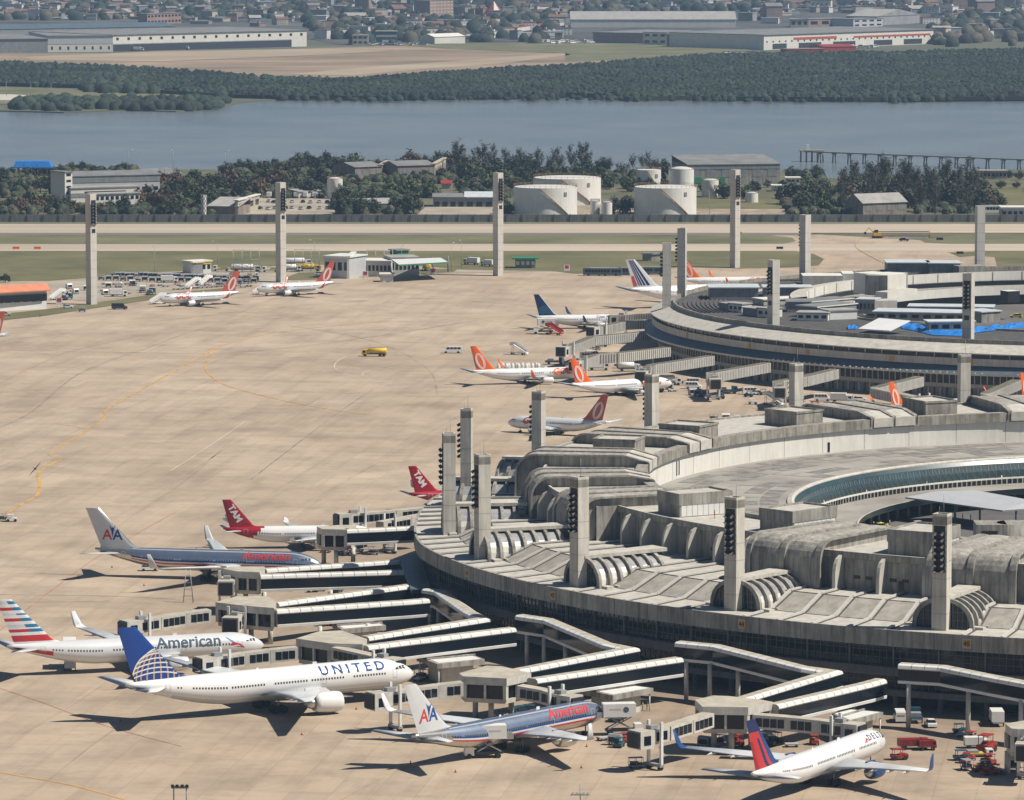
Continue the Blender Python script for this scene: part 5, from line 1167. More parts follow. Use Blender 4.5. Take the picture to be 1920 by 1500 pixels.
def rotunda(poly, label, z=9.2, win=True):
    P = [G(*p, z) for p in poly]; c = sum(P, Vector((0, 0))) / len(P); t = thing('rotunda', label, 'rotunda', (c.x, c.y, 0), 0, 'rotundas at the end of the walkways')
    if sum(P[i].x * P[(i + 1) % len(P)].y - P[(i + 1) % len(P)].x * P[i].y for i in range(len(P))) < 0: P = P[::-1]
    inn = [c + (p - c) * .93 for p in P]
    mb = MB(); mb.prism([tuple(p) for p in P], z - 1.5, z, 'white_dirty', top='bridge_roof'); mb.build('roof', t, world=True)
    mb = MB(); mb.prism([tuple(p) for p in inn], 4.2, 5.0, 'concrete_light'); mb.build('floor', t, world=True)
    mb = MB(); mb.prism([tuple(c + (p - c) * .86) for p in P], 5.0, z - 1.5, 'glass_dark')
    mb.build('window_wall', t, world=True)
    for i, p in enumerate(inn):
        q = inn[(i + 1) % len(inn)]; mb = MB(); a = math.atan2(q.y - p.y, q.x - p.x); mb.box((p.x, p.y, 5.0), (.75, .75, z - 6.5), 'white_dirty', a)
        if (q - p).length > 5: m = (p + q) / 2; mb.box((m.x, m.y, 5.0), (.45, .5, z - 6.5), 'white_dirty', a)
        mb.build('post', t, world=True)
    for k_ in range(3):
        a = k_ * 2.1 + .5; mb = MB(); x, y = c.x + math.cos(a) * 3.6 * (1 if k_ else 1.2), c.y + math.sin(a) * 2.6; mb.tube((x, y, 0), (x, y, 4.2), .55, 'white_dirty', n=12); mb.build('column', t, world=True)
    return t
def tunnel(pts, label, z0=8.4, z1=7.4, w=2.7, dark=True, ribbed=False, grp='telescopic boarding tunnels', h=2.6, cab=True, leg=True):
    P = [G3(p[0], p[1], z0 + (z1 - z0) * i / (len(pts) - 1)) for i, p in enumerate(pts)]
    t = thing('boarding_tunnel', label, 'tunnel', (P[0].x, P[0].y, 0), 0, grp)
    for i, (a, b_) in enumerate(zip(P, P[1:])):
        d = b_ - a; L = d.length; dn = d.normalized(); n = Vector((-dn.y, dn.x, 0)).normalized(); ww = w * (1 - .06 * i)
        mb = MB(); mb.loft([[p + n * (ww / 2), p - n * (ww / 2), p - n * (ww / 2) - Vector((0, 0, h)), p + n * (ww / 2) - Vector((0, 0, h))] for p in (a, b_)], 'white_dirty' if not ribbed else 'ribbed_white', smooth=False, keyf=lambda i_, j: 'bridge_roof' if j == 0 else ('ribbed_white' if ribbed else 'white_dirty'))
        o = mb.build('tunnel_section', t, world=True); mb = MB()
        if ribbed:
            k_ = .4
            while k_ < L:
                c = a + dn * k_
                for s_ in (1, -1): e = c + n * s_ * (ww / 2 + .02); mb.box((e.x, e.y, e.z - h + .1), (.34, .28, h - .15), 'ribbed_white', math.atan2(dn.y, dn.x)); e2 = e + dn * .34; mb.box((e2.x, e2.y, e2.z - h + .15), (.26, .06, h - .3), 'grey_metal', math.atan2(dn.y, dn.x))
                mb.box((c.x, c.y, c.z), (.2, ww + .2, .12), 'bridge_roof', math.atan2(dn.y, dn.x)); k_ += .9
            mb.build('rib', o)
        elif dark:
            k_ = .5; pw = 1.35
            while k_ + pw < L - .3:
                for s_ in (1, -1):
                    e = a + dn * (k_ + pw / 2) + n * s_ * (ww / 2 + .02); mb.box((e.x, e.y, e.z - h * .82), (pw - .14, .05, h * .62), 'glass_dark', math.atan2(dn.y, dn.x))
                k_ += pw
            if mb.v: mb.build('window_panel', o)
    e = P[-1]; d = (P[-1] - P[-2]).normalized(); a = math.atan2(d.y, d.x)
    if cab:
        c = e + Vector((d.x, d.y, 0)) * 1.6; mb = MB(); mb.box((c.x, c.y, c.z - 3.1), (3.2, 3.6, 3.3), 'white_dirty', a, top='bridge_roof'); o = mb.build('cab', t, world=True)
        mb = MB(); f = c + Vector((d.x, d.y, 0)) * 1.65; mb.box((f.x, f.y, f.z - 2.8), (.9, 3.0, 2.7), 'black', a)
        nn = Vector((-d.y, d.x, 0))
        for s_ in (1, -1): q = c + nn * s_ * 1.82; mb.box((q.x, q.y, q.z - 2.4), (1.6, .06, 1.7), 'glass_dark', a)
        mb.build('bellows', o); mb = MB(); q = e - Vector((d.x, d.y, 0)) * 1.0; mb.box((q.x, q.y, q.z + .05), (1.8, 1.5, .8), 'grey_metal', a); mb.build('roof_unit', o)
    if leg:
        q = P[-1] - d * min(3.5, (P[-1] - P[-2]).length * .4); nn = Vector((-d.y, d.x, 0)).normalized(); mb = MB()
        for s_ in (1, -1): r_ = q + nn * s_ * (w / 2 + .45); mb.box((r_.x, r_.y, .8), (.5, .5, q.z + .6), 'white_metal', a)
        mb.beam((q + nn * (w / 2 + .7)) * 1 - Vector((0, 0, q.z - .9)), (q - nn * (w / 2 + .7)) - Vector((0, 0, q.z - .9)), .9, .5, 'grey_metal'); o = mb.build('drive_column', t, world=True)
        mb = MB()
        for s_ in (1, -1): r_ = q + nn * s_ * (w / 2 + .2); mb.tube((r_.x - .3 * nn.x, r_.y - .3 * nn.y, .5), (r_.x + .3 * nn.x, r_.y + .3 * nn.y, .5), .5, 'tyre', n=10)
        mb.build('wheel', o)
    return t
def hut(poly, label, z=4.6, grp='low service huts beside the gates'):
    P = [G(*p, z) for p in poly]; c = sum(P, Vector((0, 0))) / len(P); t = thing('service_hut', label, 'hut', (c.x, c.y, 0), 0, grp)
    mb = MB(); mb.prism([tuple(p) for p in P], z - 1.0, z, 'concrete'); o = mb.build('roof', t, world=True)
    mb = MB(); mb.prism([tuple(c + (p - c) * .88) for p in P], z + .02, z + .06, 'white_metal'); d = (P[1] - P[0]).normalized(); mb.beam((*(P[0] * .5 + P[3] * .5), z + .25), (*(P[1] * .5 + P[2] * .5), z + .25), .35, .3, 'concrete'); mb.build('roof_panel', o)
    mb = MB(); mb.prism([tuple(c + (p - c) * .66) for p in P], 0, z - 1.0, 'white_dirty'); mb.build('wall', t, world=True)
    for p in P: q = c + (p - c) * .9; mb = MB(); mb.tube((q.x, q.y, 0), (q.x, q.y, z - 1), .14, 'white_metal', n=6); mb.build('post', t, world=True)
fixed_walkway([[(648, 992), (700, 990), (782, 986)]], 'short glazed walkway to the gate beside the red-tailed airliner', (), 9.2)
fixed_walkway([[(496, 1066), (735, 1050), (765, 1046)], [(487, 1077), (722, 1070), (765, 1068)]], 'twin glazed walkways beside the silver and blue airliner nose', ((620, 1075),))
fixed_walkway([[(515, 1129), (763, 1096), (790, 1092)], [(515, 1142), (765, 1125), (800, 1122)]], 'twin glazed walkways above the flag-tailed airliner nose', ((690, 1136), (600, 1141)))
fixed_walkway([[(800, 1103, 9.8), (825, 1107, 9.8), (880, 1145, 9.4), (905, 1158, 9.2), (683, 1193, 8.8)], [(683, 1210), (893, 1184), (960, 1176)]], 'folded glazed walkway above the UNITED lettering', ((806, 1106), (822, 1108), (850, 1184)))
fixed_walkway([[(975, 1152, 10.8), (1030, 1160, 10.8), (1140, 1206, 10), (1178, 1214, 9.6), (960, 1256, 8.8)], [(998, 1272), (1222, 1239), (1272, 1232)]], 'folded glazed walkway leading to the gate of the foreground silver airliner', ((988, 1156, 10.8), (1020, 1162, 10.8), (1060, 1176, 10.4), (1180, 1246)))
fixed_walkway([[(1272, 1202, 11.4), (1345, 1209, 11.4), (1510, 1250, 10.2), (1558, 1257, 9.8), (1385, 1309, 8.8)], [(1448, 1320), (1625, 1279), (1650, 1272)]], 'folded glazed walkway leading to the gate above the red and blue tail', ((1287, 1206, 11.4), (1331, 1211, 11.4), (1384, 1220, 11), (1600, 1284)))
fixed_walkway([[(1688, 1243, 12.4), (1770, 1248, 12.4), (1860, 1266, 12), (1990, 1290, 11.5)]], 'long white-roofed walkway at the right edge on two round columns', ((1704, 1246, 12.4), (1816, 1258, 12.2), (1915, 1277, 12)))
mb = MB(); P = [G3(748, 1044, 8.9), G3(786, 1030, 9.6), G3(808, 1094, 9.6), G3(772, 1108, 8.9)]; mb.prism([(p.x, p.y) for p in P], 8.2, 8.9, 'blue_grey'); mb.prism([(p.x, p.y) for p in [P[0].lerp(P[1], .15), P[1].lerp(P[0], .1), P[2].lerp(P[3], .1), P[3].lerp(P[2], .15)]], 4.2, 8.2, 'glass_dark'); mb.prism([(p.x, p.y) for p in P], 3.6, 4.2, 'blue_grey'); tag(mb.build('link_building'), 'blue-grey roofed link between the twin walkways and the terminal edge', 'link')
ROT = [([(594, 987), (640, 984), (668, 985), (650, 993), (604, 992)], 'boxy rotunda at the gate beside the red TAM tail'), ([(418, 1066), (431, 1062), (496, 1062), (497, 1067), (487, 1073), (443, 1071)], 'small flat-roofed rotunda by the nearer silver airliner engine'),
       ([(404, 1129), (443, 1118), (503, 1118), (518, 1129), (514, 1140), (452, 1135)], 'flat-roofed rotunda above the American lettering in grey'), ([(555, 1197), (597, 1184), (640, 1182), (688, 1198), (680, 1208), (617, 1206)], 'flat-roofed rotunda above the white airliner with UNITED lettering'),
       ([(861, 1262), (912, 1248), (941, 1249), (996, 1262), (950, 1272), (868, 1268)], 'flat-roofed rotunda behind the foreground silver and blue airliner'), ([(1303, 1312), (1337, 1304), (1365, 1305), (1423, 1311), (1449, 1316), (1403, 1326), (1317, 1325)], 'flat-roofed rotunda left of the red and blue tail fin'),
       ([(1885, 1357), (1930, 1349), (1970, 1356), (1935, 1368), (1897, 1366)], 'flat-roofed rotunda cut off by the right edge')]
for p, l_ in ROT: rotunda(p, l_)
tunnel([(802, 950), (740, 956), (655, 963)], 'dark-windowed tunnel left of the near terminal, the farther of two', 8.6, 8.0)
tunnel([(800, 962), (765, 968), (712, 978)], 'short dark-windowed tunnel left of the near terminal, the nearer of two', 8.6, 8.0, cab=False)
tunnel([(430, 1072), (425, 1088)], 'stubby tunnel under the small rotunda', 8.0, 7.4); tunnel([(392, 1142), (345, 1148), (297, 1156), (256, 1163)], 'white tunnel with dark windows reaching over the flag-tailed airliner', 8.6, 7.6)
tunnel([(452, 1140), (438, 1156)], 'stubby tunnel at the flag-tailed airliner door', 8.2, 7.4)
tunnel([(556, 1212), (505, 1217), (457, 1223), (398, 1232)], 'white tunnel with dark windows between the flag-tailed and UNITED airliners', 8.6, 7.6); tunnel([(630, 1212), (688, 1225), (725, 1234)], 'tunnel docked behind the UNITED airliner roof', 8.6, 7.6)
tunnel([(866, 1278), (820, 1283), (770, 1290), (722, 1298)], 'white tunnel with dark windows beside the AA tail fin in the foreground', 8.6, 7.6); tunnel([(975, 1284), (1020, 1292), (1058, 1303)], 'tunnel behind the foreground silver airliner roof', 8.6, 7.6)
tunnel([(1328, 1336), (1290, 1348), (1248, 1361), (1215, 1369)], 'white tunnel with dark windows left of the red and blue tail', 8.4, 7.4); tunnel([(1413, 1338), (1480, 1343), (1540, 1349), (1585, 1356)], 'long tunnel behind the DELTA airliner roof', 8.4, 7.6)
tunnel([(1935, 1368), (1925, 1392)], 'stubby tunnel at the right edge rotunda', 8.2, 7.4)
for p, l_ in (([(781, 1230), (873, 1223), (909, 1236), (820, 1245)], 'white-roofed service hut right of the UNITED airliner nose'), ([(1085, 1291), (1160, 1281), (1225, 1290), (1149, 1304)], 'white-roofed service hut behind the raised white container'),
              ([(1560, 1338), (1585, 1329), (1656, 1335), (1593, 1352)], 'white-roofed service hut above the DELTA airliner nose'), ([(623, 1168), (710, 1165), (724, 1173), (640, 1180)], 'white-roofed service hut behind the flat-roofed rotunda of the UNITED gate')): hut(p, l_)
# far terminal bridges with ribbed sides
FB = [([(1232, 586), (1194, 588), (1160, 591)], 'short ribbed boarding bridge beside the blue-tailed airliner nose'), ([(1228, 599), (1169, 602), (1144, 608), (1118, 613)], 'ribbed boarding bridge below the blue-tailed airliner'),
      ([(1216, 621), (1109, 631), (1083, 642), (1058, 650)], 'long ribbed boarding bridge with two cabs, left side of the far terminal'), ([(1252, 651), (1154, 662), (1117, 665), (1082, 677)], 'ribbed boarding bridge to the pair of orange-tailed airliners'),
      ([(1333, 667), (1221, 684), (1204, 696)], 'ribbed boarding bridge ending above the concrete tower'), ([(1438, 680), (1332, 699), (1340, 710)], 'ribbed boarding bridge with a tall white end, above the white vans'),
      ([(1565, 692), (1507, 706), (1460, 714), (1462, 726)], 'ribbed boarding bridge passing behind the weathered tower'), ([(1724, 706), (1639, 727), (1700, 740), (1747, 749)], 'folded boarding bridge above the orange tail at the lower right gate'), ([(1906, 712), (1846, 738), (1922, 753)], 'folded boarding bridge at the far right edge of the far terminal')]
for p, l_ in FB: tunnel(p, l_, 8.2, 7.0, w=2.9, ribbed=True, grp='ribbed boarding bridges of the far terminal', h=3.0)
# ------------------------------------------------------------------ vehicles, carts, people
def wheels(t, xs, w, r, n=10):
    for x in xs:
        for s_ in (1, -1):
            mb = MB(); mb.tube((x, s_ * (w / 2 - .12), r), (x, s_ * (w / 2 + .06), r), r, 'tyre', n=n); mb.build('wheel', t)
def profile_body(mb, side, w, key, inset=0.0):
    """side = closed outline in x,z"""
    mb.loft([[(x, -w / 2 + inset * (z > 1.1), z) for x, z in side], [(x, w / 2 - inset * (z > 1.1), z) for x, z in side]], key, smooth=False)
def van(name, label, cat, L=5.2, w=2.0, h=2.3, key='white_paint', grp=None, cabf=.75):
    t = thing(name, label, cat, group=grp); mb = MB()
    s_ = [(-L / 2, .35), (L / 2, .35), (L / 2, 1.0), (L / 2 - .75, 1.25), (L / 2 - 1.45, h), (-L / 2 + .12, h), (-L / 2, h - .25)]
    profile_body(mb, s_, w, key, .08); mb.build('body', t); mb = MB()
    for sy in (1, -1):
        x = -L / 2 + .4
        while x < L / 2 - 1.5: mb.poly([(x, sy * (w / 2 - .04), h * .62), (x + .78, sy * (w / 2 - .04), h * .62), (x + .78, sy * (w / 2 - .05), h * .88), (x, sy * (w / 2 - .05), h * .88)], 'glass_dark'); x += .95
    mb.poly([(L / 2 - .80, -w / 2 + .2, 1.32), (L / 2 - .80, w / 2 - .2, 1.32), (L / 2 - 1.38, w / 2 - .25, h - .12), (L / 2 - 1.38, -w / 2 + .25, h - .12)], 'glass_dark'); mb.poly([(-L / 2 - .02, -w / 2 + .25, h * .6), (-L / 2 - .02, w / 2 - .25, h * .6), (-L / 2 + .07, w / 2 - .25, h * .88), (-L / 2 + .07, -w / 2 + .25, h * .88)], 'glass_dark')
    mb.build('windows', t, fix=False); wheels(t, (-L / 2 + 1.0, L / 2 - .95), w, .36); return Proto(t)
def car(name, label, cat, key, L=4.3, grp=None, taxi=False):
    t = thing(name, label, cat, group=grp); mb = MB(); w = 1.75
    profile_body(mb, [(-L / 2, .3), (L / 2, .3), (L / 2, .75), (L / 2 - 1.1, .95), (-L / 2 + .1, 1.0), (-L / 2, .8)], w, key); mb.build('body', t)
    mb = MB(); mb.loft([[(-L / 2 + .2, -w / 2 + .08, .95), (L / 2 - 1.1, -w / 2 + .08, .93), (L / 2 - 1.1, w / 2 - .08, .93), (-L / 2 + .2, w / 2 - .08, .95)], [(-L / 2 + .7, -w / 2 + .28, 1.42), (L / 2 - 1.9, -w / 2 + .28, 1.42), (L / 2 - 1.9, w / 2 - .28, 1.42), (-L / 2 + .7, w / 2 - .28, 1.42)]], 'glass_dark', smooth=False, keyf=lambda i, j: 'glass_dark')
    mb.box((-.2, 0, 1.42), (L - 2.7, w - .5, .05), key)
    if taxi: mb.box((-.1, 0, 1.47), (.5, .3, .18), 'white_paint')
    mb.build('cabin', t); wheels(t, (-L / 2 + .8, L / 2 - .8), w, .32); return Proto(t)
def box_truck(name, label, cat, bodykey, cabkey='white_paint', L=7.0, h=3.0, kind='box', grp=None):
    t = thing(name, label, cat, group=grp); w = 2.4; mb = MB(); profile_body(mb, [(L / 2 - 1.9, .6), (L / 2, .6), (L / 2, 1.3), (L / 2 - .3, 2.3), (L / 2 - 1.9, 2.4)], w * .95, cabkey); cb = mb.build('cab', t)
    mb = MB(); mb.poly([(L / 2 + .01, -.95, 1.38), (L / 2 + .01, .95, 1.38), (L / 2 - .25, .9, 2.2), (L / 2 - .25, -.9, 2.2)], 'glass_dark')
    for sy in (1, -1): mb.poly([(L / 2 - 1.3, sy * 1.16, 1.4), (L / 2 - .35, sy * 1.16, 1.4), (L / 2 - .45, sy * 1.16, 2.1), (L / 2 - 1.3, sy * 1.16, 2.1)], 'glass_dark')
    mb.build('windows', cb, fix=False); mb = MB(); mb.box((-.9, 0, .7), (L - 1.8, w * .8, .3), 'grey_metal'); mb.build('chassis', t); mb = MB()
    if kind == 'box': mb.box((-1.0, 0, 1.0), (L - 2.1, w, h - 1.0), bodykey)
    elif kind == 'tank':
        r = 1.05; mb.loft([[(x, math.cos(q) * r * f * 1.12, 2.05 + math.sin(q) * r * f) for q in [k_ * math.pi / 8 for k_ in range(16)]] for x, f in ((-L / 2 + .05, .55), (-L / 2 + .25, 1), (L / 2 - 2.3, 1), (L / 2 - 2.1, .55))], bodykey)
        mb.box((-1.0, 0, 3.05), (L - 3.2, .8, .12), 'grey_metal')
    else: mb.box((-1.0, 0, 1.0), (L - 2.1, w, .25), bodykey); mb.box((-1.4, 0, 1.25), (L - 4.5, w * .8, .7), 'grey_metal')
    mb.build('tank' if kind == 'tank' else 'cargo_box', t); wheels(t, (-L / 2 + 1.0, -L / 2 + 2.3, L / 2 - 1.1), w, .48) if L > 8 else wheels(t, (-L / 2 + 1.3, L / 2 - 1.1), w, .45); return Proto(t)
def catering(name, label, H):
    t = thing(name, label, 'truck'); mb = MB(); mb.box((0, 0, H), (6.2, 2.6, 2.5), 'white_metal'); b_ = mb.build('container', t)
    mb = MB()
    for sy in (1, -1):
        mb.loft([[(-1.2 + math.cos(q) * .55, sy * (1.3 + e), H + 1.4 + math.sin(q) * .55) for q in [k_ * math.pi / 8 for k_ in range(16)]] for e in (0, .03)], 'text_slate')
        mb.box((.9, sy * 1.31, H + 1.35), (2.2, .02, .3), 'plane_grey')
    for x in (-3.12, 3.12): mb.box((x, .65, H + .2), (.03, .06, 2.1), 'plane_grey'); mb.box((x, -.65, H + .2), (.03, .06, 2.1), 'plane_grey'); mb.box((x, 0, H + .2), (.03, .05, 2.1), 'plane_grey')
    mb.build('door_and_emblem', b_); mb = MB()
    for sy in (.8, -.8):
        mb.beam((-2.4, sy, 1.2), (2.2, sy, H), .18, .22, 'grey_metal'); mb.beam((2.2, sy * 1.1, 1.2), (-2.4, sy * 1.1, H), .18, .22, 'grey_metal')
    mb.build('scissor_lift', t); mb = MB(); mb.box((-.5, 0, .8), (6.0, 2.0, .4), 'black'); mb.build('chassis', t); mb = MB(); profile_body(mb, [(-4.6, .6), (-2.9, .6), (-2.9, 2.2), (-4.3, 2.2), (-4.6, 1.3)], 2.2, 'white_paint'); mb.build('cab', t)
    mb = MB(); mb.box((3.7, 0, H - .1), (1.4, 2.4, .12), 'grey_metal'); mb.box((3.7, 1.15, H), (1.4, .05, 1.0), 'grey_metal'); mb.box((3.7, -1.15, H), (1.4, .05, 1.0), 'grey_metal'); mb.build('platform', t); wheels(t, (-3.8, 1.6), 2.3, .48); return t
def cart(name, label, kind, key, grp):
    t = thing(name, label, 'cart', group=grp); mb = MB(); mb.box((0, 0, .45), (2.6, 1.5, .14), 'grey_metal'); mb.beam((1.3, 0, .5), (2.1, 0, .4), .1, .1, 'grey_metal'); mb.build('frame', t); mb = MB()
    if kind == 'box': mb.loft([[(x, y, z) for y, z in ((-.75, .6), (.75, .6), (.75, 1.6), (.45, 2.1), (-.45, 2.1), (-.75, 1.7))] for x in (-1.2, 1.2)], key, smooth=False); mb.build('container', t); mb = MB(); mb.box((0, -.77, .7), (2.0, .02, .9), 'glass_dark'); mb.box((0, .77, .7), (2.0, .02, .9), 'glass_dark'); mb.build('curtain', t)
    elif kind == 'cage':
        for x in (-1.25, 0, 1.25):
            for y in (-.7, .7): mb.tube((x, y, .55), (x, y, 1.9), .05, key, n=4)
        mb.box((0, 0, 1.9), (2.6, 1.5, .07), key); mb.box((0, .7, 1.1), (2.5, .04, .06), key); mb.box((0, -.7, 1.1), (2.5, .04, .06), key); mb.build('cage', t); mb = MB(); mb.box((-.3, 0, .6), (1.4, 1.1, .6), 'cloth_dark'); mb.box((.8, .1, .6), (.6, .8, .4), 'truck_blue'); mb.build('luggage', t)
    else: mb.box((0, 0, .6), (2.5, 1.4, .1), key); mb.build('deck', t)
    wheels(t, (-.9, .9), 1.4, .22, 8); return Proto(t)
def tug(name, label, key, grp=None):
    t = thing(name, label, 'tractor', group=grp); mb = MB(); profile_body(mb, [(-1.4, .35), (1.4, .35), (1.4, .95), (.5, 1.05), (-.3, .8), (-1.4, .9)], 1.4, key); mb.build('body', t); mb = MB()
    for x in (-1.0, .4):
        for y in (-.6, .6): mb.tube((x, y, .8), (x, y, 1.8), .05, key, n=4)
    mb.box((-.3, 0, 1.8), (1.8, 1.4, .08), key); mb.build('canopy', t); wheels(t, (-.9, .9), 1.4, .38); return Proto(t)
def stairs(name, label, key='white_paint', H=3.2, grp=None):
    t = thing(name, label, 'stairs', group=grp); mb = MB(); mb.beam((-3.2, 0, .6), (2.0, 0, H), 1.4, .35, key); mb.box((2.7, 0, H - .15), (1.5, 1.6, .15), key); mb.build('stair_flight', t); mb = MB()
    for sy in (.72, -.72): mb.beam((-3.2, sy, 1.35), (2.0, sy, H + .95), .07, .85, key); mb.box((2.7, sy, H), (1.5, .07, 1.0), key)
    mb.build('side_rail', t); mb = MB()
    for x, z in ((2.6, H), (-.6, 1.7)):
        for y in (-.6, .6): mb.tube((x, y, .5), (x, y, z), .07, 'grey_metal', n=5)
    mb.beam((-.6, .6, .6), (2.6, .6, H - .4), .08, .08, 'grey_metal'); mb.box((.6, 0, .45), (5.6, 1.4, .25), key if key != 'red' else 'red'); mb.build('support_frame', t); wheels(t, (-1.5, 2.6), 1.5, .33); return Proto(t)
def bus(name, label, key, L=11.5, grp=None):
    t = thing(name, label, 'bus', group=grp); mb = MB(); mb.box((0, 0, .4), (L, 2.5, 2.7), key); mb.box((-.5, 0, 3.1), (L * .6, 1.6, .18), 'plane_grey'); mb.build('body', t); mb = MB()
    for sy in (1, -1):
        x = -L / 2 + .5
        while x < L / 2 - 1.2: mb.box((x + .6, sy * 1.26, 1.5), (1.1, .03, 1.1), 'glass_dark'); x += 1.28
    mb.box((L / 2 + .01, 0, 1.3), (.03, 2.2, 1.5), 'glass_dark'); mb.build('windows', t); wheels(t, (-L / 2 + 2.4, L / 2 - 2.2), 2.5, .48); return Proto(t)
def person(label, top='hi_vis', legs='cloth_dark', loc=(0, 0, 0), rz=0, h=1.75):
    k_ = h / 1.75; t = thing('person', label, 'person', loc, rz); mb = MB()
    def ell_(c, rx, ry, n=8): return [(c[0] + math.cos(q) * rx * k_, c[1] + math.sin(q) * ry * k_, c[2] * k_) for q in [2 * math.pi * i / n for i in range(n)]]
    for s_ in (1, -1): mb.loft([ell_((0.04, s_ * .10, 0.0), .10, .05), ell_((0, s_ * .10, .08), .05, .05), ell_((0, s_ * .10, .45), .06, .06), ell_((0, s_ * .09, .88), .09, .09)], legs)
    mb.loft([ell_((0, 0, .82), .10, .16), ell_((0, 0, 1.05), .10, .15), ell_((0, 0, 1.35), .12, .20), ell_((0, 0, 1.45), .08, .17), ell_((0, 0, 1.48), .05, .06), ell_((0, 0, 1.54), .05, .05)], top)
    for s_ in (1, -1): mb.loft([ell_((0, s_ * .21, 1.42), .05, .05), ell_((.02, s_ * .25, 1.15), .042, .042), ell_((.07, s_ * .25, .88), .035, .035), ell_((.08, s_ * .25, .78), .035, .02)], top)
    mb.loft([ell_((0, 0, 1.52), .05, .05), ell_((.01, 0, 1.57), .085, .07), ell_((.01, 0, 1.66), .095, .08), ell_((0, 0, 1.73), .07, .06), ell_((0, 0, 1.755), .02, .02)], 'skin')
    mb.build('body', t); mb = MB(); mb.loft([ell_((-.02, 0, 1.64), .10, .085), ell_((-.01, 0, 1.72), .085, .072), ell_((-.01, 0, 1.77), .03, .03)], 'cloth_dark'); mb.build('hair', t); return t
WV = van('van', 'white van', 'van'); DV = van('van', 'dark van', 'van', key='cloth_dark'); WJ = car('pickup', 'white car', 'car', 'white_paint'); GC = car('car', 'parked car', 'car', 'plane_grey'); DC = car('car', 'dark car', 'car', 'cloth_dark'); TX = car('taxi', 'yellow taxi', 'taxi', 'taxi_yellow', taxi=True)
FT = box_truck('fuel_truck', 'fuel truck', 'truck', 'yellow', 'yellow', 8.5, kind='tank'); FW = box_truck('fuel_truck', 'white fuel truck', 'truck', 'white_paint', L=7.5, kind='tank'); BT = box_truck('box_truck', 'white box truck', 'truck', 'white_metal'); FB_ = box_truck('flatbed_truck', 'flatbed', 'truck', 'yellow', kind='flat')
SV = box_truck('service_truck', 'service truck', 'truck', 'truck_blue', 'truck_blue', 6.5, 2.6, 'flat')
CG = cart('baggage_cart', 'cart', 'box', 'grey_metal', 'baggage carts parked on the service yard'); CW = cart('baggage_cart', 'cart', 'box', 'white_metal', 'baggage carts parked on the service yard'); CC = cart('cage_cart', 'cart', 'cage', 'grey_metal', 'cage carts parked on the service yard'); CD = cart('flat_dolly', 'cart', 'flat', 'plane_grey', 'flat dollies parked on the service yard'); CR = cart('flat_dolly', 'cart', 'flat', 'red', 'flat dollies parked on the service yard')
TG_ = tug('baggage_tractor', 'tractor', 'white_paint'); TB = tug('baggage_tractor', 'tractor', 'truck_blue'); mat('dull_red', (0.33, 0.03, 0.02), 0.6, var=0.4, scale=2)
TR = tug('baggage_tractor', 'tractor', 'dull_red'); STW = stairs('boarding_stairs', 'stairs'); STR = stairs('boarding_stairs', 'stairs', 'red'); BS = bus('bus', 'bus', 'blue_grey'); BW = bus('bus', 'bus', 'white_paint')
def put(P, px, py, deg, label=None, group=None, z=0.05, scale=None): return P.put(G3(px, py, z), R_(deg), label, group, scale)
put(FT, 702, 668, 175, 'yellow fuel truck crossing the open apron', scale=(1.0, .95, .95)); put(WV, 848, 662, 178, 'grey-white van on the open apron right of the yellow truck', scale=(1.3, 1, 1)); put(DV, 224, 580, 5, 'dark van on the apron in front of the parked airliner', scale=(1.15, 1, 1)); put(WJ, 127, 578, 5, 'white car beside the red sign near the leftmost lamp tower')
put(CC, 154, 585, 10, 'grey cage cart standing alone left of the dark van', ''); put(GC, 10, 592, 8, 'silver car at the left edge below the orange-roofed shed'); put(TG_, 22, 978, 5, 'white baggage tractor on the apron at the left edge'); put(CC, 5, 977, 5, 'cart with dark load coupled to the tractor at the left edge', '')
put(STW, 974, 665, 150, 'white boarding stairs left standing on the open apron'); put(STR, 1040, 628, 150, 'red and white boarding stairs behind the blue-tailed airliner'); put(STW, 1450, 760, 150, 'grey boarding stairs beside the baggage tractors at the far terminal')
put(STW, 296, 570, 30, 'boarding stairs at the front door of the left remote airliner'); put(STW, 489, 552, 30, 'boarding stairs at the front door of the right remote airliner'); put(STW, 108, 562, 40, 'boarding stairs parked beside the orange-roofed shed'); put(STW, 362, 540, 40, 'boarding stairs among the baggage carts, left one'); put(STW, 385, 536, 50, 'boarding stairs among the baggage carts, right one')
for px, py, dg, P_, l_ in ((1297, 722, 175, WV, 'small white van left in the group by the tall white bridge end'), (1300, 729, -8, WV, 'white minibus below the tall white bridge end'), (1364, 738, 5, SV, 'blue service truck beneath the white bridge cab'), (1408, 739, 8, WV, 'white and blue van beside the white jeep'), (1421, 740, 4, WJ, 'white jeep right of the white and blue van'),
                       (1542, 752, -6, WV, 'white minibus right of the weathered tower'), (1578, 755, -10, BT, 'white box truck by the far terminal wall'), (1612, 752, 0, WJ, 'white car in the shade of the far terminal'), (1256, 722, 0, FW, 'white tanker truck behind the weathered tower'), (1122, 694, 4, BT, 'light truck under the ribbed bridge near the orange engine'), (1102, 673, 12, WV, 'white van by the ribbed bridge, left of a pair'), (1112, 670, 12, WV, 'white van by the ribbed bridge, right of a pair'),
                       (1040, 683, 0, SV, 'blue-green truck beneath the bridge cabs'), (1170, 690, 6, SV, 'blue service truck under the ribbed bridge'), (1180, 696, 3, FW, 'white tanker beside the blue service truck')): put(P_, px, py, dg, l_)
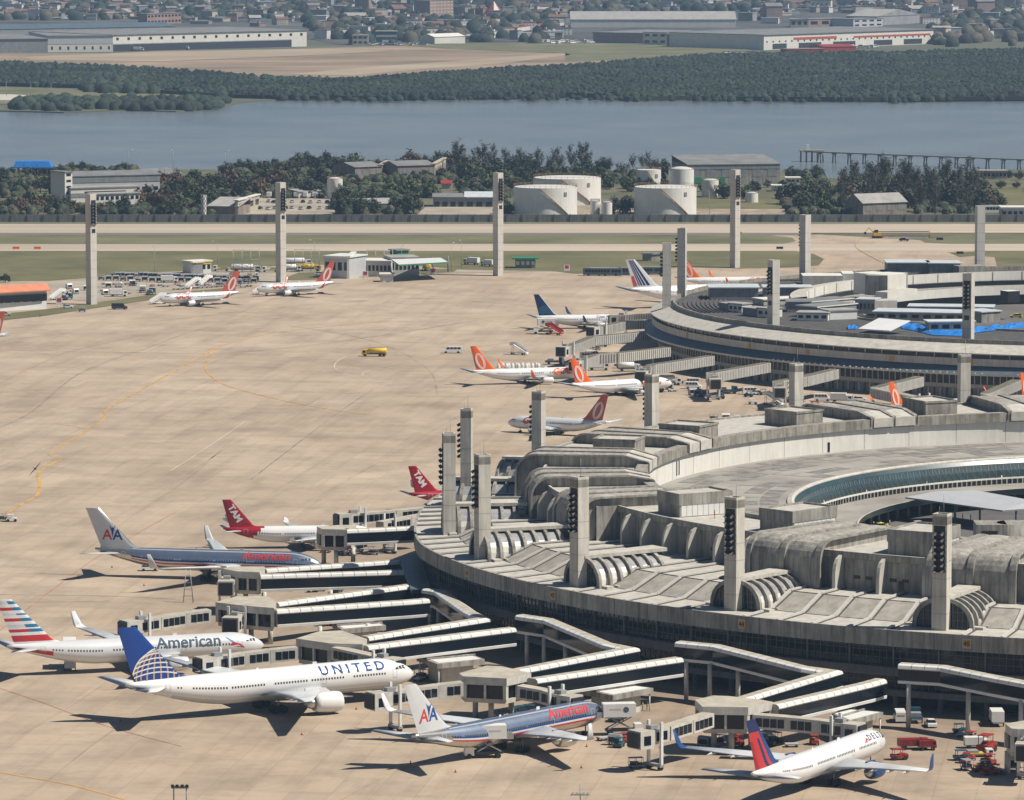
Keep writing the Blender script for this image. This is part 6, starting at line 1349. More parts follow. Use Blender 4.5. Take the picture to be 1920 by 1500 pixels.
for px, py, dg, P_, l_ in ((1308, 742, 8, CG, 'first grey baggage cart of the train under the white bridge end'), (1322, 743, 8, CG, 'second grey baggage cart of the train under the white bridge end'), (1350, 748, 10, TB, 'blue tractor under the white bridge end'), (1338, 788, 0, CC, 'low dark cart at the tail of the small train on the apron'), (1361, 788, 0, CW, 'white box cart in the middle of the small train on the apron'), (1383, 790, 0, TG_, 'tractor pulling the small train on the apron'),
                       (1411, 758, 0, TG_, 'small tractor beside the grey boarding stairs'), (1528, 757, 5, CR, 'red dolly beside the weathered tower'), (1500, 756, 0, CG, 'grey cart left of the white minibus')): put(P_, px, py, dg, l_, '' if P_ not in (CG,) else 'grey carts at the far terminal')
# service yard carts
gy = random.Random(4)
YL = {'CG': 'grey boxy baggage cart parked in the rows left of the lamp tower pair', 'CW': 'white boxy baggage cart parked on the service yard', 'CC': 'grey cage cart parked on the service yard', 'CD': 'pale flat dolly parked on the service yard', 'CR': 'red flat dolly parked on the service yard'}
YG = {'CG': 'grey baggage carts on the service yard', 'CW': 'white baggage carts on the service yard', 'CC': 'cage carts on the service yard', 'CD': 'pale dollies on the service yard', 'CR': 'red dollies on the service yard'}
YP = {'CG': CG, 'CW': CW, 'CC': CC, 'CD': CD, 'CR': CR}
def yard(k_, px, py, dg=5): put(YP[k_], px, py, dg + gy.uniform(-6, 6), YL[k_], YG[k_], z=.14)
for i in range(32): yard('CG' if i % 5 else 'CC', 213 + i * 8.6, 519.5 + max(0, i - 8) * .32 + gy.uniform(-.5, .5))
for i in range(22): yard(gy.choice(['CG', 'CC', 'CG']), 190 + i * 13.6, 526 + i * .25 + gy.uniform(-1.5, 1.5))
for i in range(26): yard(gy.choice(['CC', 'CR', 'CD', 'CD', 'CW', 'CG']), 188 + gy.random() * 290, 533 + gy.random() * 6, gy.choice([0, 10, 80]))
for i in range(14): yard(gy.choice(['CD', 'CC', 'CW', 'CR']), 110 + gy.random() * 160, 540 + gy.random() * 14, gy.choice([0, 10, 40]))
for i in range(10): yard('CD', 330 + i * 9, 543 - i * .6)
put(BT, 222, 556, 8, 'white box truck parked among the carts near the leftmost lamp tower'); put(SV, 125, 562, 70, 'dark blue service truck near the orange-roofed shed'); put(BT, 318, 530, 5, 'white and red box truck among the grey carts'); put(SV, 283, 552, 80, 'dark truck beside the boarding stairs at the left airliner')
# fuel depot vehicles
for px, py, P_, dg, sc, l_ in ((462, 509, FW, 0, (1.7, 1, 1), 'long white and yellow fuel tanker at the depot'), (415, 508, FB_, 180, None, 'yellow and white lorry left of the long tanker'), (507, 510, FB_, 180, None, 'yellow lorry left of the lamp tower at the depot'), (548, 509, FW, 0, None, 'white and green tanker right of the lamp tower'), (577, 508, FT, 0, (1.3, 1, 1), 'yellow tanker beside the grey depot building'),
                               (440, 517, FB_, 0, (.7, .8, .8), 'small yellow pickup among the carts, left one'), (473, 520, FB_, 0, (.7, .8, .8), 'small yellow pickup among the carts, right one'), (560, 497, FW, 0, (1.5, 1, 1), 'white tanker standing behind the yellow tanker'), (884, 496, BT, 150, None, 'white truck on the depot road, left of a pair'), (914, 499, BT, 150, (.8, 1, .9), 'white truck on the depot road, right of a pair'), (800, 507, FT, 100, (1, 1, 1), 'yellow tanker under the green canopy'), (600, 516, WJ, 0, None, 'white pickup beside the depot building')):
    put(P_, px, py, dg, l_, scale=sc, z=.14)
for i, (px, py) in enumerate(((1120, 517), (1140, 517), (1178, 516), (1200, 515), (1222, 515))): put(BS, px, py, 172 + i, ['leftmost', 'second', 'middle', 'fourth', 'rightmost'][i] + ' of the dark apron buses lined up at the grass edge', 'dark apron buses')
put(BW, 1860, 400, 178, 'white coach at the perimeter behind the right lamp tower', scale=(1.1, 1, 1.2)); put(BW, 14, 416, 180, 'white bus on the perimeter road, left of a pair', scale=(.8, 1, 1)); put(BW, 36, 416, 180, 'white bus on the perimeter road, right of a pair', scale=(.8, 1, 1)); put(GC, 53, 416, 180, 'grey car behind the white buses')
# foreground
def ctruck(px, py, dg, H, l_):
    t = catering('catering_truck', l_, H); g = G3(px, py, .05); t.location = g; t.rotation_euler = (0, 0, R_(dg)); return t
ctruck(917, 1420, 8, 3.6, 'catering truck with raised white container at the rear door of the foreground silver airliner'); ctruck(1160, 1378, 188, 3.6, 'catering truck with raised white container at the nose of the foreground silver airliner')
ctruck(131, 1252, 95, 3.4, 'catering truck with raised white container at the rear of the flag-tailed airliner'); ctruck(1024, 626, 5, 3.0, 'catering truck at the tail of the dark blue-tailed airliner')
mat('dark_red', (0.22, 0.015, 0.015), 0.5, var=0.3, scale=1.5)
RS = box_truck('service_truck', 'red', 'truck', 'dark_red', 'dark_red', 6.6, 2.3); put(RS, 1713, 1404, 8, 'long dark red truck standing right of the DELTA airliner nose', scale=(.9, .9, .85)); put(RS, 1738, 1406, 8, 'red truck tucked behind the long dark red one', scale=(.5, .8, .8)); put(TR, 1686, 1424, 12, 'bright red ground power cart beside the DELTA nose', scale=(1.1, 1.2, 1.1)); 
put(TR, 1850, 1410, 60, 'red loader by the right edge rotunda', scale=(1.6, 1.6, 1.8)); put(TR, 1860, 1452, 20, 'red tow bar trolley below the red loader', scale=(1.4, 1.2, .7)); put(TR, 1840, 1446, 10, 'red low trolley left of its twin at the right edge', scale=(1.2, 1.2, .6)); put(BT, 1832, 1402, 5, 'white truck beside the red loader', scale=(.7, .8, .7)); put(CW, 1899, 1445, 5, 'white box cart at the lower right edge', '', scale=(1, 1.4, 1.3)); put(TB, 1805, 1425, 10, 'dark tractor in front of the shaded wall', scale=(1.2, 1.2, 1)); put(FB_, 1835, 1418, 5, 'yellow low loader beneath the white truck', scale=(.8, .9, .6))
for px, py, dg, P_, l_ in ((1687, 1352, 90, WV, 'grey-white van under the walkway, leftmost of the shaded row'), (1745, 1362, 95, WJ, 'white pickup between the two round columns'), (1868, 1358, 90, BT, 'white truck in the shade right of the round column'), (1716, 1352, 90, SV, 'dark green truck beside the round column in the shade')): put(P_, px, py, dg, l_)
for px, py, dg, P_, l_ in ((480, 1152, 2, CD, 'pale flat dolly under the walkway, left one'), (540, 1108, 2, CW, 'grey box cart under the twin walkways'), (500, 1109, 2, CD, 'flat dolly left of the grey box cart'), (600, 1108, 2, CD, 'flat dolly right of the grey box cart'), (642, 1030, 2, TB, 'blue tractor beside the boxy rotunda'), (700, 1040, 0, CC, 'cage cart in the shade of the short walkway'), (728, 1036, 0, CC, 'cage cart nearer the terminal edge'), (672, 1034, 0, CD, 'flat dolly under the short walkway'), (1192, 1440, 10, CC, 'cage cart below the white tunnel cab'), (1160, 1350, 80, SV, 'teal truck behind the raised container'), (280, 1070, 4, WJ, 'white tractor by the wing tip of the far silver airliner'), (760, 1310, 30, CD, 'flat dolly below the dark-windowed tunnel')):
    put(P_, px, py, dg, l_, '')
er = random.Random(9); EQ = [(TB, 'dark blue baggage tractor among the stands under the walkways', 'dark blue tractors under the walkways'), (CC, 'cage cart among the stands under the walkways', 'cage carts under the walkways'), (CD, 'pale dolly among the stands under the walkways', 'pale dollies under the walkways'), (CG, 'grey boxy cart among the stands under the walkways', 'grey carts under the walkways'), (TR, 'dull red tractor among the stands under the walkways', 'dull red tractors under the walkways'), (CR, 'red dolly among the stands under the walkways', 'red dollies under the walkways')]
for cx, cy, sx, sy, n_ in ((660, 1036, 50, 6, 6), (600, 1108, 60, 4, 4), (650, 1172, 40, 3, 3), (590, 1245, 30, 8, 5), (810, 1272, 30, 6, 5), (1000, 1345, 60, 10, 7), (1100, 1300, 60, 8, 5), (1350, 1400, 40, 8, 6), (1480, 1395, 60, 6, 6), (1850, 1440, 40, 20, 8), (1790, 1380, 50, 8, 3), (1240, 735, 60, 8, 6), (1400, 745, 90, 6, 8), (1110, 655, 50, 6, 5), (1550, 760, 50, 3, 4), (460, 1178, 30, 5, 3), (1160, 1395, 30, 10, 4)):
    for _ in range(n_):
        P_, l_, g_ = er.choice(EQ); put(P_, cx + er.uniform(-sx, sx), cy + er.uniform(-sy, sy), er.uniform(0, 180), l_, g_)
mb = MB(); g = G3(353, 1130); 
for dx in (-1.1, 1.1):
    for dy in (-.8, .8): mb.tube((g.x + dx, g.y + dy, 0), (g.x + dx * .4, g.y + dy * .4, 7.5), .08, 'grey_metal', n=4)
for z in (1.5, 3, 4.5, 6): 
    k_ = 1 - z / 12.5; mb.box((g.x, g.y - .8 * k_, z), (2.2 * k_, .07, .07), 'grey_metal'); mb.box((g.x, g.y + .8 * k_, z), (2.2 * k_, .07, .07), 'grey_metal')
tag(mb.build('lattice_mast'), 'slender steel lattice mast on the apron between the two left airliners', 'mast')
mb = MB(); g = G3(338, 1521); 
for dx in (-1.1, 1.1): mb.tube((g.x + dx, g.y, 0), (g.x + dx, g.y, 4.4), .12, 'grey_metal', n=5)
mb.box((g.x, g.y, 4.0), (3.0, .35, .5), 'grey_metal'); 
for dx in (-1.3, -.5, .4, 1.2): mb.box((g.x + dx, g.y - .25, 4.2), (.5, .4, .5), 'black')
tag(mb.build('floodlight_frame'), 'small floodlight frame at the bottom edge left of centre', 'lamp frame')
mb = MB(); g = G3(1088, 1530); mb.box((g.x, g.y, 3.6), (3.4, .35, .25), 'white_dirty'); mb.tube((g.x, g.y, 0), (g.x, g.y, 5.6), .09, 'grey_metal', n=5)
for dx in (-1.3, -.6, 0, .6, 1.3): mb.box((g.x + dx, g.y - .2, 3.8), (.35, .35, .4), 'plane_grey')
tag(mb.build('floodlight_frame'), 'small floodlight frame at the bottom edge right of centre', 'lamp frame')
# cones, signs, people
cm = MB(); cm.tube((0, 0, 0), (0, 0, .9), .28, 'orange', .04, n=8); cm.box((0, 0, 0), (.7, .7, .06), 'black'); cn = cm.build('traffic_cone'); tag(cn, 'cone', 'cone')
CN = Proto(cn)
for i, (px, py, w_) in enumerate(((776, 1438, 'below the foreground tail shadow, left'), (854, 1448, 'left of the rear catering truck'), (1090, 1440, 'right of the foreground wing shadow'), (1100, 1400, 'beside the foreground wing tip'), (712, 1388, 'left of the foreground tailplane'), (770, 1432, 'in the foreground tail shadow'), (566, 1378, 'below the UNITED wing shadow'), (668, 1330, 'below the UNITED nose'), (226, 1352, 'in the UNITED tail shadow'), (147, 1083, 'by the far AA tail shadow'), (270, 1098, 'left of the lattice mast'), (210, 1064, 'beneath the far AA tailplane'))):
    CN.put(G3(px, py, .05), 0, 'orange traffic cone ' + w_, 'orange traffic cones', (.65, .65, .75))
def stand_sign(px, py, l_):
    t = thing('stand_sign', l_, 'sign', G3(px, py, .1), 0, 'red and white stand signs'); mb = MB()
    for x in (-.7, .7): mb.tube((x, 0, 0), (x, 0, 1.2), .07, 'grey_metal', n=5)
    mb.build('post', t); mb = MB(); mb.box((0, 0, 1.0), (2.4, .12, 2.4), 'white_paint'); p = mb.build('board', t); mb = MB(); mb.box((0, -.09, 1.9), (1.5, .05, 1.3), 'red'); mb.build('panel', p)
stand_sign(685, 524, 'red and white stand sign left of the small white kiosk'); stand_sign(812, 519, 'red and white stand sign below the green canopy'); stand_sign(1063, 512, 'red and white stand sign left of the dark buses'); stand_sign(111, 575, 'red and white stand sign by the leftmost lamp tower')
for px, py, l_, tp in ((1213, 1332, 'person in a dark outfit standing behind the raised container', 'cloth_dark'), (1205, 1332, 'person in a yellow vest next to the teal truck', 'hi_vis'), (1498, 765, 'person standing alone on the apron left of the orange wingtip', 'cloth_dark'), (75, 596, 'person walking on the apron below the orange-roofed shed', 'cloth_dark')): person(l_, tp, loc=G3(px, py, .05))
put(TX, 1652, 992, 18, 'yellow taxi on the lower road behind the near terminal roof', z=10.05); put(GC, 1722, 988, 20, 'silver car at the kerb right of the yellow taxi', z=10.05)
for i, (px, py) in enumerate(((1638, 986), (1663, 990), (1668, 984), (1792, 972), (1805, 973), (1820, 974))): person(['person in white left of the taxi', 'person in a white shirt behind the taxi', 'person right of the taxi', 'person under the canopy, leftmost', 'person under the canopy, middle one', 'person under the canopy by the column'][i], ['cloth_white', 'cloth_white', 'cloth_white', 'cloth_dark', 'cloth_dark', 'cloth_dark'][i], loc=G3(px, py + 4, 10.05), h=1.8)
for px, py, l_ in ((1340, 972, 'roof worker in an orange vest on the near terminal roof'), (1362, 966, 'roof worker standing left of the lamp tower'), (1368, 970, 'roof worker crouched beside the lamp tower')): person(l_, 'orange' if px == 1340 else 'cloth_dark', loc=G3(px, py, 26.55))
for px, py, l_ in ((1853, 593, 'yellow taxi on the far terminal road, left one'), (1905, 596, 'yellow taxi on the far terminal road, right one')): put(TX, px, py, 170, l_, z=14.7)
for i in range(13):
    g = G3(935 + i * 6.2 + (i % 3) * 1.2, 690 - (i % 2), .05); mb = MB(); mb.loft([[(math.cos(q) * r, math.sin(q) * r, z) for q in [k_ * math.pi / 4 for k_ in range(8)]] for r, z in ((.62, 0), (.62, .9), (.35, 1.5), (.2, 1.6))], 'white_paint', smooth=False); o = mb.build('water_barrel'); o.location = g
    tag(o, 'white barrel in the row behind the orange-engined airliner', 'barrel', 'white barrels behind the orange-engined airliner')
# gull-like seabird in flight
t = thing('bird', 'large black seabird gliding over the apron at the left', 'bird', (0, 0, 0)); D = 690.0; dirv = Vector(((66 - 960) / CAM_F, _c + (750 - 879) / CAM_F * _s, -_s + (750 - 879) / CAM_F * _c)); t.location = Vector((0, 0, CAM_H)) + dirv * D
mb = MB(); mb.loft([[(x, math.cos(q) * r, math.sin(q) * r) for q in [k_ * math.pi / 4 for k_ in range(8)]] for x, r in ((.50, .01), (.42, .03), (.34, .055), (.2, .07), (0, .09), (-.25, .07), (-.55, .02))], 'black')
for s_ in (1, -1): mb.loft([[(.14, s_ * .05, .02), (-.12, s_ * .05, .02), (-.12, s_ * .05, 0)], [(.26, s_ * .5, .10), (.02, s_ * .5, .10), (.02, s_ * .5, .08)], [(.02, s_ * 1.15, .02), (-.06, s_ * 1.15, .02), (-.06, s_ * 1.15, 0)]], 'black', smooth=False); mb.poly([(-.5, 0, 0), (-.85, s_ * .14, 0), (-.6, s_ * .02, .01)], 'black')
mb.build('body', t); t.rotation_euler = (R_(48), R_(10), R_(-60))
# ------------------------------------------------------------------ background buildings
mat('city_soil', (0.085, 0.085, 0.08), 0.95, var=0.5, scale=0.01, detail=9)
def bld(px0, py0, px1, py1, h, depth, label, wall='house_white', roof='grey_roof', kind='flat', name='building', cat='building', wins=0, rows=1, group=None, z=0.0, over=.5, winkey='glass_dark', rise=2.0, door=0, band=None, wh=.38, wy=.38):
    a, b_ = G(px0, py0, z), G(px1, py1, z); d = b_ - a; L = d.length; dn = d.normalized(); n = Vector((-dn.y, dn.x))
    if n.y < 0: n = -n
    t = thing(name, label, cat, (a.x, a.y, z), 0, group); P = [a, b_, b_ + n * depth, a + n * depth]; rz = math.atan2(dn.y, dn.x)
    mb = MB(); mb.prism([tuple(p) for p in P], z, z + h, wall); mb.build('wall', t, world=True)
    mb = MB(); Q = [a - dn * over - n * over, b_ + dn * over - n * over, b_ + dn * over + n * (depth + over), a - dn * over + n * (depth + over)]
    if kind == 'flat': mb.prism([tuple(p) for p in Q], z + h + .01, z + h + .5, roof)
    else:
        e0, e1 = (Q[0] + Q[3]) / 2, (Q[1] + Q[2]) / 2
        if kind == 'gable':
            F = [(*Q[0], z + h), (*Q[1], z + h), (*e1, z + h + rise), (*e0, z + h + rise)]; B = [(*Q[3], z + h), (*Q[2], z + h), (*e1, z + h + rise), (*e0, z + h + rise)]
            mb.poly(F, roof); mb.poly(B, roof); mb.poly([(*Q[0], z + h), (*e0, z + h + rise), (*Q[3], z + h)], wall); mb.poly([(*Q[1], z + h), (*e1, z + h + rise), (*Q[2], z + h)], wall); mb.poly([(*p, z + h - .02) for p in Q], roof)
        elif kind == 'cross':                                              # ridge runs away from the camera
            f, bk = (Q[0] + Q[1]) / 2, (Q[3] + Q[2]) / 2
            mb.poly([(*Q[0], z + h), (*f, z + h + rise), (*bk, z + h + rise), (*Q[3], z + h)], roof); mb.poly([(*Q[1], z + h), (*f, z + h + rise), (*bk, z + h + rise), (*Q[2], z + h)], roof); mb.poly([(*Q[0], z + h), (*Q[1], z + h), (*f, z + h + rise)], wall); mb.poly([(*p, z + h - .02) for p in Q], roof)
        else:                                                              # mono pitch rising to the back
            mb.loft([[(*Q[0], z + h), (*Q[1], z + h), (*Q[2], z + h + rise), (*Q[3], z + h + rise)], [(*Q[0], z + h + .35), (*Q[1], z + h + .35), (*Q[2], z + h + rise + .35), (*Q[3], z + h + rise + .35)]], roof, smooth=False); mb.poly([(*P[3], z + h), (*P[2], z + h), (*P[2], z + h + rise), (*P[3], z + h + rise)], wall)
    mb.build('roof', t, world=True, fix=True)
    for r_ in range(rows if wins else 0):
        for k_ in range(wins):
            c = a + dn * L * (k_ + .5) / wins - n * .05; mb = MB(); mb.box((c.x, c.y, z + h * (r_ + wy) / rows), (L / wins * (.6 if wh > .3 else .22), .12, h / rows * wh), winkey, rz); mb.build('window', t, world=True)
    if door:
        for k_ in range(door): c = a + dn * L * (k_ + .5) / door - n * .06; mb = MB(); mb.box((c.x, c.y, z), (L / door * .62, .14, h * .55), winkey, rz); mb.build('door', t, world=True)
    if band:
        for (z0, z1, key, u0, u1) in band: c = a + dn * L * (u0 + u1) / 2 - n * .1; mb = MB(); mb.box((c.x, c.y, z + h * z0), (L * (u1 - u0), .2, h * (z1 - z0)), key, rz); mb.build('wall_band', t, world=True)
    return t
# perimeter wall
t = thing('perimeter_wall', 'long grey perimeter wall behind the runway', 'wall', (0, G(960, 417).y, 0)); mb = MB(); y = G(960, 416.5).y; mb.box((0, y, 0), (560, .5, 3.6), 'fence_wall'); mb.build('panel_wall', t, world=True)
mb = MB()
for i in range(75): mb.box((-280 + i * 7.5, y - .4, 0), (.35, .4, 3.9), 'fence_wall')
o = mb.build('buttress', t, world=True); o['kind'] = 'stuff'
# fuel tanks
def tank(px0, px1, ytop, ybase, label, stair=True, dome=False, rail='rust', grp='white fuel tanks'):
    pc = (px0 + px1) / 2; g = G(pc, ybase); s_ = CAM_F / g.y; r = (px1 - px0) / 2 / s_; c = Vector((g.x, g.y + r)); h = (ybase - ytop) / s_ * 1.0 - r * 2 * (ybase + 226) / CAM_F * .0; h = max(3, h)
    t = thing('fuel_tank', label, 'tank', (c.x, c.y, 0), 0, grp); n = 40; rg = lambda rr, z: [(math.cos(q) * rr, math.sin(q) * rr, z) for q in [2 * math.pi * k_ / n for k_ in range(n)]]
    mb = MB(); mb.loft([rg(r, 0), rg(r, h)], 'tank_white', caps=(False, False)); mb.build('shell', t); mb = MB()
    if dome: mb.loft([rg(r, h), rg(r * .8, h + r * .12), rg(r * .4, h + r * .2), rg(.2, h + r * .23)], 'tank_white')
    else: mb.loft([rg(r, h - .05), rg(r * .97, h - .05), rg(r * .95, h - 1.6), rg(.2, h - 1.2)], 'tank_white')
    mb.build('roof', t); mb = MB()
    for k_ in range(36): q = 2 * math.pi * k_ / 36; mb.tube((math.cos(q) * r, math.sin(q) * r, h), (math.cos(q) * r, math.sin(q) * r, h + 1.15), .07, rail, n=3)
    for z in (h + .6, h + 1.12): mb.loft([rg(r + .03, z), rg(r + .03, z + .1)], rail, caps=(False, False), smooth=False)
    mb.build('railing', t)
    if stair:
        mb = MB(); m = 16; q0, q1 = -1.75, -.75; rows = []
        for k_ in range(m + 1):
            q = q0 + (q1 - q0) * k_ / m; z = h * (1 - k_ / m); rows.append([(math.cos(q) * (r + .1), math.sin(q) * (r + .1), z), (math.cos(q) * (r + 1.0), math.sin(q) * (r + 1.0), z), (math.cos(q) * (r + 1.0), math.sin(q) * (r + 1.0), z - .5), (math.cos(q) * (r + .1), math.sin(q) * (r + .1), z - .5)])
        mb.loft(rows, rail, smooth=False); mb.build('spiral_stair', t)
        mb = MB(); q = -.9; mb.box((math.cos(q) * (r + .05), math.sin(q) * (r + .05), h - 4.0), (1.6, .3, 1.9), 'shed_wall', q + math.pi / 2); mb.build('plate', t)
tank(1000, 1128, 336, 385, 'big white fuel tank standing behind and right of another, left pair'); tank(963, 1083, 353, 407, 'big white fuel tank in the foreground of the left pair'); tank(1190, 1308, 353, 407, 'biggest-looking white fuel tank, in front of three smaller ones')
tank(1194, 1240, 319, 356, 'medium white fuel tank, left of the two behind the big right one'); tank(1254, 1302, 319, 356, 'medium white fuel tank, right of the two behind the big right one', False, True); tank(1316, 1348, 339, 370, 'small white fuel tank with rusty railing right of the group', True, True); tank(1107, 1125, 378, 404, 'narrow white tank, left of two between the big ones', False, True, 'grey_metal'); tank(1128, 1148, 380, 405, 'narrow white tank, right of two between the big ones', False, True, 'grey_metal'); tank(1398, 1422, 363, 380, 'little squat white tank on the grass right of the lamp tower', False, True, 'grey_metal'); tank(613, 642, 336, 373, 'lone white tank among the trees left of centre', True, True)
# buildings between wall and water
t = thing('pavilion', 'open pavilion with bright blue hipped roof near the left shore', 'pavilion', G3(62, 329)); mb = MB(); 
rg = lambda w, l, z: [(-w, -l, z), (w, -l, z), (w, l, z), (-w, l, z)]
mb.loft([rg(10.5, 5, 4.2), rg(10.5, 5, 4.8), rg(9.0, 4, 7.8), rg(8.6, 3.6, 7.9)], 'tarp_blue', smooth=False); mb.build('roof', t)
for x in (-8, -3, 3, 8):
    for y_ in (-4, 4): mb = MB(); mb.tube((x, y_, 0), (x, y_, 4.3), .4, 'brown_wall', n=6); mb.build('post', t)
bld(133, 366, 300, 362, 9.4, 16, 'long white institutional building with dark upper storey left of centre', 'plane_grey', 'grey_roof', 'mono', wins=9, rows=2, rise=1.5, band=[(.66, .97, 'shed_wall', 0, 1), (.02, .1, 'shed_wall', 0, 1)])
bld(122, 380, 136, 379, 15.0, 10, 'narrow white stair tower at the left end of the institutional building', 'house_white', 'grey_roof', wins=1, rows=5); bld(133, 380, 262, 376, 7.0, 10, 'low white wing in front of the institutional building', 'house_white', 'asb_roof', wins=1, rows=1, band=[(.35, .65, 'shed_wall', .0, .9)]); bld(178, 398, 262, 395, 8.5, 9, 'white two-storey annex with square windows behind the leftmost lamp tower', 'house_white', 'asb_roof', wins=9, rows=2)
bld(285, 345, 340, 341, 4.5, 10, 'low white building end with slanting parapet right of the institutional building', 'house_white', 'grey_roof', 'mono', rise=2.5)
bld(390, 403, 446, 404, 4.0, 20, 'grey-roofed shed beside the pink and white chimney', 'brown_wall', 'asb_roof', 'mono', rise=3.2); bld(446, 404, 487, 392, 7.0, 1.5, 'white gable wall with tall frame right of the grey-roofed shed', 'cream_wall', 'white_wall', wins=4)
t = thing('chimney', 'short round chimney with pink and white checks behind the wall', 'chimney', G3(382, 406)); mb = MB()
for i in range(9): mb.loft([[(math.cos(q) * 1.35, math.sin(q) * 1.35, z) for q in [k_ * math.pi / 6 for k_ in range(12)]] for z in (i * 1.15, i * 1.15 + 1.15)], 'plane_white', smooth=False, caps=(i == 0, i == 8), keyf=lambda a_, j, i=i: 'plane_white' if (i + j) % 2 else 'house_pink')
mb.build('shaft', t)
bld(666, 340, 716, 338, 7.5, 22, 'brown hall with grey roof among the trees, left of two', 'brown_wall', 'grey_roof', 'gable', rise=2.2, wins=4, winkey='shed_wall'); bld(716, 338, 729, 330, 8, 1.5, 'cream gable end of the left brown hall', 'cream_wall', 'cream_wall', wins=3, winkey='brown_wall')
bld(746, 340, 815, 338, 8.2, 22, 'brown hall with grey roof among the trees, right of two', 'brown_wall', 'grey_roof', 'gable', rise=2.2, wins=5, winkey='shed_wall'); bld(815, 338, 836, 326, 8.5, 1.5, 'cream gable end with pilasters of the right brown hall', 'cream_wall', 'cream_wall', wins=5, winkey='brown_wall')
t = thing('chimney', 'cream square chimney rising from the dark trees', 'chimney', G3(871, 330)); mb = MB(); mb.box((0, 0, 0), (1.8, 1.8, 15), 'cream_wall'); mb.box((0, 0, 15), (2.2, 2.2, .5), 'cream_wall'); mb.build('shaft', t)
bld(690, 397, 748, 396, 3.6, 22, 'low flat-roofed shed among bushes left of the open shed', 'shed_wall', 'asb_roof', 'mono', rise=1.2); bld(812, 388, 872, 388, 4.6, 14, 'dark open-fronted shed right of the dark trees', 'shed_wall', 'grey_roof', 'mono', rise=1.0, door=4); bld(872, 388, 926, 388, 4.6, 14, 'white-roofed open shed left of the lamp tower', 'shed_wall', 'shed_roof', 'mono', rise=1.8, door=3); bld(828, 354, 846, 354, 2.8, 8, 'little house with orange-red roof behind the open shed', 'house_cream', 'dull_red', 'gable', rise=1.6)
bld(560, 372, 600, 370, 3.2, 8, 'low white shed among parked cars', 'house_white', 'asb_roof', 'mono', rise=.8)
bld(1290, 347, 1462, 345, 10.5, 40, 'large grey hangar with sagging striped roof at the waterfront', 'concrete', 'grey_roof', 'mono', rise=3.0, wins=6, winkey='shed_wall', band=[(.78, .98, 'shed_wall', 0, 1), (.1, .38, 'green', .04, .4)])
bld(1448, 359, 1478, 359, 2.8, 8, 'small white building with green base right of the grey hangar', 'house_white', 'white_wall'); bld(1474, 356, 1500, 356, 6.0, 8, 'white two-storey house right of the grey hangar', 'house_white', 'white_wall', wins=3, rows=2); bld(1464, 374, 1505, 373, 1.8, 7, 'long low white-roofed shelter with green edge', 'green', 'white_wall')
bld(1618, 405, 1700, 402, 6.0, 16, 'old shed with corrugated striped roof among the dark trees', 'brown_wall', 'asb_roof', 'gable', rise=4.2, wins=4, winkey='shed_wall')
bld(1828, 336, 1888, 336, 4.2, 10, 'low grey concrete building near the right shore', 'concrete', 'concrete', wins=8); bld(1878, 414, 1930, 414, 6.0, 12, 'white guard building at the perimeter wall, right edge', 'house_white', 'white_wall', wins=5, rows=1, band=[(.05, .9, 'truck_blue', 0, .03)])
# jetty
t = thing('jetty', 'long concrete pipe jetty on piles running across the water at the right', 'jetty', G3(1512, 300, -.8)); mb = MB(); a, b_ = G3(1508, 303, -.8), G3(2000, 322, -.8); a.z = b_.z = 5.0; mb.beam(a, b_, 2.0, .7, 'concrete_rough'); mb.build('deck', t, world=True)
mb = MB(); mb.box((a.x + 4, a.y, 5.3), (14, 8, .6), 'concrete_rough'); mb.box((a.x + 2, a.y, 5.9), (1.6, 1.6, 3.0), 'white_metal'); mb.build('head_platform', t, world=True)
for k_ in range(9):
    mb = MB()
    for dy in (-3, 3): mb.tube((a.x - 2 + k_ * 1.6, a.y + dy, -1.2), (a.x - 2 + k_ * 1.6, a.y + dy, 5.3), .32, 'concrete_rough', n=5)
    if k_ % 2 == 0: mb.build('pile', t, world=True)
for k_ in range(1, 17):
    mb = MB(); p = a.lerp(b_, k_ / 17)
    for dx in (-.9, .9): mb.tube((p.x + dx, p.y, -1.2), (p.x + dx * .6, p.y, 4.8), .42, 'concrete_rough', n=5)
    mb.box((p.x, p.y, 4.0), (3.0, 1.6, .7), 'concrete_rough'); mb.build('pile', t, world=True)
# service area buildings
t = bld(-40, 586, 88, 579, 7.2, 18, 'service shed with broad orange fascia at the left edge', 'house_white', 'salmon', 'flat', wins=8, door=0, over=1.2, band=[(.45, .8, 'glass_dark', 0, 1), (.0, .42, 'white_metal', .02, .98)])
mb = MB(); a, b_ = G(-42, 588), G(96, 580); d = (b_ - a).normalized(); mb.loft([[(a.x, a.y, 7.0), (b_.x, b_.y, 7.0), (b_.x - d.y * 4, b_.y + d.x * 4, 9.2), (a.x - d.y * 4, a.y + d.x * 4, 9.2)], [(a.x, a.y, 7.4), (b_.x, b_.y, 7.4), (b_.x - d.y * 4, b_.y + d.x * 4, 9.6), (a.x - d.y * 4, a.y + d.x * 4, 9.6)]], 'salmon', smooth=False); mb.build('fascia', t, world=True)
bld(608, 521, 655, 523, 8.6, 14, 'grey depot building with four upper windows right of the airliner tail', 'plane_grey', 'white_metal', wins=4, rows=1, band=[(.95, 1.02, 'white_metal', 0, 1)]); bld(655, 523, 666, 514, 8.8, 1.0, 'white end wall of the grey depot building', 'white_metal', 'white_metal')
bld(675, 518, 733, 519, 6.0, 14, 'white service building with dark windows, left half', 'house_white', 'white_wall', wins=8, over=.2); bld(733, 518, 786, 517, 7.2, 14, 'white service building beside the green canopy, right half', 'house_white', 'asb_roof', wins=7, over=.2); bld(713, 529, 737, 529, 2.9, 6, 'small white kiosk on the apron edge', 'house_white', 'white_wall', door=1, winkey='white_metal')
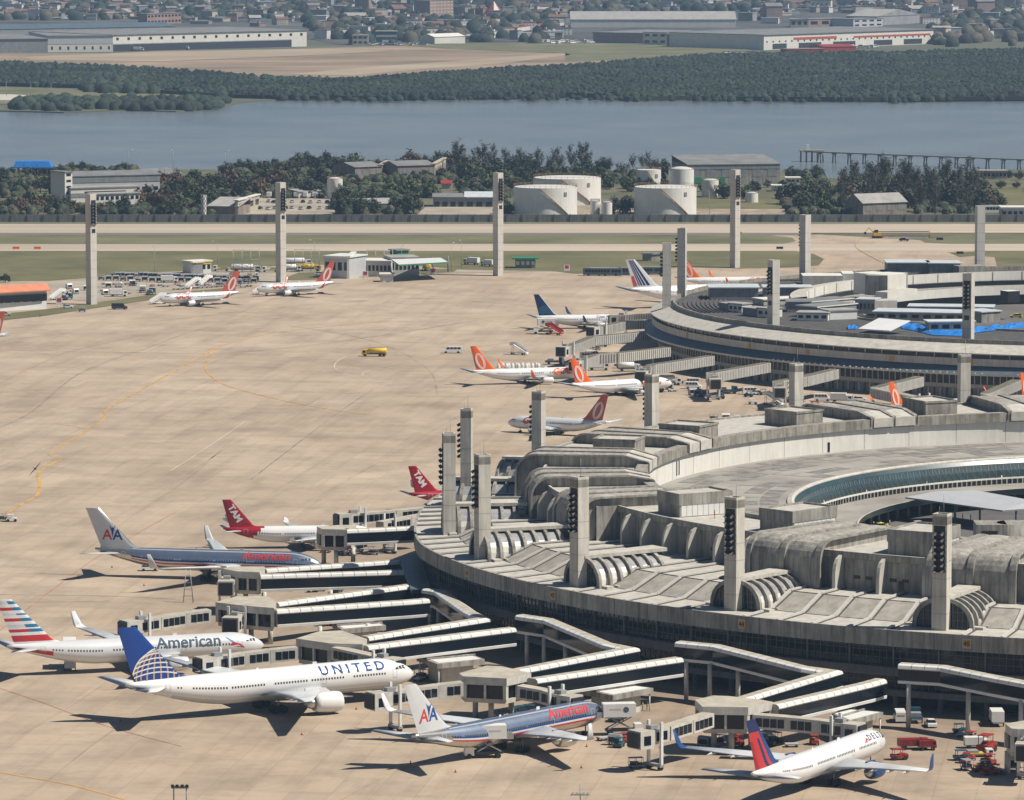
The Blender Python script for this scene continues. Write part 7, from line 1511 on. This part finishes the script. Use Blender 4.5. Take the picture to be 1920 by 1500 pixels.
t = thing('fuel_canopy', 'flat canopy with green edge over the refuelling bay', 'canopy', G3(785, 505)); a = G3(735, 508); mb = MB(); pts = [G(748, 497, 7), G(840, 492, 7), (G(826, 484, 7)), G(734, 487, 7)]; mb.prism([tuple(p) for p in pts], 6.6, 7.2, 'green', top='white_metal'); mb.build('roof', t, world=True)
for px, py in ((765, 515), (812, 512), (840, 510)): g = G(px, py); mb = MB(); mb.tube((g.x, g.y, 0), (g.x, g.y, 6.6), .3, 'shed_wall', n=6); mb.build('post', t, world=True)
bld(344, 512, 362, 514, 4.6, 5, 'dark side wall of the yellow-trimmed kiosk', 'shed_wall', 'white_wall'); bld(360, 514, 396, 512, 4.8, 7, 'white kiosk with yellow trim beside the baggage carts', 'house_white', 'white_wall', wins=4, band=[(.8, 1.0, 'yellow', 0, 1)])
bld(966, 503, 1004, 503, 3.8, 6, 'small glazed kiosk with green roof edge', 'shed_wall', 'green', wins=4, winkey='white_metal', over=1.2); bld(1205, 490, 1222, 490, 3.0, 4, 'dark small hut on the grass behind the buses', 'shed_wall', 'grey_roof'); bld(1222, 490, 1240, 489, 2.8, 4, 'grey small hut on the grass behind the buses', 'concrete', 'grey_roof'); bld(744, 482, 766, 481, 2.6, 6, 'dark green container on the grass behind the depot', 'green', 'shed_wall')
def rack(x0, x1, y0, l_):
    t = thing('pipe_rack', l_, 'rack', G3((x0 + x1) / 2, y0), 0, 'steel loading racks at the fuel depot')
    a, b_ = G(x0, y0), G(x1, y0); mb = MB()
    for k_ in range(4):
        x = a.x + (b_.x - a.x) * k_ / 3
        for dy in (0, 5): mb.tube((x, a.y + dy, 0), (x, a.y + dy, 9.5), .1, 'grey_metal', n=4)
        mb.tube((x, a.y, 9.3), (x, a.y + 5, 9.3), .08, 'grey_metal', n=4)
    mb.tube((a.x, a.y, 9.4), (b_.x, a.y, 9.4), .1, 'grey_metal', n=4); mb.tube((a.x, a.y, 5.5), (b_.x, a.y, 5.5), .1, 'grey_metal', n=4); mb.build('steel_frame', t, world=True)
rack(437, 486, 512, 'steel loading rack above the long white tanker'); rack(552, 598, 511, 'steel loading rack above the yellow tanker'); rack(688, 736, 512, 'steel loading rack behind the white service building')
lp = thing('lamp_post', 'x', 'lamp'); mb = MB(); mb.tube((0, 0, 0), (0, 0, 11), .12, 'grey_metal', .07, n=5); mb.tube((0, 0, 11), (1.6, 0, 11.6), .06, 'grey_metal', n=4); mb.build('pole', lp); mb = MB(); mb.box((1.9, 0, 11.5), (.9, .35, .2), 'white_metal'); mb.build('lamp_head', lp); LP = Proto(lp)
for px, py in ((290, 513), (408, 505), (590, 502), (753, 512), (846, 508), (865, 502), (1330, 404), (1556, 347), (242, 320), (325, 320), (423, 322)): put(LP, px, py, 10 * (px % 30), 'slender street lamp post standing behind the apron', 'street lamps behind the apron', z=0)
for px, py in ((12, 181), (58, 184), (96, 184)): put(LP, px, py, 0, 'pale lamp post on the grassy spit across the water', 'lamp posts on the far spit', z=0, scale=(1.6, 1.6, 1.0))
for i, (px, py, l_) in enumerate(((1385, 440, 'a'), (1462, 468, 'a'), (1800, 477, 'a'), (1762, 451, 'a'), (30, 468, 'a'), (70, 468, 'a'))):
    mb = MB(); g = G3(px, py, .1); mb.box((g.x, g.y, .4), (3.0, .3, 1.0), ['yellow', 'black', 'black', 'black', 'orange', 'orange'][i]); mb.box((g.x - 1, g.y, 0), (.1, .1, .5), 'grey_metal'); mb.box((g.x + 1, g.y, 0), (.1, .1, .5), 'grey_metal')
    tag(mb.build('runway_sign'), ['yellow board beside the runway', 'small dark board on the grass beside the taxiway crossing', 'small dark board on the right-hand grass patch', 'small dark board on the strip right of the crossing', 'low orange board on the left grass, first', 'low orange board on the left grass, second'][i], 'sign')
# repair crew gear on the runway
STR2 = bld; t = thing('excavator', 'dark yellow excavator working on the runway at the right', 'excavator', G3(1645, 446, .2)); mb = MB(); mb.box((0, 0, .9), (3.4, 2.6, 1.5), 'yellow'); mb.box((-.5, 0, 2.4), (1.6, 1.6, 1.2), 'glass_dark'); mb.build('body', t); mb = MB(); mb.beam((-1.4, 0, 2.0), (-3.8, 0, 4.6), .4, .5, 'yellow'); mb.beam((-3.8, 0, 4.6), (-5.4, 0, 2.6), .35, .4, 'yellow'); mb.box((-5.5, 0, 1.6), (1.0, 1.1, 1.0), 'black'); mb.build('arm', t); mb = MB(); mb.box((0, 1.1, 0), (4.0, .6, .9), 'black'); mb.box((0, -1.1, 0), (4.0, .6, .9), 'black'); mb.build('track', t)
t = thing('work_barrier', 'row of orange and white barriers around the runway repair', 'barrier', G3(1690, 447, .2)); mb = MB(); mb.box((0, 3, 0), (26, .3, 1.1), 'rust'); mb.box((2, -2, 0), (20, .3, .9), 'white_dirty')
for x in (-12, 13): mb.tube((x, 3, 0), (x, 3, 4), .2, 'orange', n=4)
mb.box((0, 3, 2.6), (25, .3, .5), 'grey_metal'); mb.build('barrier_rail', t); put(DC, 1695, 452, 0, 'dark car by the runway repair', z=.2)
# ------------------------------------------------------------------ far shore
bld(210, 97, 575, 87, 15.5, 130, 'very long pale warehouse with open dock front on the far shore, left', 'white_wall', 'grey_roof', 'flat', 'warehouse', 'warehouse', wins=18, over=1, wh=.16, wy=.68, band=[(0, .42, 'cloth_dark', 0, .92), (.42, .47, 'asb_roof', 0, .92)])
bld(0, 100, 90, 99, 13, 140, 'grey shaded warehouse block at the left edge of the far shore', 'shed_wall', 'grey_roof', 'flat', 'warehouse', 'warehouse', over=1); bld(90, 98, 212, 97, 15, 130, 'pale warehouse block adjoining the very long warehouse', 'white_wall', 'grey_roof', 'flat', 'warehouse', 'warehouse', wins=8, wh=.2, wy=.15, over=1, band=[(.5, .95, 'plane_grey', 0, 1)])
bld(0, 66, 330, 60, 6, 60, 'long blue-grey roofed warehouse behind the left warehouses', 'house_grey', 'blue_grey', 'gable', 'warehouse', 'warehouse', rise=4)
bld(1432, 94, 1750, 82, 14, 120, 'long white warehouse with red stripes on the far shore, right', 'white_wall', 'grey_roof', 'flat', 'warehouse', 'warehouse', wins=28, over=1, wh=.1, wy=.5, band=[(.05, .4, 'cloth_dark', .05, .13), (.05, .4, 'cloth_dark', .2, .33), (.05, .4, 'cloth_dark', .4, .53), (.05, .4, 'cloth_dark', .64, .75), (.05, .4, 'cloth_dark', .82, .93), (.62, .78, 'orange_red', .17, .42), (.62, .74, 'orange_red', .52, .98)])
bld(1250, 88, 1432, 92, 12, 120, 'grey warehouse block left of the red-striped warehouse', 'shed_wall', 'grey_roof', 'flat', 'warehouse', 'warehouse', over=1, band=[(.6, .7, 'red', 0, 1)]); bld(1206, 84, 1250, 85, 12, 30, 'white-fronted block among the grey warehouses', 'white_wall', 'grey_roof', wins=3, rows=2, name='warehouse', cat='warehouse'); bld(1112, 80, 1206, 82, 10, 100, 'dark grey warehouse with red line, left of the white-fronted block', 'shed_wall', 'grey_roof', 'flat', 'warehouse', 'warehouse', band=[(.6, .7, 'red', 0, 1)])
bld(1070, 52, 1380, 52, 9, 70, 'huge shed with pale ridged roof behind the grey warehouses', 'white_wall', 'asb_roof', 'gable', 'warehouse', 'warehouse', rise=8); bld(1545, 96, 1605, 95, 4, 30, 'red canopy beside the striped warehouse', 'dull_red', 'dull_red', 'gable', 'canopy', 'canopy'); bld(1475, 99, 1545, 98, 3.2, 14, 'low red container row before the striped warehouse', 'dull_red', 'house_pink', 'flat', 'containers', 'containers')
bld(1482, 52, 1516, 52, 9, 20, 'pale block above the striped warehouse, left', 'house_cream', 'asb_roof', wins=3); bld(1516, 52, 1600, 50, 9, 30, 'dark red fronted hall above the striped warehouse', 'house_pink', 'grey_roof', wins=4); bld(1600, 52, 1655, 50, 9, 30, 'grey fronted hall above the striped warehouse', 'plane_grey', 'grey_roof', wins=4, rows=2); bld(1645, 48, 1725, 44, 10, 40, 'big barn-shaped hall behind the striped warehouse', 'house_grey', 'asb_roof', 'cross', rise=7); bld(1640, 10, 1780, 8, 8, 40, 'long roof at the top right of the distant city', 'house_cream', 'shed_roof', 'gable', rise=4)
bld(661, 84, 690, 84, 9, 14, 'small cream block left of the parked cars on the far shore', 'house_cream', 'asb_roof', wins=3, rows=2); bld(705, 80, 744, 80, 11, 12, 'blue-green and cream building on the far shore', 'truck_blue', 'house_cream', band=[(.5, .7, 'house_cream', 0, 1), (0, .25, 'house_white', .3, .8)]); bld(815, 83, 872, 81, 7, 20, 'white canopy building at the edge of the bare field', 'house_white', 'white_wall', 'gable', rise=3); bld(955, 62, 1030, 52, 5, 3, 'long white and red boundary wall on the far shore', 'house_white', 'red'); bld(945, 60, 957, 60, 9, 5, 'white gatehouse beside the red boundary wall', 'house_white', 'white_wall'); bld(993, 80, 1010, 80, 7, 8, 'dark green shed among parked lorries', 'green', 'shed_wall')
bld(806, 34, 850, 32, 20, 22, 'brick-red apartment block with pale floor lines in the distant city', 'house_pink', 'grey_roof', wins=7, rows=5, winkey='house_cream'); bld(1020, 14, 1056, 14, 12, 20, 'green and white apartment block in the distant city', 'truck_blue', 'asb_roof', wins=4, rows=3, winkey='house_white'); bld(276, 47, 340, 44, 12, 12, 'brick-red block with a row of openings above the left warehouses', 'house_pink', 'grey_roof', wins=10, rows=2)
t = thing('tent', 'pointed red and white tent roof in the distant city', 'tent', G3(926, 32)); mb = MB(); n = 8
for i in range(n): q0, q1 = 2 * math.pi * i / n, 2 * math.pi * (i + 1) / n; mb.poly([(math.cos(q0) * 13, math.sin(q0) * 13, 3), (math.cos(q1) * 13, math.sin(q1) * 13, 3), (0, 0, 19)], 'dull_red' if i % 3 else 'white_wall')
mb.build('canvas', t); mb = MB(); mb.tube((0, 0, 0), (0, 0, 3.2), 11, 'house_white', n=8); mb.build('wall', t)
sheet('city_ground', [(-300, -40), (2300, -40), (2300, 60), (1100, 76), (880, 80), (640, 84), (560, 70), (-300, 70)], 0.35, 'city_soil')
hr = random.Random(11); HP = []
for i in range(10):
    t = MB(); w, d, h = hr.uniform(9, 20), hr.uniform(8, 13), hr.choice([3.5, 4, 6.5, 7, 9.5]); wk = ['house_white', 'house_cream', 'house_pink', 'house_white', 'house_grey', 'house_cream', 'house_white', 'house_pink', 'house_cream', 'house_white'][i]; rk = ['tile_roof', 'asb_roof', 'grey_roof', 'tile_roof', 'asb_roof', 'tile_roof', 'grey_roof', 'asb_roof', 'tile_roof', 'asb_roof'][i]
    t.box((0, 0, 0), (w, d, h), wk)
    if i % 3: t.loft([[(-w / 2 - .4, y, z) for y, z in ((-d / 2 - .4, h), (0, h + 2.2), (d / 2 + .4, h))], [(w / 2 + .4, y, z) for y, z in ((-d / 2 - .4, h), (0, h + 2.2), (d / 2 + .4, h))]], rk, smooth=False)
    else: t.box((0, 0, h), (w + .6, d + .6, .5), rk); t.box((w * .2, 0, h + .5), (2.5, 2.5, 1.8), 'truck_blue' if i == 3 else wk)
    for s_ in range(int(h / 3)):
        for k_ in range(int(w / 3.2)): t.box((-w / 2 + 1.8 + k_ * 3.1, -d / 2 - .03, .9 + s_ * 3), (1.3, .1, 1.3), 'shed_wall')
    o = t.build('house'); tag(o, 'x', 'house'); HP.append((Proto(o), ['white', 'cream', 'pinkish', 'white', 'grey', 'cream', 'white', 'pinkish', 'cream', 'white'][i], i))
cnt = 0; occ = []
BL = [(-60, 320, 38, 75), (1060, 1400, 18, 56), (1470, 1740, 28, 60), (800, 860, 8, 36), (905, 945, 12, 34), (200, 590, 54, 75), (0, 600, 56, 80)]
while cnt < 285:
    x = hr.uniform(-40, 1960); y = hr.uniform(-14, 74) if hr.random() < .55 else hr.uniform(-14, 34)
    if y > 74 - (0 if 560 < x < 1060 or 1750 < x else 26): continue
    if any(a < x < b_ and c < y < d for a, b_, c, d in BL): continue
    if x > 1750 and y > 34 and hr.random() < .7: continue
    P_, col, i = HP[hr.randrange(10)]; big = hr.random() < .12
    s_ = hr.uniform(.8, 1.25) * (1.7 if big else 1)
    P_.put(G3(x, y, .3), hr.uniform(-.6, .6), 'small %s house of the hazy distant city, style %s' % (col, ['with tiled hip', 'with pale ridge roof', 'with grey ridge roof', 'with flat roof and water tank', 'long with pale roof', 'with red ridge roof', 'with flat grey roof', 'with pale ridge', 'with reddish ridge', 'with flat pale roof'][i]), '%s houses of the distant city' % ['white tiled', 'cream pale-roofed', 'pinkish grey-roofed', 'white water-tank', 'grey', 'cream red-roofed', 'flat grey-roofed white', 'pinkish pale-roofed', 'cream reddish-roofed', 'flat pale-roofed white'][i], (s_, s_, s_ * hr.uniform(.85, 1.15))); cnt += 1
FT2 = [(690 + i * 7.5 + hr.uniform(-2, 2), 84 + hr.uniform(-1.5, 1), 'GC') for i in range(16)] + [(1010 + i * 9, 80 + hr.uniform(-1, 2), 'WV') for i in range(12)] + [(1560 + i * 9, 90 + hr.uniform(-1, 1), 'WV') for i in range(10)] + [(1360 + i * 10, 100 + hr.uniform(-1, 1), 'GC') for i in range(7)]
for px, py, k_ in FT2: put({'GC': GC, 'WV': WV}[k_], px, py, hr.uniform(0, 180), {'GC': 'car parked in the row on the far shore', 'WV': 'pale van parked in the row on the far shore'}[k_], {'GC': 'cars parked on the far shore', 'WV': 'vans parked on the far shore'}[k_], z=.55, scale=(1.3, 1.3, 1.3))
for px, py, l_ in ((260, 95, 'white lorry before the long warehouse, leftmost'), (304, 92, 'white lorry before the long warehouse, second'), (345, 92, 'long white lorry in the middle of the warehouse front'), (372, 90, 'white lorry right of the middle of the warehouse front'), (404, 89, 'white lorry at the right of the warehouse front'), (10, 98, 'white lorry at the left edge warehouse'), (38, 98, 'white lorry second from the left edge')): put(BT, px, py, hr.uniform(-20, 20), l_, z=.55, scale=(1.4, 1.2, 1.2))
cb = MB(); n_ = 0                                                       # the rest of the city: too many small houses to count
while n_ < 1100:
    x = hr.uniform(-60, 2000); y = hr.uniform(-30, 78) if hr.random() < .45 else hr.uniform(-30, 40)
    if y > 50 and not (560 < x < 1060 or x > 1760): continue
    if any(a < x < b_ and c < y < d for a, b_, c, d in BL): continue
    g = G3(x, y, .3); w, d, h = hr.uniform(7, 22), hr.uniform(7, 13), hr.choice([3, 3.5, 4, 6.5, 9]); rz = hr.uniform(-.7, .7); wk = hr.choice(['house_white', 'house_cream', 'house_pink', 'house_grey', 'house_grey', 'brown_wall']); rk = hr.choice(['tile_roof', 'asb_roof', 'grey_roof', 'tile_roof', 'grey_roof', 'shed_roof'])
    cb.box(g, (w, d, h), wk, rz, top=rk); cb.box((g.x, g.y, h + .3), (w + .8, d + .8, .5), rk, rz)
    if hr.random() < .4: cb.box((g.x + 1, g.y, h + .8), (2.5, 2.5, 2), wk, rz)
    cb.box((g.x - math.sin(-rz) * 0, g.y - d / 2 - .1, 1.2), (w * .7, .1, 1.0), 'shed_wall', rz); n_ += 1
tag(cb.build('city_houses'), 'countless small hazy houses of the distant city', 'houses', kind='stuff')
for i in range(22): put(GC if i % 3 else DC, 470 + (i % 11) * 16 + hr.uniform(-3, 3), 380 + (i // 11) * 12 + hr.uniform(-1, 1), hr.uniform(60, 100), ('silver' if i % 3 else 'dark') + ' car in the yard behind the perimeter wall', ('silver' if i % 3 else 'dark') + ' cars in the yard behind the wall', z=.1)
for i in range(6): put(BT, 505 + i * 17, 371, 85, 'white lorry in the yard among the trees', 'white lorries in the yard', z=.1, scale=(.8, .9, 1))
mass('undergrowth', [[(430, 320), (860, 318), (1120, 326), (1240, 330), (1240, 345), (860, 345), (430, 345)], [(300, 345), (620, 340), (620, 372), (300, 372)], [(1570, 355), (1840, 352), (1840, 402), (1720, 402), (1715, 372), (1590, 372)], [(620, 345), (660, 345), (760, 372), (750, 403), (640, 403), (620, 380)], [(90, 322), (250, 320), (250, 332), (90, 332)], [(0, 395), (240, 397), (330, 385), (410, 385), (400, 404), (0, 404)], [(0, 335), (60, 335), (60, 372), (0, 372)], [(880, 345), (1000, 345), (960, 372), (870, 372)], [(1490, 330), (1550, 338), (1545, 350), (1490, 345)], [(1470, 385), (1560, 380), (1600, 404), (1480, 404)]], 2600, 1.5, 3.6, ['leaf_dark', 'leaf_dark', 'leaf_olive', 'leaf_mid'], 'tangled bushes filling the woodland floor behind the wall', 'bushes', 31, 26)
# courtyard canopy and stair tower of the near terminal
mb = MB(); P = [G3(1697, 932, 15.6), G3(1755, 921, 16.6), G3(1828, 919, 16.6), G3(1935, 938, 16.2), G3(1935, 953, 15.2), G3(1880, 957, 15.2)]
mb.poly(P, 'grey_metal_l' if 'grey_metal_l' in M else 'plane_grey'); mb.poly([p - Vector((0, 0, .35)) for p in P[::-1]], 'shed_wall'); mb.loft([P, [p - Vector((0, 0, .35)) for p in P]], 'shed_wall', smooth=False, caps=(False, False)); cv = thing('canopy', 'large grey flat canopy over the drop-off road', 'canopy', (P[0].x, P[0].y, 10)); mb.build('roof', cv, world=True)
for px, py in ((1790, 982), (1837, 985), (1764, 975), (1905, 985)): g = G3(px, py, 10.05); mb = MB(); mb.tube(g, (g.x, g.y, 15.0), .25, 'shed_wall', n=6); mb.build('column', cv, world=True)
for px, py, r, l_ in ((1905, 1020, 4.2, 'round stair tower'),):
    g = G(px, py, 20); mb = MB(); mb.tube((g.x, g.y, 10), (g.x, g.y, 24.6), r, 'concrete', n=24); mb.box((g.x - 5.5, g.y, 10), (6.5, 7.5, 14.6), 'concrete'); mb.box((g.x - 6.0, g.y - 3.78, 22.4), (3.4, .1, .9), 'black'); bT(mb, 'stair_tower')
# ------------------------------------------------------------------ haze
mb = MB(); mb.box((0, 6100, -2.5), (15000, 12600, 200), 'black')
hz = mb.build('haze'); tag(hz, 'pale blue summer haze over the bay and the distant city', 'haze', kind='stuff')
hm = bpy.data.materials.new('haze'); hm.use_nodes = True; hn = hm.node_tree.nodes; hm.node_tree.links.clear() if hasattr(hm.node_tree.links, 'clear') else None
for q in list(hn): hn.remove(q)
ho = hn.new('ShaderNodeOutputMaterial'); pv = hn.new('ShaderNodeVolumePrincipled'); hm.node_tree.links.new(pv.outputs[0], ho.inputs['Volume'])
pv.inputs['Color'].default_value = (0.46, 0.70, 1.0, 1); pv.inputs['Density'].default_value = 5.0e-5; pv.inputs['Anisotropy'].default_value = 0.0
hz.data.materials.clear(); hz.data.materials.append(hm)
